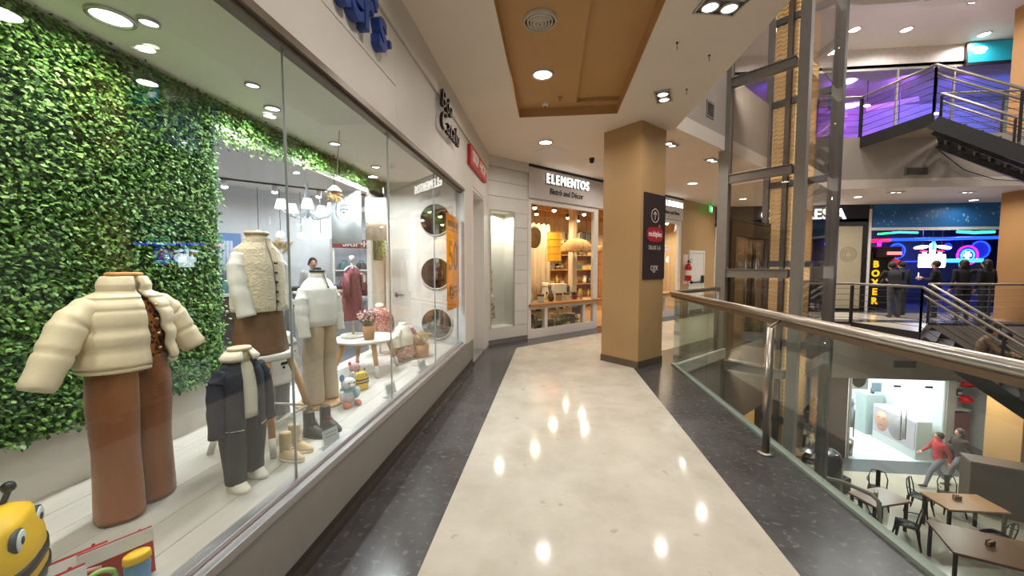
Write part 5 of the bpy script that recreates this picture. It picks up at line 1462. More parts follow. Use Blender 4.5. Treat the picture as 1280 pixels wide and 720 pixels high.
# armchair, table lamp, cushions seen below
t = thing('armchair', 'grey upholstered armchair with cream throw inside the gift shop', 'armchair', O45(3.35, 1.30, 0), A45 - 0.3)
UPH = M('grey_upholstery', (92, 88, 88), 0.85, var=0.08)
MB().box(-0.35, 0.35, -0.3, 0.3, 0.2, 0.42).build('seat', UPH, t, bevel=0.05)
MB().box(-0.35, 0.35, 0.2, 0.36, 0.38, 0.95).build('backrest', UPH, t, bevel=0.06)
for x in (-0.35, 0.35): MB().box(x - 0.07, x + 0.07, -0.3, 0.3, 0.2, 0.62).build('armrest', UPH, t, bevel=0.05)
for x in (-0.28, 0.28):
    for y in (-0.25, 0.28): MB().cyl((x, y, 0), (x, y, 0.2), 0.02).build('leg', WOOD, t)
o = thing('throw_blanket', 'cream throw draped over the grey armchair back', 'blanket', O45(3.35, 1.30, 0), A45 - 0.3)
MB().box(-0.26, 0.2, 0.17, 0.395, 0.95, 0.985).box(-0.26, 0.2, 0.145, 0.185, 0.5, 0.985).build('cloth', CRML, o, bevel=0.012)
t = thing('floor_vase', 'tall cream standing vase inside the gift shop before the curtain', 'vase', O45(2.6, 1.2, 0))
MB().lathe([(0.0005, 0), (0.10, 0), (0.14, 0.3), (0.11, 0.7), (0.06, 0.95), (0.08, 1.05), (0.07, 1.05), (0.05, 0.95)], n=22).build('body', CRML, t)
MB().lathe([(0.062, 0.93), (0.068, 0.95), (0.062, 0.97)], n=22).build('neck_band', WOOD, t)
# low goods behind the lower panes
for i, (s, k, c, sc) in enumerate(((1.36, 2, 3, 1.3), (1.62, 0, 0, 1.6), (1.95, 3, 0, 1.6), (2.25, 0, 1, 1.5), (2.5, 2, 7, 1.4), (2.85, 3, 6, 1.9))):
    vase(KN[k], '%s %s on the floor behind the lower panes, %s from the left' % (COLN[c], KN[k].replace('_', ' '), ('first', 'second', 'third', 'fourth', 'fifth', 'sixth')[i]), O45(s, 0.42 + 0.2 * (i % 2), 0.003), sc, ORN[c], k, 'goods behind the lower panes')
t = thing('table_lamp', 'table lamp with dark drum shade behind the lower panes', 'lamp', O45(1.9, 0.95, 0.003))
MB().lathe([(0.0005, 0), (0.08, 0), (0.03, 0.03), (0.02, 0.3)], n=16).build('base', WOOD, t)
MB().lathe([(0.13, 0.28), (0.11, 0.5)], n=22).build('shade', DARK, t)
random.seed(77)
for i in range(22):
    s = 1.35 + (i % 8) * 0.24 + random.uniform(-0.05, 0.05); d = (0.62, 0.85, 1.0)[i // 8]
    k = random.randrange(4); c = random.randrange(8)
    if i < 16:
        tz = 0.003 if i < 8 else 0.42
        if i >= 8:
            o = thing('plinth', 'pale wooden plinth behind the lower panes, %s from the left' % ('first', 'second', 'third', 'fourth', 'fifth', 'sixth', 'seventh', 'eighth')[i - 8], 'plinth', O45(s, d, 0.003), A45)
            MB().box(-0.10, 0.10, -0.08, 0.08, 0, 0.40).build('block', WARMW, o, bevel=0.004)
            MB().box(-0.105, 0.105, -0.085, 0.085, 0.395, 0.417).build('plinth_top', M('shelf_wood', (170, 124, 76), 0.5), o)
        vase(KN[k], '%s %s %s the lower panes, %s from the left' % (COLN[c], KN[k].replace('_', ' '), 'in the second row behind' if i < 8 else 'on a plinth behind', ('first', 'second', 'third', 'fourth', 'fifth', 'sixth', 'seventh', 'eighth')[i % 8]), O45(s, d, tz), random.uniform(1.1, 1.6), ORN[c], k, 'goods behind the lower panes')
    else:
        z = random.uniform(2.1, 2.5)
        o = thing('hanging_basket', 'woven %s hanging in the gift shop, %s from the left' % (('basket', 'basket bag')[i % 2], ('first', 'second', 'third', 'fourth', 'fifth', 'sixth')[i - 16]), 'basket', O45(3.2 + (i - 16) * 0.62, 2.5, z - 0.3), A45)
        MB().lathe([(0.0005, 0), (0.12, 0), (0.16, 0.12), (0.14, 0.24), (0.13, 0.24), (0.14, 0.12)], n=18).build('bowl', RAT, o)
        MB().tube([(-0.12, 0, 0.23), (-0.06, 0, 0.36), (0.06, 0, 0.36), (0.12, 0, 0.23)], 0.01, 6).build('handle', WOOD, o)
        MB().cyl((0, 0, 0.36), (0, 0, 3.15 - z + 0.3), 0.004, n=6).build('cord', DARK, o)
# chairs and mannequin-like stand beyond, door side: hanging garments
for i in range(5):
    c = ORN[(i * 3 + 5) % 8]
    t = thing('hanging_cloth', '%s cloth hanging near the gift shop door, %s from the left' % (COLN[(i * 3 + 5) % 8], ('first', 'second', 'third', 'fourth', 'fifth')[i]), 'cloth', O45(4.6 + i * 0.3, 0.9, 0.7), A45)
    MB().loft(interp([(0, 0, 0, 0.10, 0.05), (0, 0, 0.5, 0.085, 0.05), (0, 0, 0.95, 0.05, 0.03)], 10), 20, fn=folds(6, 0.06)).build('cloth', M('ware_%d_%d_%d' % c, c, 0.4, var=0.12, scale=20), t)
    MB().cyl((0, 0, 0.95), (0, 0, 2.28), 0.004, n=6).build('cord', DARK, t)
# dark cabinet in the far window
t = thing('display_cabinet', 'dark brown display cabinet in the far gift shop window', 'cabinet', O45(7.9, 1.6, 0), A45)
MB().box(-0.5, 0.5, 0.0, 0.35, 0.0, 2.1).build('body', M('cabinet_dark', (74, 50, 34), 0.5, var=0.1), t)
for x in (-0.48, 0.02):
    d = MB().box(x, x + 0.46, -0.02, 0.0, 0.1, 2.0).build('door', M('cabinet_mid', (96, 66, 42), 0.45, var=0.1), t)
    MB().cyl((x + 0.23, -0.02, 1.0), (x + 0.23, -0.045, 1.0), 0.014, n=10).build('knob', M('brass', (150, 110, 60), 0.3, 1.0), d)

# fire extinguisher on the tan wall
t = thing('fire_extinguisher', 'red fire extinguisher hung on its white backboard beside the fire door', 'fire extinguisher', O45(7.34, -0.10, 1.02), A45)
MB().lathe([(0.0005, 0), (0.085, 0), (0.09, 0.02), (0.09, 0.42), (0.07, 0.49), (0.025, 0.52), (0.025, 0.56)], n=22).build('cylinder', M('ext_red', (186, 28, 30), 0.3, var=0.03), t)
MB().box(-0.02, 0.02, -0.03, 0.03, 0.56, 0.6).bar((0, 0.03, 0.6), (0, -0.11, 0.65), 0.02, 0.012).bar((0, 0.03, 0.57), (0, -0.11, 0.575), 0.02, 0.012).build('valve', BLACK, t)
MB().tube([(0.03, 0, 0.58), (0.11, 0, 0.56), (0.125, 0, 0.40), (0.11, 0, 0.18)], 0.012, 8).build('hose', BLACK, t)
MB().lathe([(0.0915, 0.16), (0.0915, 0.32)], n=22).build('paper_label', CRML, t)
MB().box(-0.14, 0.14, 0.092, 0.098, -0.1, 0.8).build('backboard', M('board_white_red', (222, 206, 200), 0.5), t)


# ================================================================ LIFT SHAFT
LC = (3.0, 7.02, 0)
lf = thing('lift_shaft', 'grey steel lift shaft with smoked glass and gold mesh beside the walkway', 'lift', LC, -A45)
W_, D_ = 1.09, 2.03
ZB, ZT = -4.75, 8.28
for (x, y, w_, d_) in ((0.0, 0.0, 0.15, 0.15), (W_, 0.0, 0.12, 0.18), (0.0, D_, 0.10, 0.12), (W_, D_, 0.17, 0.20)):
    MB().box(x - w_ / 2, x + w_ / 2, y - d_ / 2, y + d_ / 2, ZB, ZT).build('post', STEELD if y == 0 else M('back_steel', (92, 87, 83), 0.5, 0.2, var=0.06), lf, bevel=0.01)
    if y == 0: MB().box(x - w_ / 2 - 0.01, x + w_ / 2 + 0.005, y - d_ / 2 - 0.012, y - d_ / 2, ZB, ZT).build('flange', STEELD, lf)
MB().box(0.31, 0.39, D_ - 0.16, D_ - 0.06, ZB, ZT).build('guide_rail', M('guide_brown', (62, 50, 42), 0.5, 0.3), lf)
TZ = [-3.49, -1.88, -0.27, 1.34, 2.95, 4.56, 6.17, 7.78]
DST = M('dark_steel', (58, 54, 52), 0.5, 0.4, var=0.06)
for z in TZ:
    b = MB().box(0.075, W_ - 0.11, -0.06, 0.06, z - 0.06, z + 0.06).build('transom', STEELD, lf, bevel=0.004)
    MB().box(0.075, W_ - 0.11, -0.09, 0.0, z + 0.06, z + 0.072).build('flange', STEELD, b)
    MB().box(0.075, W_ - 0.11, -0.09, 0.0, z - 0.072, z - 0.06).build('flange', STEELD, b)
    MB().box(0.07, W_ - 0.08, D_ - 0.05, D_ + 0.05, z + 0.16 - 0.06, z + 0.16 + 0.06).build('transom', DST, lf)
for a, b in zip([ZB + 0.05] + TZ, TZ + [ZT - 0.05]):
    MB().box(0.08, W_ - 0.115, -0.006, 0.006, a + 0.11, b - 0.11).build('pane', GLD, lf)
    MB().box(W_ - 0.006, W_ + 0.006, 0.13, D_ - 0.11, a + 0.11, b - 0.11).build('pane', GLD, lf)
# gold expanded metal
GOLD = M('gold_mesh', (218, 186, 134), 0.5, 0.0, var=0.10, scale=5)
MB().box(0.06, 0.78, D_ + 0.03, D_ + 0.045, ZB, ZT).build('mesh_backing', M('gold_sheet', (196, 160, 108), 0.6, 0.0, var=0.1), lf)
mb = MB()
zz = -1.5
while zz < 8.2:
    for k in range(10):
        x0 = 0.07 + k * 0.07; s = 1 if (k % 2 == 0) else -1
        mb.bar((x0, D_ + 0.012, zz - s * 0.022), (x0 + 0.07, D_ + 0.012, zz + s * 0.022), 0.02, 0.014)
    zz += 0.088
o = mb.build('expanded_mesh', GOLD, lf); o['kind'] = 'stuff'
lamp('shaft_fill_light', 'AREA', (0.45, 1.0, 8.1), 40, (1, 0.85, 0.6), 0.3, lf)
for zz in (6.17, 4.56, 2.95, 1.34, -0.27):  # lamp bars added unseen behind the transoms to brighten the gold mesh
    b = MB().box(0.10, 0.98, 0.07, 0.11, zz - 0.02, zz + 0.02).build('hidden_lamp_bar', DST, lf)
    lamp('shaft_fill_light', 'AREA', (0.5, 0.13, zz), 9, (1, 0.94, 0.84), 0.7, lf, rot=(1.45, 0, 0), size_y=0.05, spread=110)
# landing door portal on the walkway side of the shaft
BRO = M('portal_brown', (70, 58, 50), 0.4, 0.3, var=0.06)
MB().box(0.02, 0.10, 0.1, 2.1, 2.0, 2.25).box(0.02, 0.10, 0.1, 0.3, 0, 2.0).box(0.02, 0.10, 1.9, 2.1, 0, 2.0).build('door_portal', BRO, lf)
for y in (0.32, 0.85, 1.38):
    d = MB().box(0.04, 0.06, y, y + 0.5, 0.02, 2.0).build('landing_door', GLASS('dark_door_glass', (0.45, 0.40, 0.36), 0.08), lf)
    MB().box(0.062, 0.075, y + 0.03, y + 0.06, 0.4, 1.6).build('door_strip', STEEL, d)
MB().box(0.04, 0.10, 0.08, 2.1, 2.27, 2.33).build('ledge', DST, lf)

# ================================================================ FAR SIDE, SAME LEVEL
FY = 13.4
BLK = M('fascia_black', (40, 40, 48), 0.45, var=0.04)
mb = MB().box(5.47, 10.18, FY, FY + 0.15, 2.78, 3.45)
fb = struct(mb.build('wall_far_fascia', BLK), 'black shop fascia behind the lift')
sg = thing('lit_letter_sign', 'lit white letters on the black fascia behind the lift', 'sign', (8.2, FY - 0.02, 3.14))
for ch, x in (('C', -1.17), ('R', 0.15), ('E', 0.41), ('S', 0.65), ('A', 1.08)):
    text(ch, 'letter', 0.46, EM('far_letter_white', (255, 253, 250), 4.0), (x, -0.02, 0), (PI / 2, 0, 0), sg, 0.015, bold=0.01)
# interior shell of the dark shop
for nm, m_, args in (('floor', M('far_shop_floor', (120, 108, 96), 0.4), (5.0, 10.2, FY, 17, -0.05, 0.001)), ('ceiling', M('far_shop_ceiling', (150, 140, 130), 0.7), (5.0, 10.2, FY, 17, 2.9, 3.0)), ('wall_far_shop', M('far_shop_wall', (110, 100, 92), 0.6), (5.0, 10.2, 16.0, 16.1, 0, 2.9)), ('wall_far_shop', M('far_shop_wall', (110, 100, 92), 0.6), (5.0, 5.1, FY, 16, 0, 2.9)), ('wall_far_shop', M('far_shop_wall', (110, 100, 92), 0.6), (10.2, 10.28, FY, 17, 0, 3.45))):
    struct(MB().box(*args).build(nm, m_))
wn = struct(MB().box(5.47, 5.55, FY, FY + 0.08, 0, 2.78).build('window_4', WHITE), 'glazed front of the dark shop behind the lift')
MB().box(5.55, 9.2, FY + 0.03, FY + 0.04, 0.05, 2.78).build('pane', GLZ, wn)
MB().box(5.55, 10.15, FY, FY + 0.1, 0.0, 0.08).build('bottom_rail', BLACK, wn)
MB().box(10.02, 10.16, FY - 0.01, FY + 0.12, 0, 2.78).build('post', BLACK, wn)
MB().box(10.165, 10.235, FY - 0.03, FY + 0.12, 0, 3.30).build('white_post', WHITE, wn)
pn = MB().box(9.22, 10.02, FY + 0.02, FY + 0.06, 0.08, 2.76).build('glazed_panel', M('frosted_beige', (176, 164, 138), 0.35, var=0.04), wn)
for k, r in enumerate((0.24, 0.17, 0.10)):
    MB().tube([(9.62 + r * math.cos(a), FY + 0.015, 1.85 + r * math.sin(a)) for a in np.linspace(0, 2 * PI, 30, endpoint=False)], 0.012, 5, loop=True).build('emblem_ring', M('frosted_dark', (156, 144, 118), 0.4), pn)
for i, (x, c) in enumerate(((6.0, 0), (7.2, 1), (8.35, 2))):
    t = thing('goods_rack', 'tall rack of bags inside the dark shop, %s' % ('at the left', 'in the middle', 'at the right by the glass panel')[i], 'rack', (x, 14.6, 0))
    MB().box(-0.5, 0.5, 0, 0.4, 0, 0.1).box(-0.5, -0.46, 0, 0.4, 0, 2.4).box(0.46, 0.5, 0, 0.4, 0, 2.4).build('frame', M('rack_dark', (56, 48, 44), 0.5), t)
    MB().box(-0.46, 0.46, 0.36, 0.4, 0.1, 2.4).build('back_panel', M('rack_back', (130, 110, 92), 0.6), t)
    for z in (0.55, 1.0, 1.45, 1.9): MB().box(-0.46, 0.46, 0, 0.36, z, z + 0.03).build('shelf', M('rack_shelf', (180, 170, 156), 0.5), t)
    for r in range(4):
        for q in range(3):
            g = (i * 12 + r * 3 + q)
            b = bag('shop bag on the %s rack of the dark shop, %s shelf, %s' % (('left', 'middle', 'right')[i], ('lowest', 'second', 'third', 'top')[r], ('left', 'centre', 'right')[q]), (x - 0.3 + q * 0.3, 14.74, (0.58, 1.03, 1.48, 1.93)[r]), 0.0, [(230, 226, 220), (40, 38, 38), (170, 130, 90), (80, 50, 40), (206, 200, 196), (120, 110, 104)][g * 5 % 6], 0.85, 'bags on the dark shop racks')
for x in (6.2, 7.6, 9.0):
    t = downlight((x, 14.2, 2.898), 'downlight inside the dark shop at its %s' % {6.2: 'left', 7.6: 'middle', 9.0: 'right'}[x], 75, 0.08, (1, 0.94, 0.86))

# ---- blue arcade shop
ST = bpy.data.materials.new('starry_blue'); ST.use_nodes = True
nt = ST.node_tree; b_ = nt.nodes['Principled BSDF']; b_.inputs['Roughness'].default_value = 0.5
b_.inputs['Base Color'].default_value = RGB(30, 104, 168)
struct(MB().box(10.24, 15.0, FY, FY + 0.12, 2.70, 3.45).build('wall_far_fascia', ST), 'blue fascia with small stars above the arcade')
random.seed(31)
fs = thing('star_decor', 'scatter of small pale stars on the blue arcade fascia', 'decoration', (10.3, FY, 2.7))
for i in range(46):
    x = random.uniform(0.1, 3.7); z = random.uniform(0.08, 0.62); r = random.choice((0.016, 0.022, 0.034))
    mb = MB()
    mb.bar((x - r, -0.004, z), (x + r, -0.004, z), 0.004, r * 0.4).bar((x, -0.004, z - r * 1.4), (x, -0.004, z + r * 1.4), 0.004, r * 0.4)
    mb.build('star', M('star_pale', (150, 200, 226), 0.5, var=0), fs)
struct(MB().box(10.24, 15.0, FY - 0.03, FY + 0.12, 2.62, 2.70).build('trim_4', WHITE))
AW = M('arcade_wall', (34, 36, 70), 0.5, var=0.05)
for nm, m_, args in (('floor', M('arcade_floor', (70, 76, 110), 0.15), (10.28, 17.5, FY, 17, -0.05, 0.001)), ('ceiling', M('arcade_ceiling', (16, 16, 26), 0.6), (10.28, 17.5, FY + 0.12, 17, 2.95, 3.05)), ('wall_arcade', AW, (10.28, 17.5, 16.4, 16.5, 0, 2.95)), ('wall_arcade', AW, (17.4, 17.5, FY, 16.4, 0, 2.95))):
    struct(MB().box(*args).build(nm, m_))


def neon(name, label, path, r, mat, loc=(0, 0, 0), loop=False):
    o = thing(name, label, 'neon light', path[0])
    p0 = np.array(path[0]); P = [np.array(p) - p0 for p in path]
    MB().tube(P, r, 8, loop=loop).build('tube', mat, o)
    for p in (P[0], P[-1]):
        MB().cyl((p[0], p[1] + 0.02, p[2]), (p[0], p[1] + 0.02, 2.95 - p0[2]), 0.008, n=6).build('hanger', DARK, o)
    return o


NB = EM('neon_blue', (20, 50, 255), 6.0); NR = EM('neon_red', (255, 20, 70), 4.0); NG = EM('neon_green', (60, 230, 150), 2.5)
NP = EM('neon_magenta', (230, 30, 220), 4.0); NC = EM('neon_cyan', (60, 200, 255), 3.0); NWH = EM('neon_white', (236, 246, 255), 9.0)
neon('neon_tube', 'long blue neon tube across the arcade ceiling', [(11.5, 14.2, 2.36), (15.2, 14.2, 2.42)], 0.05, NB)
neon('neon_tube', 'red neon tube at the left of the arcade ceiling', [(10.35, 14.2, 2.30), (11.45, 14.2, 2.35)], 0.055, NR)
neon('neon_tube', 'short magenta neon drop under the red tube', [(11.1, 14.15, 2.28), (11.1, 14.15, 2.02)], 0.05, NP)
neon('neon_tube', 'green neon arc at the left of the arcade ceiling', [(11.7, 15.0, 2.62), (12.4, 15.0, 2.68), (13.0, 15.0, 2.66)], 0.035, NG)
neon('neon_tube', 'green neon arc at the right of the arcade ceiling', [(13.5, 14.2, 2.62), (14.0, 14.2, 2.58), (14.6, 14.2, 2.60)], 0.045, NG)
neon('neon_tube', 'short cyan neon drop in the middle of the arcade', [(12.9, 14.3, 2.3), (12.9, 14.3, 2.0)], 0.04, NC)
neon('neon_tube', 'thin blue neon line on the arcade back wall', [(11.9, 16.3, 1.62), (15.3, 16.3, 1.66)], 0.02, NB)
for x, c, p in ((11.0, (1, 0.1, 0.35), 20), (12.6, (0.15, 0.3, 1), 50), (14.2, (0.2, 0.3, 1), 45)):
    lamp('arcade_lamp', 'AREA', (x, 14.6, 2.9), p, c, 0.5)
# white glowing logo sign: block with crown-like teeth and lettering bar
t = thing('arcade_logo_sign', 'glowing white arcade logo with a tall central bar and side wings', 'sign', (13.15, 14.6, 1.72))
MB().box(-0.42, 0.42, -0.03, 0.03, -0.30, 0.10).build('letter_block', NWH, t, bevel=0.03)
for i in range(7): MB().box(-0.40 + i * 0.12, -0.33 + i * 0.12, -0.03, 0.03, 0.10, 0.15 + 0.07 * (i % 2)).build('tooth', NWH, t)
MB().box(-0.08, 0.08, -0.035, 0.035, 0.10, 0.52).build('central_bar', NWH, t, bevel=0.02)
for s in (-1, 1):
    MB().ell((s * 0.36, 0, 0.40), (0.24, 0.03, 0.06), 16, 8, R=np.array(Matrix.Rotation(s * 0.12, 3, 'Y'))).build('wing', NWH, t)
    MB().ell((s * 0.26, 0.01, 0.26), (0.13, 0.02, 0.03), 12, 8).build('red_underline', NR, t)
for x_ in (-0.3, 0.3): MB().cyl((x_, 0.02, 0.1), (x_, 0.02, 1.23), 0.01, n=6).build('hanger', DARK, t)
lamp('logo_glow', 'POINT', (0, -0.3, 0.1), 15, (0.7, 0.85, 1), 0.2, t)


def disc_sign(label, x, z, r, ring, face, y=15.6, glyph=True):
    t = thing('round_neon_sign', label, 'sign', (x, y, z))
    R = np.array(Matrix.Rotation(PI / 2, 3, 'X'))
    MB().lathe([(0.0005, 0.0), (r * 0.94, 0.0)], n=30).xf(R).build('face', face, t)
    MB().tube([(r * math.cos(a), -0.02, r * math.sin(a)) for a in np.linspace(0, 2 * PI, 30, endpoint=False)], r * 0.08, 6, loop=True).build('rim', ring, t)
    for x_ in (-r * 0.5, r * 0.5): MB().cyl((x_, 0.01, r * 0.8), (x_, 0.01, 2.95 - z), 0.008, n=6).build('hanger', DARK, t)
    if glyph:
        MB().tube([(r * 0.62 * math.cos(a), -0.03, r * 0.62 * math.sin(a)) for a in np.linspace(0, 2 * PI, 30, endpoint=False)], r * 0.06, 6, loop=True).build('inner_rim', NC, t)
        MB().box(-r * 0.35, r * 0.35, -0.03, -0.01, -r * 0.1, r * 0.15).box(-r * 0.2, r * 0.2, -0.03, -0.01, r * 0.25, r * 0.4).box(-r * 0.15, r * 0.15, -0.03, -0.01, -r * 0.4, -r * 0.2).build('glyph', NWH, t)
    return t


FB_ = EM('face_blue', (30, 50, 190), 0.8)
disc_sign('round magenta-rimmed arcade sign with cyan ring', 15.2, 1.86, 0.34, NP, FB_)
disc_sign('plain blue glowing disc right of the magenta-rimmed sign', 16.1, 2.08, 0.32, NB, FB_, 16.1, False)
disc_sign('blue glowing disc left of the arcade logo', 13.25, 2.05, 0.28, NB, FB_, 16.1, False)
disc_sign('tiny blue disc right of the arcade logo', 15.0, 2.2, 0.13, NB, FB_, 16.1, False)
# boxing machine
t = thing('boxing_machine', 'black boxing arcade machine with yellow vertical lettering', 'arcade machine', (11.15, 14.25, 0), 0.0)
MB().box(-0.42, 0.30, -0.3, 0.5, 0, 1.9).build('cabinet', BLACK, t, bevel=0.02)
MB().box(-0.36, 0.40, -0.42, 0.4, 1.75, 2.12).build('marquee', M('marquee_dark', (40, 26, 30), 0.4), t, bevel=0.02)
for i, ch in enumerate('BOXER'):
    text(ch, 'letter', 0.30, EM('boxer_yellow', (240, 190, 30), 0.9), (-0.28, -0.31, 1.52 - i * 0.31), (PI / 2, 0, 0), t, 0.006, bold=0.014)
MB().ell((0.15, -0.5, 1.55), (0.13, 0.13, 0.17), 16, 10).build('punch_bag', RED, t)
MB().box(-0.05, 0.35, -0.48, -0.40, 1.84, 1.94).build('score_screen', EM('score_glow', (255, 120, 120), 2.0), t)
# blue machine at the right, claw machine
t = thing('claw_machine', 'cyan-lit claw machine at the right of the arcade', 'arcade machine', (14.4, 15.0, 0))
MB().box(-0.4, 0.4, -0.35, 0.35, 0, 0.8).build('cabinet', M('machine_blue', (40, 60, 150), 0.4), t, bevel=0.02)
MB().box(-0.38, 0.38, -0.33, 0.33, 0.8, 1.6).build('glass_box', GLASS('machine_glass', (0.8, 0.9, 1.0), 0.05), t)
MB().box(-0.4, 0.4, -0.35, 0.35, 1.6, 1.72).build('header', NC, t)
MB().cyl((0, 0, 1.6), (0, 0, 1.3), 0.02).build('claw', STEEL, t)
MB().ell((-0.1, 0, 0.88), 0.1, 10, 7).ell((0.15, 0.05, 0.88), 0.1, 10, 7).ell((0.0, -0.15, 0.87), 0.09, 10, 7).build('prizes', M('prize_pale', (200, 200, 230), 0.8), t)

# ---- ceiling lamps of the far walkway
twinspot((9.18, 11.27, 3.449), 0.1, 'twin spotlight in the far walkway ceiling above the stair landing', P_FAR * 1.4)
twinspot((11.1, 11.48, 3.449), 0.1, 'twin spotlight in the far walkway ceiling before the arcade', P_FAR * 1.4)
downlight((8.72, 11.92, 3.449), 'round downlight in the far walkway ceiling nearest the black fascia', P_FAR * 1.2, 0.10)
downlight((12.6, 12.85, 3.449), 'round downlight in the far walkway ceiling at the arcade right end', P_FAR * 0.4, 0.11)
downlight((7.0, 12.2, 3.449), 'round downlight in the far walkway ceiling behind the lift', P_FAR * 0.5, 0.10)
# tan column through all storeys
o = MB().box(12.25, 13.3, 10.95, 11.8, LOW, 8.3).build('wall_column', M('tan_paint_far', (176, 134, 84), 0.55, var=0.03, scale=2))
struct(o, 'wide tan column on the far side through all storeys')
# grilles on the fascias
for z, lb in ((3.86, 'long dark grille on the fascia below the upper stair landing'), (-1.09, 'long dark grille on the fascia above the lower glass shop')):
    t = thing('fascia_grille', lb, 'grille', (9.15, 10.7, z))
    MB().box(-0.27, 0.27, -0.015, 0.0, -0.10, 0.10).build('frame', M('grille_grey', (150, 142, 132), 0.5), t)
    for i in range(4): MB().box(-0.24, 0.24, -0.022, -0.012, -0.075 + i * 0.04, -0.05 + i * 0.04).build('slat', M('grille_dark', (74, 68, 64), 0.6), t)

# ================================================================ STAIRS
A_, B_, C_ = np.array((7.83, 10.7)), np.array((8.12, 9.18)), np.array((9.64, 10.7))
U_, V_ = np.array((S2, -S2)), np.array((S2, S2))
SLOPE = 0.80
RLB = M('rail_bronze', (150, 142, 134), 0.38, 0.6, var=0.05)
STD = M('stair_charcoal', (60, 58, 60), 0.5, 0.3, var=0.08)
TRD = M('stair_tread', (84, 80, 78), 0.6, var=0.08)


def guard(t, p, q, h=1.0, posts=2, rods=6, lo=0.12, rail_r=0.03, dark=True):
    """posts, thin rods and a steel handrail between two 3D floor points"""
    p = np.array(p, float); q = np.array(q, float); up = np.array((0, 0, h))
    for k in np.linspace(0, 1, posts):
        m_ = p + (q - p) * k
        MB().bar(m_, m_ + up * 0.96, 0.05, 0.014).build('post', STD, t)
    for i in range(rods):
        z = np.array((0, 0, lo + (h - lo - 0.12) * i / (rods - 1)))
        MB().cyl(p + z, q + z, 0.006, n=6).build('rod', STD if dark else STEEL, t)
    MB().cyl(p + up, q + up, rail_r, n=12).ell(p + up, rail_r, 8, 6).ell(q + up, rail_r, 8, 6).build('handrail', RLB, t)


def P3(p2, z): return (p2[0], p2[1], z)


def stair(z0, nm, lab, n):
    t = thing('staircase', lab, 'staircase', (0, 0, 0))
    MB().prism([tuple(A_), tuple(B_), tuple(C_)], z0 - 0.06, z0 - 0.005).build('landing_deck', M('landing_pale', (190, 178, 160), 0.3, var=0.05), t)
    b = MB().bar(P3(A_, z0 - 0.13), P3(B_, z0 - 0.13), 0.05, 0.26).build('landing_beam', STD, t)
    tr, rs = 0.2284, 0.1827
    L = tr * n
    for k, S0 in enumerate((B_, C_)):
        e = S0 + U_ * L
        MB().bar(P3(S0, z0 - 0.20), P3(e, z0 - 0.20 - SLOPE * L), 0.03, 0.26).build('stringer', STD, t)
        MB().bar(P3(S0 + V_ * (0.35 if k == 0 else -0.35), z0 - 0.33), P3(e + V_ * (0.35 if k == 0 else -0.35), z0 - 0.33 - SLOPE * L), 0.06, 0.12).build('carrier_beam', STD, t)
    for i in range(n):
        c = (B_ + C_) / 2 + U_ * (tr * (i + 0.5))
        z = z0 - rs * (i + 1)
        s = MB().obox((c[0], c[1], z - 0.02), (tr + 0.03, 2.10, 0.04), rotm('Z', -A45)).build('step', TRD, t)
        for vv in (-0.72, 0.72):
            q = c + V_ * vv
            MB().obox((q[0], q[1], z - 0.10), (0.04, 0.05, 0.14), rotm('Z', -A45)).build('bracket', STEELD, s)
    Lr = min(L, 3.4)
    guard(t, P3(A_, z0), P3(B_, z0), 1.0, 2, 6)
    guard(t, P3(B_, z0), P3(B_ + U_ * Lr, z0 - SLOPE * Lr), 1.0, 4, 6)
    guard(t, P3(C_, z0), P3(C_ + U_ * Lr, z0 - SLOPE * Lr), 1.0, 4, 6)
    for S0 in (B_, C_):
        MB().cyl(P3(S0 + V_ * 0.06, z0 + 0.82), P3(S0 + V_ * 0.06 + U_ * Lr, z0 + 0.82 - SLOPE * Lr), 0.024, n=10).build('lower_handrail', RLB, t)
    return t


stair(0.0, 'mid', 'dark steel staircase going down from the far walkway to the food court', 26)
stair(UP, 'upper', 'dark steel staircase coming down from the upper storey', 26)
struct(MB().box(11.6, 17, 2.0, 6.2, -0.3, 0.0).build('floor', DARKFL), 'far right walkway where the upper stairs arrive')
for z, lb in ((0.0, 'steel guard rail along the far walkway behind the stairs'), (UP, 'steel guard rail along the upper storey behind the stairs')):
    t = thing('steel_guard_rail', lb, 'railing', (0, 0, 0))
    guard(t, (9.64, 10.72, z), (16.5, 10.72, z), 1.0, 6, 6, dark=(z > 0))
    t = thing('steel_guard_rail', lb.replace('behind the stairs', 'between lift and landing'), 'railing', (0, 0, 0))
    guard(t, (6.76, 10.72, z), (7.80, 10.72, z), 1.0, 3, 6)
    guard(t, (4.85, 8.80, z), (6.76, 10.72, z), 1.0, 3, 6)
cb = MB().tube([(9.6, 10.66, 4.35), (10.2, 10.66, 3.85), (10.9, 10.66, 3.6), (11.8, 10.66, 3.52), (13, 10.66, 3.55)], 0.010, 6).build('loose_cable', BLACK)
tag(cb, 'loose black cable sagging across the upper fascia', 'cable')

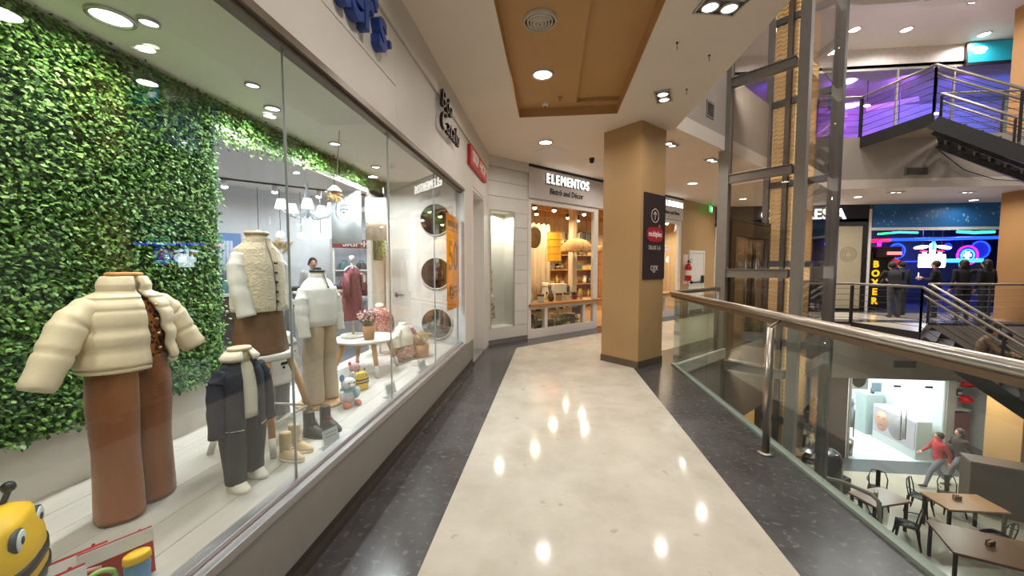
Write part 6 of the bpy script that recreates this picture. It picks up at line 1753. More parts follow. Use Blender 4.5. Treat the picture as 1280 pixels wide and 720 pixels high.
# ================================================================ UPPER STOREY
for nm, m_, args in (('wall_upper', M('upper_white', (214, 208, 202), 0.6), (5.47, 17, FY, FY + 0.15, 7.72, 8.3)), ('wall_upper', M('upper_room', (190, 176, 196), 0.7, var=0.15, scale=1.2), (5.47, 17, 16.5, 16.6, UP, 8.3)), ('floor', M('upper_room_floor', (110, 104, 110), 0.4), (5.0, 17, FY, 16.6, UP - 0.1, UP)), ('ceiling', M('upper_room_ceiling', (150, 146, 156), 0.6), (5.0, 17, FY, 16.6, 7.72, 7.8))):
    struct(MB().box(*args).build(nm, m_))
uw = struct(MB().box(5.47, 17, FY + 0.02, FY + 0.06, 7.64, 7.72).build('window_5', STEELD), 'glazed front of the purple-lit upper room')
for x in (6.0, 7.6, 9.2, 10.8, 12.4, 14.0):
    MB().box(x + 0.01, x + 1.59, FY + 0.03, FY + 0.04, UP + 0.05, 7.64).build('pane', GLZ, uw)
    MB().box(x - 0.02, x + 0.02, FY + 0.01, FY + 0.07, UP, 7.64).build('mullion', STEELD, uw)
struct(MB().prism([O45(0, 0.0)[:2], O45(9.3, 0.0)[:2], O45(9.3, 0.12)[:2], O45(0, 0.12)[:2]], UP, 8.3).build('wall_upper', M('upper_dark', (90, 84, 80), 0.6)))
for x, z, c, p in ((8.6, 5.6, (1.0, 0.05, 0.14), 70), (9.8, 7.5, (0.30, 0.07, 1.0), 90), (11.6, 7.5, (0.42, 0.12, 1.0), 100), (13.6, 7.3, (0.22, 0.16, 1.0), 130), (10.4, 5.4, (1.0, 0.08, 0.30), 60), (7.6, 7.5, (0.12, 0.06, 1.0), 80), (15.2, 6.6, (0.10, 0.2, 1.0), 110)):
    lamp('colour_lamp', 'AREA', (x, 13.9, z), p * 0.5, c, 0.4, rot=(PI / 2 - 0.35 if z > 7 else PI / 2 + 0.1, 0, 0), spread=150)
for i, (x0, z0, x1, z1) in enumerate(((8.9, 7.3, 10.6, 6.9), (11.2, 7.1, 12.9, 7.4), (9.7, 5.0, 10.5, 6.6), (12.0, 5.2, 13.2, 6.6))):
    o = MB().bar((x0, 15.2, z0), (x1, 15.2, z1), 0.12, 0.16).build('sloped_beam', M('beam_lilac', (170, 160, 180), 0.5))
    tag(o, ('dark sloped beam at the top left of the purple room', 'sloped beam at the top right of the purple room', 'steep sloped beam at the left of the purple room', 'steep sloped beam at the right of the purple room')[i], 'beam')
for i, x in enumerate((8.3, 9.6, 10.6, 11.6, 12.7)):
    t = thing('room_spot', 'small white spot hanging in the purple upper room, %s from the left' % ('first', 'second', 'third', 'fourth', 'fifth')[i], 'light', (x, 14.3, 6.2 + 0.35 * (i % 3)))
    MB().ell((0, 0, 0), (0.10, 0.06, 0.035), 12, 8).build('lens', EM('spot_lens', (255, 252, 248), 16.0), t)
    MB().cyl((0, 0, 0.03), (0, 0, 7.72 - 6.2 - 0.35 * (i % 3)), 0.012, n=6).build('stem', DARK, t)
t = thing('cyan_screen', 'cyan lit screen with white logo below the upper ceiling', 'screen', (13.2, 13.3, 7.98), -0.05)
MB().box(-0.62, 0.72, -0.03, 0.03, -0.38, 0.30).build('frame', BLACK, t)
MB().box(-0.58, 0.70, -0.036, -0.03, -0.30, 0.29).build('display', EM('screen_cyan', (20, 130, 150), 0.32), t)
MB().ell((-0.3, -0.037, 0.08), (0.22, 0.006, 0.08), 16, 8).ell((-0.3, -0.037, 0.0), (0.16, 0.006, 0.07), 16, 8).build('logo', EM('screen_white', (240, 252, 255), 3.0), t)
for i, (x, y) in enumerate(((8.67, 12.28), (10.16, 12.44), (12.65, 12.93), (9.23, 11.18), (10.81, 11.29), (6.5, 12.0), (7.2, 10.2), (5.2, 9.0))):
    t = downlight((x, y, 8.298 if y > 11.1 or y < 10.9 else 8.12), 'round downlight in the upper storey ceiling, %s' % ('left of the three over the purple room', 'middle of the three over the purple room', 'right of the three over the purple room', 'at the top edge left', 'at the top edge right', 'behind the lift', 'in front of the stairs', 'above the lift')[i], P_FAR * 2.0, 0.13, (1, 0.95, 0.9), soft=0.6)
for i, (x, y) in enumerate(((3.5, 1.5), (6.5, 2.5), (9.5, 3.5), (4.5, 4.8), (7.5, 6.0), (11.0, 6.5), (12.5, 9.0))):
    downlight((x, y, 8.298), 'round downlight high over the atrium, %s from the near end' % ('first', 'second', 'third', 'fourth', 'fifth', 'sixth', 'seventh')[i], P_FAR * 2.4, 0.14, (1, 0.95, 0.9), soft=0.9)


# ================================================================ FOOD COURT BELOW
mb = MB().box(1.0, 18, -2, 12.1, LOW - 0.1, LOW)
struct(mb.build('floor', CREAM2), 'pale food court floor below')
mb = MB().box(1.0, 18, 12.1, 17, LOW - 0.1, LOW)
struct(mb.build('floor', M('dark_court_band', (92, 94, 98), 0.25, var=0.06)), 'dark floor band before the lower shops')
mb = MB().box(9.48, 12.2, 12.9, 16.8, LOW, LOW + 0.006)
struct(mb.build('floor', M('white_shop_floor', (226, 226, 226), 0.2)))
DBR = M('dark_brown_wall', (66, 52, 46), 0.5, var=0.06)
mb = MB().box(2.0, 9.45, 12.9, 13.1, LOW, -1.4)
lw = struct(mb.build('wall_lower', DBR), 'dark brown wall of the lower shops left of the glass shop')
for i, x in enumerate((5.0, 6.1, 7.2, 8.3)):
    f = MB().box(x, x + 0.55, 12.86, 12.9, LOW + 0.3, -2.1).build('lit_panel', EM('lit_panel_gold', (196, 148, 92), 0.5), lw)
    MB().box(x - 0.05, x, 12.84, 12.9, LOW, -2.0).box(x + 0.55, x + 0.6, 12.84, 12.9, LOW, -2.0).build('panel_frame', BLACK, f)
# white glass shop
WSH = M('white_shop_wall', (236, 238, 240), 0.4, var=0.01)
for args in ((9.44, 9.48, 12.9, 16.8, LOW, -1.4), (12.2, 12.24, 12.9, 16.8, LOW, -1.4), (9.48, 12.2, 16.7, 16.8, LOW, -1.4)):
    struct(MB().box(*args).build('wall_white_shop', WSH))
struct(MB().box(9.44, 12.24, 12.9, 16.8, -1.5, -1.4).build('ceiling', WSH))
gf = struct(MB().box(9.48, 9.53, 12.86, 12.92, LOW, -1.5).build('window_6', STEELD), 'frameless glass front of the bright white shop below')
xs = [9.53, 10.2, 11.05, 11.9, 12.2]
for a, b in zip(xs[:-1], xs[1:]):
    MB().box(a + 0.005, b - 0.005, 12.88, 12.892, LOW + 0.02, -1.55).build('pane', GLZ, gf)
for x in (9.62, 10.98, 11.12):
    MB().cyl((x, 12.84, LOW + 0.75), (x, 12.84, LOW + 1.85), 0.018, n=10).build('pull_handle', STEEL, gf)
for x in (10.85, 11.75): MB().box(x - 0.09, x + 0.09, 12.86, 12.91, -2.35, -2.29).build('patch_fitting', DARK, gf)
MB().box(12.24, 12.46, 12.82, 12.95, LOW, -1.4).build('post', STEELD, gf)
for x, y in ((10.2, 13.8), (11.4, 13.8), (10.2, 15.4), (11.4, 15.4)):
    downlight((x, y, -1.502), 'bright downlight in the lower white shop, %s %s' % ('front' if y < 14 else 'back', 'left' if x < 11 else 'right'), 50, 0.12, (0.93, 0.97, 1.0))
# slanted counter with beauty poster
t = thing('poster_counter', 'low white counter with a beauty portrait poster in the bright shop', 'counter', (11.62, 13.82, LOW), -PI / 2)
MB().box(-0.85, 0.78, 0.0, 0.45, 0, 1.25).build('body', WSH, t, bevel=0.01)
ps = MB().box(-0.80, 0.74, -0.02, 0.0, 0.30, 1.20).build('poster', M('poster_lilac', (206, 190, 200), 0.5, var=0.03), t)
Rx = rotm('X', PI / 2)
MB().loft([(0, 0, 0, 0.26, 0.36), (0, 0, 0.003, 0.26, 0.36)], 26).xf(Rx, (-0.48, -0.021, 0.76)).build('portrait_face', M('portrait_skin', (214, 160, 140), 0.5, var=0.03), ps)
MB().loft([(0, 0, 0, 0.34, 0.40), (0, 0, 0.003, 0.34, 0.40)], 26).xf(Rx, (0.12, -0.021, 0.76)).build('portrait_hair', M('portrait_hair', (150, 140, 144), 0.6, var=0.1), ps)
for x in (-0.58, -0.38): MB().box(x - 0.05, x + 0.05, -0.026, -0.022, 0.86, 0.88).build('portrait_eye', DARK, ps)
MB().box(-0.56, -0.40, -0.026, -0.022, 0.60, 0.625).build('portrait_mouth', M('portrait_lip', (170, 80, 84), 0.5), ps)
t = thing('shop_cabinet', 'pale grey cabinet with small screen at the right of the bright shop', 'cabinet', (11.85, 14.9, LOW))
MB().box(-0.3, 0.3, 0, 0.5, 0, 1.5).build('body', M('cab_grey', (186, 196, 196), 0.4), t, bevel=0.01)
MB().box(-0.16, 0.16, -0.02, 0.0, 1.62, 1.95).build('screen', M('screen_grey', (110, 126, 140), 0.2), t)
MB().box(-0.03, 0.03, 0.1, 0.2, 1.5, 1.7).build('screen_arm', DARK, t)
t = thing('fashion_poster', 'fashion poster of a dark-haired model in the left pane of the bright shop', 'poster', (9.86, 13.05, -2.05))
MB().box(-0.28, 0.28, 0.0, 0.02, -0.45, 0.45).build('board', M('poster_pale', (206, 206, 206), 0.5), t)
MB().loft([(0, 0, 0, 0.22, 0.28), (0, 0, 0.003, 0.22, 0.28)], 22).xf(Rx, (0, -0.001, -0.12)).build('model_hair', M('model_hair', (60, 40, 34), 0.6), t)
MB().loft([(0, 0, 0, 0.09, 0.12), (0, 0, 0.003, 0.09, 0.12)], 20).xf(Rx, (0, -0.005, 0.02)).build('model_face', M('portrait_skin', (214, 160, 140), 0.5, var=0.03), t)
t = thing('hanging_jeans', 'pale blue jeans hanging in the left pane of the bright shop', 'jeans', (9.8, 13.3, LOW + 0.9))
for x in (-0.07, 0.07): MB().cyl((x, 0, 0), (x * 0.9, 0, 0.75), 0.06, 0.075, n=12).build('leg', M('pale_denim', (150, 176, 204), 0.8, var=0.1), t)
MB().loft([(0, 0, 0.7, 0.14, 0.08), (0, 0, 0.95, 0.12, 0.07)], 16).build('waist', M('pale_denim', (150, 176, 204), 0.8, var=0.1), t)
MB().cyl((0, 0, 0.95), (0, 0, 2.35), 0.004, n=6).build('cord', DARK, t)
t = thing('waste_bin', 'small steel bin inside the left pane of the bright shop', 'bin', (9.75, 13.2, LOW))
MB().lathe([(0.0005, 0.0), (0.12, 0.0), (0.14, 0.5), (0.13, 0.5), (0.11, 0.05)], n=18).build('drum', STEEL, t)
MB().lathe([(0.14, 0.5), (0.145, 0.51), (0.13, 0.515)], n=18).build('rim', DARK, t)
# red shop at its right: shelves with boxes and red caps
for args in ((12.46, 14.6, 15.0, 15.1, LOW, -1.4), (14.5, 14.6, 12.9, 15.0, LOW, -1.4)):
    struct(MB().box(*args).build('wall_red_shop', WSH))
struct(MB().box(12.46, 14.6, 12.9, 15.1, -1.5, -1.4).build('ceiling', WSH))
downlight((13.2, 13.6, -1.502), 'downlight in the small red goods shop below', 30, 0.1, (1, 0.96, 0.92))
t = thing('goods_shelf', 'white shelf of boxes and red caps at the small shop below', 'shelf', (13.0, 13.5, LOW))
MB().box(-0.45, 0.6, 0.3, 0.34, 0, 3.1).build('back_panel', M('shelf_pale', (206, 206, 206), 0.5), t)
for z in (1.5, 1.95, 2.4, 2.85): MB().box(-0.45, 0.6, 0.0, 0.3, z, z + 0.03).build('shelf', WHITE, t)
MB().box(-0.45, 0.6, 0.0, 0.3, 0.3, 1.4).build('lower_cabinet', M('cab_wine', (110, 40, 44), 0.5), t)
for i in range(8):
    r, c = divmod(i, 4)
    z = (1.98, 2.43)[r]
    col = [(60, 80, 170), (40, 40, 46), (190, 190, 196), (90, 90, 100)][(i + r) % 4]
    b = thing('goods_box', '%s box on the white shelf of the small shop, %s row, %s' % (('blue', 'black', 'silver', 'grey')[(i + r) % 4], ('lower', 'upper')[r], ('first', 'second', 'third', 'fourth')[c]), 'box', (12.68 + c * 0.2, 13.63, LOW + z))
    MB().box(-0.08, 0.08, -0.08, 0.08, 0, 0.2).build('carton', M('carton_%d' % col[0], col, 0.5), b, bevel=0.004)
    MB().box(-0.06, 0.06, -0.083, -0.08, 0.05, 0.12).build('paper_label', WHITE, b)
for i, (x, z) in enumerate(((13.12, -2.0), (13.25, -2.35), (13.22, -2.85))):
    b = thing('baseball_hat', 'red baseball hat hanging at the small shop, %s' % ('highest', 'middle', 'lowest')[i], 'hat', (x, 13.3, z))
    MB().lathe([(0.16, 0), (0.155, 0.08), (0.1, 0.16), (0.0005, 0.18)], n=18).build('crown', M('cap_red', (206, 34, 40), 0.6), b)
    MB().ell((-0.14, -0.1, 0.0), (0.16, 0.12, 0.018), 14, 8).build('brim', M('cap_red', (206, 34, 40), 0.6), b)
struct(MB().box(2.0, 2.1, -2, 13, LOW, -1.5).build('wall_lower', DBR))
for i, (x, y) in enumerate(((9.5, 11.6), (11.5, 11.6), (6.5, 11.8))):
    downlight((x, y, -1.502), 'downlight under the far walkway above the food court, %s' % ('middle', 'right', 'left')[i], 60, 0.1)

# ---- tables and chairs
TW = M('table_oak', (176, 126, 78), 0.35, var=0.12, aniso=(1, 8, 1))
TW2 = M('table_walnut', (124, 88, 66), 0.35, var=0.12, aniso=(1, 8, 1))
TW3 = M('table_pale', (160, 130, 112), 0.3, var=0.10, aniso=(1, 8, 1))


def table(label, c, size, rot, mat):
    t = thing('food_court_table', label, 'table', (c[0], c[1], LOW), rot)
    a, b = size[0] / 2, size[1] / 2
    MB().box(-a, a, -b, b, 0.72, 0.755).build('table_top', mat, t, bevel=0.004)
    MB().box(-a + 0.01, a - 0.01, -b + 0.01, b - 0.01, 0.70, 0.72).build('apron', BLACK, t)
    for x in (-a + 0.06, a - 0.06):
        for y in (-b + 0.06, b - 0.06): MB().box(x - 0.025, x + 0.025, y - 0.025, y + 0.025, 0, 0.70).build('leg', BLACK, t)
    return t


table('oak food court table in the middle with napkin holder', (9.52, 9.48), (1.25, 0.68), 0.02, TW)
table('pale food court table at the left below the guard rail', (7.75, 9.5), (1.05, 0.60), 0.30, TW3)
table('large walnut food court table nearest the guard rail', (8.55, 7.95), (1.5, 1.05), -0.38, TW2)
BM = M('black_chair_metal', (34, 33, 34), 0.4, 0.4, var=0.06)
ch0 = thing('metal_chair', 'black metal cafe chair at the left end of the oak table', 'chair', (9.20, 10.14, LOW), -1.0, 'black metal food court chairs')
MB().loft([(0, 0, 0.435, 0.18, 0.18), (0, 0, 0.445, 0.19, 0.19), (0, 0, 0.455, 0.18, 0.18)], 28, e=4).build('seat', BM, ch0)
for sx in (-1, 1):
    for sy in (-1, 1):
        MB().tube([(sx * 0.155, sy * 0.155, 0.44), (sx * 0.17, sy * 0.17, 0.25), (sx * 0.215, sy * 0.205, 0.0)], [0.032, 0.026, 0.014], 8).build('leg', BM, ch0)
MB().tube([(-0.15, -0.165, 0.44), (-0.19, -0.18, 0.66), (-0.215, -0.13, 0.82), (-0.22, 0, 0.85), (-0.215, 0.13, 0.82), (-0.19, 0.18, 0.66), (-0.15, 0.165, 0.44)], 0.013, 8).build('back_hoop', BM, ch0)
MB().bar((-0.17, 0, 0.45), (-0.218, 0, 0.84), 0.09, 0.006, up=(1, 0, 0)).build('back_slat', BM, ch0)
MB().tube([(-0.19, -0.18, 0.66), (-0.05, -0.215, 0.63), (0.03, -0.20, 0.60)], 0.011, 6).build('arm_tube', BM, ch0)
for p, r, lb in (((7.95, 9.0), 2.5, 'black metal cafe chair at the near side of the pale table'), ((8.45, 10.4), -2.2, 'black metal cafe chair behind the pale table'), ((7.25, 9.2), 0.4, 'black metal cafe chair at the left end of the pale table'),
                 ((9.55, 8.82), 1.8, 'black metal cafe chair between oak and walnut tables'), ((10.3, 8.72), 2.2, 'black metal cafe chair at the right edge between the tables'), ((10.05, 10.3), -1.9, 'black metal cafe chair behind the oak table'),
                 ((8.0, 7.15), 1.2, 'black metal cafe chair at the near side of the walnut table')):
    dup(ch0, (p[0], p[1], LOW), r, lb)
for i, (x, y, lb) in enumerate(((9.45, 9.55, 'napkin holder on the oak food court table'), (8.55, 8.0, 'napkin holder in the middle of the walnut table'), (9.0, 7.75, 'napkin holder at the right of the walnut table'), (7.72, 9.55, 'napkin holder on the pale food court table'))):
    t = thing('napkin_holder', lb, 'napkin holder', (x, y, LOW + 0.755), 0.3 * i)
    MB().box(-0.07, 0.07, -0.035, 0.035, 0, 0.012).box(-0.07, 0.07, -0.035, -0.028, 0.012, 0.10).box(-0.07, 0.07, 0.028, 0.035, 0.012, 0.10).build('holder', BLACK, t)
    MB().box(-0.06, 0.06, -0.02, 0.02, 0.012, 0.085).build('napkins', M('napkin_tan', (190, 170, 140), 0.9), t)
# brown partition box below the tan column
t = thing('partition_box', 'dark brown low partition below the tan column in the food court', 'partition', (10.55, 10.40, LOW), -0.42)
MB().box(0, 2.4, 0, 0.5, 0, 1.25).build('body', M('partition_brown', (64, 50, 44), 0.75, var=0.08), t, bevel=0.01)
MB().box(-0.02, 2.42, -0.02, 0.52, 1.25, 1.30).build('top_cap', M('partition_top', (84, 70, 64), 0.35), t)
for x in (0.8, 1.6): MB().box(x - 0.004, x + 0.004, -0.004, 0.0, 0.02, 1.25).build('joint', BLACK, t)
# dark rounded booth and bent tube rail near the lift foot
t = thing('booth_seat', 'dark curved booth back at the lower left of the food court', 'seat', (7.30, 10.95, LOW), 0.4)
BL_ = M('booth_black', (44, 46, 52), 0.25, var=0.05)
MB().loft(interp([(0, 0, 0.0, 0.55, 0.5), (0, 0, 0.9, 0.55, 0.5), (0, 0, 1.15, 0.48, 0.43), (0, 0, 1.25, 0.3, 0.25)], 12), 32, e=3).build('back', BL_, t)
MB().box(0.3, 0.8, -0.4, 0.4, 0, 0.42).build('cushion', BL_, t, bevel=0.04)
t = thing('bent_tube_rail', 'bent grey tube rail at the left of the pale table', 'railing', (0, 0, 0))
MB().tube([(6.15, 9.75, -3.62), (6.83, 9.31, -3.6), (7.08, 8.86, -3.6), (7.12, 8.72, -3.68), (7.0, 8.45, LOW)], 0.045, 12).build('tube', STEELD, t)
MB().tube([(6.15, 9.75, -3.62), (6.15, 9.75, LOW)], 0.04, 12).build('leg', STEELD, t)
MB().tube([(6.15, 9.75, -4.1), (7.06, 8.7, -4.1)], 0.02, 8).build('middle_bar', STEELD, t)


# ================================================================ PEOPLE
def remeshed(mb, voxel):
    me = bpy.data.meshes.new('tmp_body'); me.from_pydata(mb.v, [], mb.f); me.update()
    o = bpy.data.objects.new('tmp_body', me); COL.objects.link(o)
    r = o.modifiers.new('r', 'REMESH'); r.mode = 'VOXEL'; r.voxel_size = voxel
    s = o.modifiers.new('s', 'SMOOTH'); s.factor = 0.5; s.iterations = 4
    bpy.context.view_layer.update()
    dg = bpy.context.evaluated_depsgraph_get()
    out = bpy.data.meshes.new_from_object(o.evaluated_get(dg))
    bpy.data.objects.remove(o, do_unlink=True)
    return out


STAND = dict(pel=(0, 0, 0.93), chest=(0.01, 0, 1.25), neck=(0, 0, 1.42), head=(0.025, 0, 1.56),
             shL=(0, 0.185, 1.36), elL=(-0.02, 0.235, 1.10), haL=(0.05, 0.24, 0.86),
             shR=(0, -0.185, 1.36), elR=(-0.02, -0.235, 1.10), haR=(0.05, -0.24, 0.86),
             hiL=(0, 0.095, 0.90), knL=(0.02, 0.10, 0.49), anL=(-0.01, 0.105, 0.08),
             hiR=(0, -0.095, 0.90), knR=(0.02, -0.10, 0.49), anR=(-0.01, -0.105, 0.08))


def person(label, loc, rotz, top, legs_c, hair, skin=(206, 160, 132), pose=None, scale=1.0, hairlong=0.0, shoe=(50, 46, 46), bag_c=None, skirt=False):
    J = dict(STAND); J.update(pose or {})
    J = {k: np.array(v, float) for k, v in J.items()}
    segs = [('pel', 'chest', 0.150, 0.165, 0), ('chest', 'neck', 0.150, 0.075, 0), ('neck', 'head', 0.052, 0.055, 2)]
    mb = MB()
    wide = lambda p, q, a, b: mb.tube([p, (p + q) / 2, q], [a, (a + b) / 2, b], 12)
    up = J['chest'] - J['pel']; up /= np.linalg.norm(up)
    side = J['shL'] - J['shR']; side /= np.linalg.norm(side)
    # trunk from elliptical rings along the spine
    fw = np.cross(side, up)
    rings = []
    sp = [J['pel'] - up * 0.10, J['pel'], J['pel'] * 0.6 + J['chest'] * 0.4, J['chest'], J['chest'] + (J['neck'] - J['chest']) * 0.55, J['neck'], J['neck'] + (J['head'] - J['neck']) * 0.35]
    rx = [0.09, 0.118, 0.105, 0.12, 0.10, 0.055, 0.05]; ry = [0.12, 0.165, 0.145, 0.175, 0.18, 0.07, 0.05]
    for p, a, b in zip(sp, rx, ry):
        rings.append([p + fw * a * math.cos(t) + side * b * math.sin(t) for t in np.linspace(0, 2 * PI, 18, endpoint=False)])
    mb.rings(rings)
    hd = J['head']
    mb.ell(hd, (0.095, 0.075, 0.115), 16, 12)
    mb.ell(hd + np.array((0.095, 0, -0.01)), (0.022, 0.014, 0.02), 8, 6)
    for s in (-1, 1): mb.ell(hd + np.array((0.0, s * 0.076, -0.005)), (0.02, 0.012, 0.03), 8, 6)
    for S in 'LR':
        sh, e, h = J['sh' + S], J['el' + S], J['ha' + S]
        mb.tube([sh, (sh + e) / 2, e], [0.064, 0.056, 0.048], 10); mb.ell(sh, 0.066, 10, 8); mb.ell(e, 0.047, 8, 6)
        mb.tube([e, (e + h) / 2, h], [0.046, 0.042, 0.030], 10)
        hp, kn, an = J['hi' + S], J['kn' + S], J['an' + S]
        mb.tube([hp, (hp + kn) / 2, kn], [0.095, 0.085, 0.066], 12); mb.ell(hp, 0.095, 10, 8); mb.ell(kn, 0.065, 8, 6)
        mb.tube([kn, (kn * 0.6 + an * 0.4), an], [0.064, 0.062, 0.046], 10)
        mb.ell(an + np.array((0.055, 0, -0.045)), (0.125, 0.045, 0.038), 12, 8); mb.ell(an, 0.045, 8, 6)
        segs += [('sh' + S, 'el' + S, 0.06, 0.05, 0), ('el' + S, 'ha' + S, 0.045, 0.03, 0), ('hi' + S, 'kn' + S, 0.09, 0.066, 1), ('kn' + S, 'an' + S, 0.066, 0.046, 1)]
    me = remeshed(mb, 0.02)
    n = len(me.vertices); co = np.empty(n * 3); me.vertices.foreach_get('co', co); co = co.reshape(-1, 3)
    nf = len(me.polygons)
    cen = np.array([p.center for p in me.polygons])
    best = np.full(nf, 9e9); lab = np.zeros(nf, int)
    for a, b, ra, rb, m_ in segs:
        p, q = J[a], J[b]; d = q - p; t = np.clip(((cen - p) @ d) / (d @ d), 0, 1)
        ds = np.linalg.norm(cen - (p + t[:, None] * d), axis=1) / (ra + (rb - ra) * t)
        k = ds < best; best[k] = ds[k]; lab[k] = m_
    ds = np.linalg.norm(cen - hd, axis=1) / 0.12; k = ds < np.minimum(best, 1.2); lab[k] = 2
    for S in 'LR':
        an = J['an' + S]; k = (np.linalg.norm(cen - (an + np.array((0.05, 0, -0.05))), axis=1) < 0.14) & (cen[:, 2] < an[2] - 0.0); lab[k] = 3
    mats = [M('cloth_%d_%d_%d' % top, top, 0.85, var=0.08), M('cloth_%d_%d_%d' % legs_c, legs_c, 0.85, var=0.10), M('skin_%d' % skin[0], skin, 0.55, var=0.03), M('shoe_%d' % shoe[0], shoe, 0.5), DARK, M('lip', (150, 80, 76), 0.5)]
    # hands, eyes and mouth added to the same body mesh
    ex = MB()
    for S in 'LR':
        e, h = J['el' + S], J['ha' + S]; d = h - e; d /= np.linalg.norm(d)
        sd = np.cross(d, (1.0, 0.2, 0.1)); sd /= np.linalg.norm(sd); nn = np.cross(sd, d)
        pc = h + d * 0.045
        ex.rings([[h + d * l + sd * a * math.cos(t) + nn * b * math.sin(t) for t in np.linspace(0, 2 * PI, 10, endpoint=False)] for l, a, b in ((-0.01, 0.026, 0.022), (0.03, 0.038, 0.018), (0.085, 0.040, 0.015))], True, 2)
        for i, (o_, L_) in enumerate(((-0.030, 0.060), (-0.010, 0.072), (0.010, 0.068), (0.029, 0.052))):
            b0 = h + d * 0.08 + sd * o_
            ex.tube([b0, b0 + d * L_ * 0.5 + nn * 0.006, b0 + d * L_ * 0.9 + nn * 0.022], [0.0095, 0.009, 0.007], 6, 2)
        b0 = h + d * 0.03 - sd * 0.036
        ex.tube([b0, b0 + d * 0.03 - sd * 0.018 + nn * 0.01, b0 + d * 0.055 - sd * 0.02 + nn * 0.02], [0.012, 0.010, 0.008], 6, 2)
    for s in (-1, 1): ex.ell(hd + np.array((0.083, s * 0.032, 0.012)), (0.010, 0.013, 0.008), 8, 6, 4)
    ex.ell(hd + np.array((0.086, 0, -0.055)), (0.010, 0.024, 0.006), 8, 6, 5)
    V = [tuple(v) for v in co] + ex.v
    Fc = [tuple(p.vertices) for p in me.polygons] + [tuple(i + n for i in f_) for f_ in ex.f]
    ML = list(lab) + ex.m
    bpy.data.meshes.remove(me)
    fin = MB(); fin.v = V; fin.f = Fc; fin.m = [int(x) for x in ML]; fin.s = [True] * len(Fc)
    t = thing('person', label, 'person', loc, rotz); t.scale = (scale,) * 3
    fin.build('body', mats, t)
    hm = M('hair_%d_%d' % hair[:2], hair, 0.6, var=0.15, scale=30)
    hb = MB()
    hb.ell(hd + np.array((-0.022, 0, 0.025)), (0.100, 0.090, 0.112), 16, 12)
    if hairlong > 0:
        hb.loft(interp([(hd[0] - 0.055, hd[1], hd[2] - hairlong, 0.035, 0.07), (hd[0] - 0.06, hd[1], hd[2] - hairlong * 0.5, 0.055, 0.10), (hd[0] - 0.04, hd[1], hd[2] + 0.03, 0.07, 0.09)], 10), 16)
    hb.build('hair', hm, t)
    if bag_c:
        bb = MB().loft(interp([(-0.21, 0, 0.95, 0.07, 0.13), (-0.22, 0, 1.05, 0.09, 0.15), (-0.21, 0, 1.3, 0.08, 0.14), (-0.19, 0, 1.38, 0.04, 0.09)], 10), 20, e=2.6)
        bb.build('backpack', M('pack_%d' % bag_c[0], bag_c, 0.7, var=0.1), t)
    return t


PI2 = PI / 2
person('person from behind in black jacket and grey jeans leaning at the boxing machine', (9.66, 11.70, 0), PI2 - 0.2, (24, 24, 30), (70, 70, 78), (30, 24, 22), scale=0.98, pose=dict(chest=(0.08, 0, 1.22), neck=(0.16, 0, 1.37), head=(0.22, 0, 1.50), shL=(0.12, 0.19, 1.31), shR=(0.12, -0.19, 1.31), elL=(0.24, 0.26, 1.10), haL=(0.42, 0.12, 1.08), elR=(0.24, -0.26, 1.10), haR=(0.42, -0.12, 1.08)))
person('person from behind in dark navy hoodie right of the boxing machine player', (10.3, 12.3, 0), PI2 + 0.1, (34, 38, 56), (44, 46, 60), (26, 22, 22), scale=0.96)
person('person in black sweater holding a glowing phone before the arcade logo', (10.62, 11.65, 0), PI2 + 0.7, (22, 22, 28), (40, 40, 50), (36, 28, 24), scale=0.96, pose=dict(elL=(0.05, 0.24, 1.12), haL=(0.26, 0.12, 1.16), elR=(0.05, -0.24, 1.12), haR=(0.26, -0.10, 1.16)))
ph = MB().box(-0.006, 0.006, -0.035, 0.035, -0.075, 0.075).build('mobile_phone', EM('phone_glow', (210, 225, 255), 3.0), loc=(10.38, 11.88, 1.20), rotz=PI2 + 0.7)
tag(ph, 'small glowing mobile phone in the hands of the person in black sweater', 'phone')
person('person in black top with bare arm around a friend at the guard rail', (10.92, 11.25, 0), PI2 - 0.15, (26, 24, 28), (40, 42, 54), (34, 26, 24), scale=0.97, hairlong=0.12, pose=dict(elR=(0.04, -0.36, 1.40), haR=(0.02, -0.56, 1.36)))
person('long-haired person in dark top and jeans at the tan column', (11.36, 11.15, 0), PI2 + 0.15, (32, 28, 30), (62, 66, 82), (24, 20, 20), scale=0.97, hairlong=0.34)
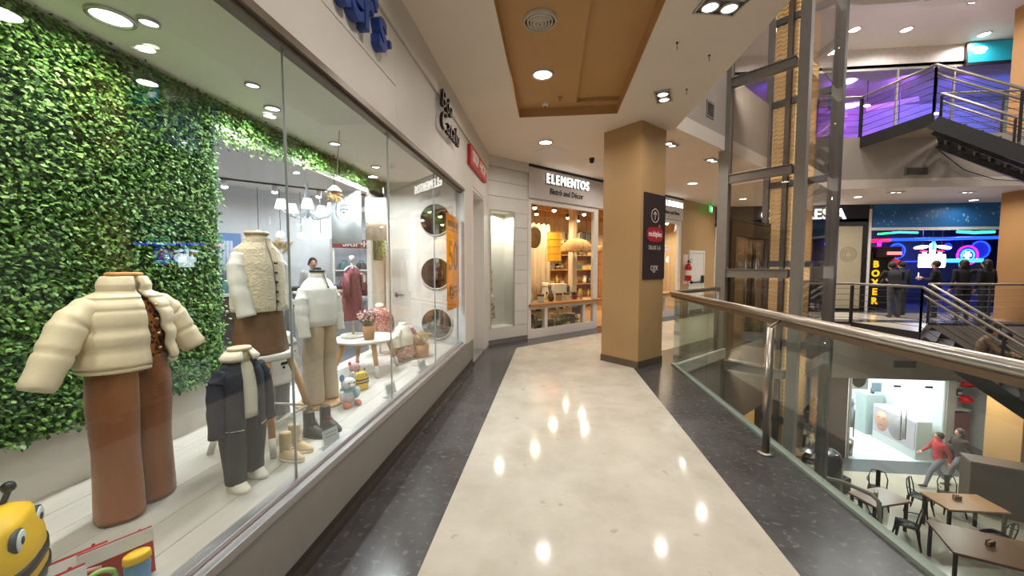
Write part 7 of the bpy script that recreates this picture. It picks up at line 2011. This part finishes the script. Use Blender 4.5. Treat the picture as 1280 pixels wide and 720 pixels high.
# seated on the stairs
SIT = dict(pel=(0, 0, 0.10), chest=(0.06, 0, 0.42), neck=(0.12, 0, 0.60), head=(0.18, 0, 0.73), shL=(0.09, 0.17, 0.54), shR=(0.09, -0.17, 0.54), elL=(0.26, 0.22, 0.28), haL=(0.44, 0.12, 0.24), elR=(0.26, -0.22, 0.28), haR=(0.44, -0.12, 0.24),
           hiL=(0, 0.095, 0.08), knL=(0.42, 0.12, 0.16), anL=(0.52, 0.11, -0.28), hiR=(0, -0.095, 0.08), knR=(0.42, -0.12, 0.16), anR=(0.52, -0.11, -0.28))
person('person in olive jacket sitting hunched on the stairs behind the handrail', (9.82, 9.67, -0.731), -A45, (128, 108, 84), (80, 80, 88), (36, 28, 24), pose=SIT)
person('person in dark coat sitting on the stairs by the tan column', (10.33, 9.87, -0.914), -A45 + 0.1, (74, 64, 62), (90, 80, 80), (26, 20, 20), pose=SIT)
# walking below
WALK = dict(hiL=(0, 0.09, 0.90), knL=(0.20, 0.09, 0.52), anL=(0.30, 0.09, 0.10), knR=(-0.05, -0.10, 0.50), anR=(-0.32, -0.10, 0.16), elL=(-0.12, 0.24, 1.12), haL=(-0.10, 0.25, 0.88), elR=(0.10, -0.24, 1.12), haR=(0.28, -0.22, 0.98))
person('person in red top and pale jeans with backpack striding through the food court', (10.75, 11.40, LOW), PI - 0.25, (186, 50, 62), (130, 140, 154), (50, 38, 32), pose=WALK, scale=0.95, bag_c=(52, 42, 40))
person('person in dark brown jacket and grey jeans walking behind the red top', (11.45, 11.60, LOW), PI - 0.15, (52, 42, 40), (120, 126, 134), (46, 34, 30), pose=WALK, scale=0.98, hairlong=0.2)
# inside the children shop
person('shop assistant with dark hair tied up behind the sales counter', BW(0.95, 0.42, 0), A45 - PI2, (186, 178, 172), (60, 60, 66), (36, 28, 24), scale=0.97, hairlong=0.05)
person('customer in dark clothes standing inside the children shop', (-4.9, 5.9, 0), A45 + 0.6, (52, 48, 52), (50, 50, 60), (30, 24, 22), scale=0.93, hairlong=0.25)
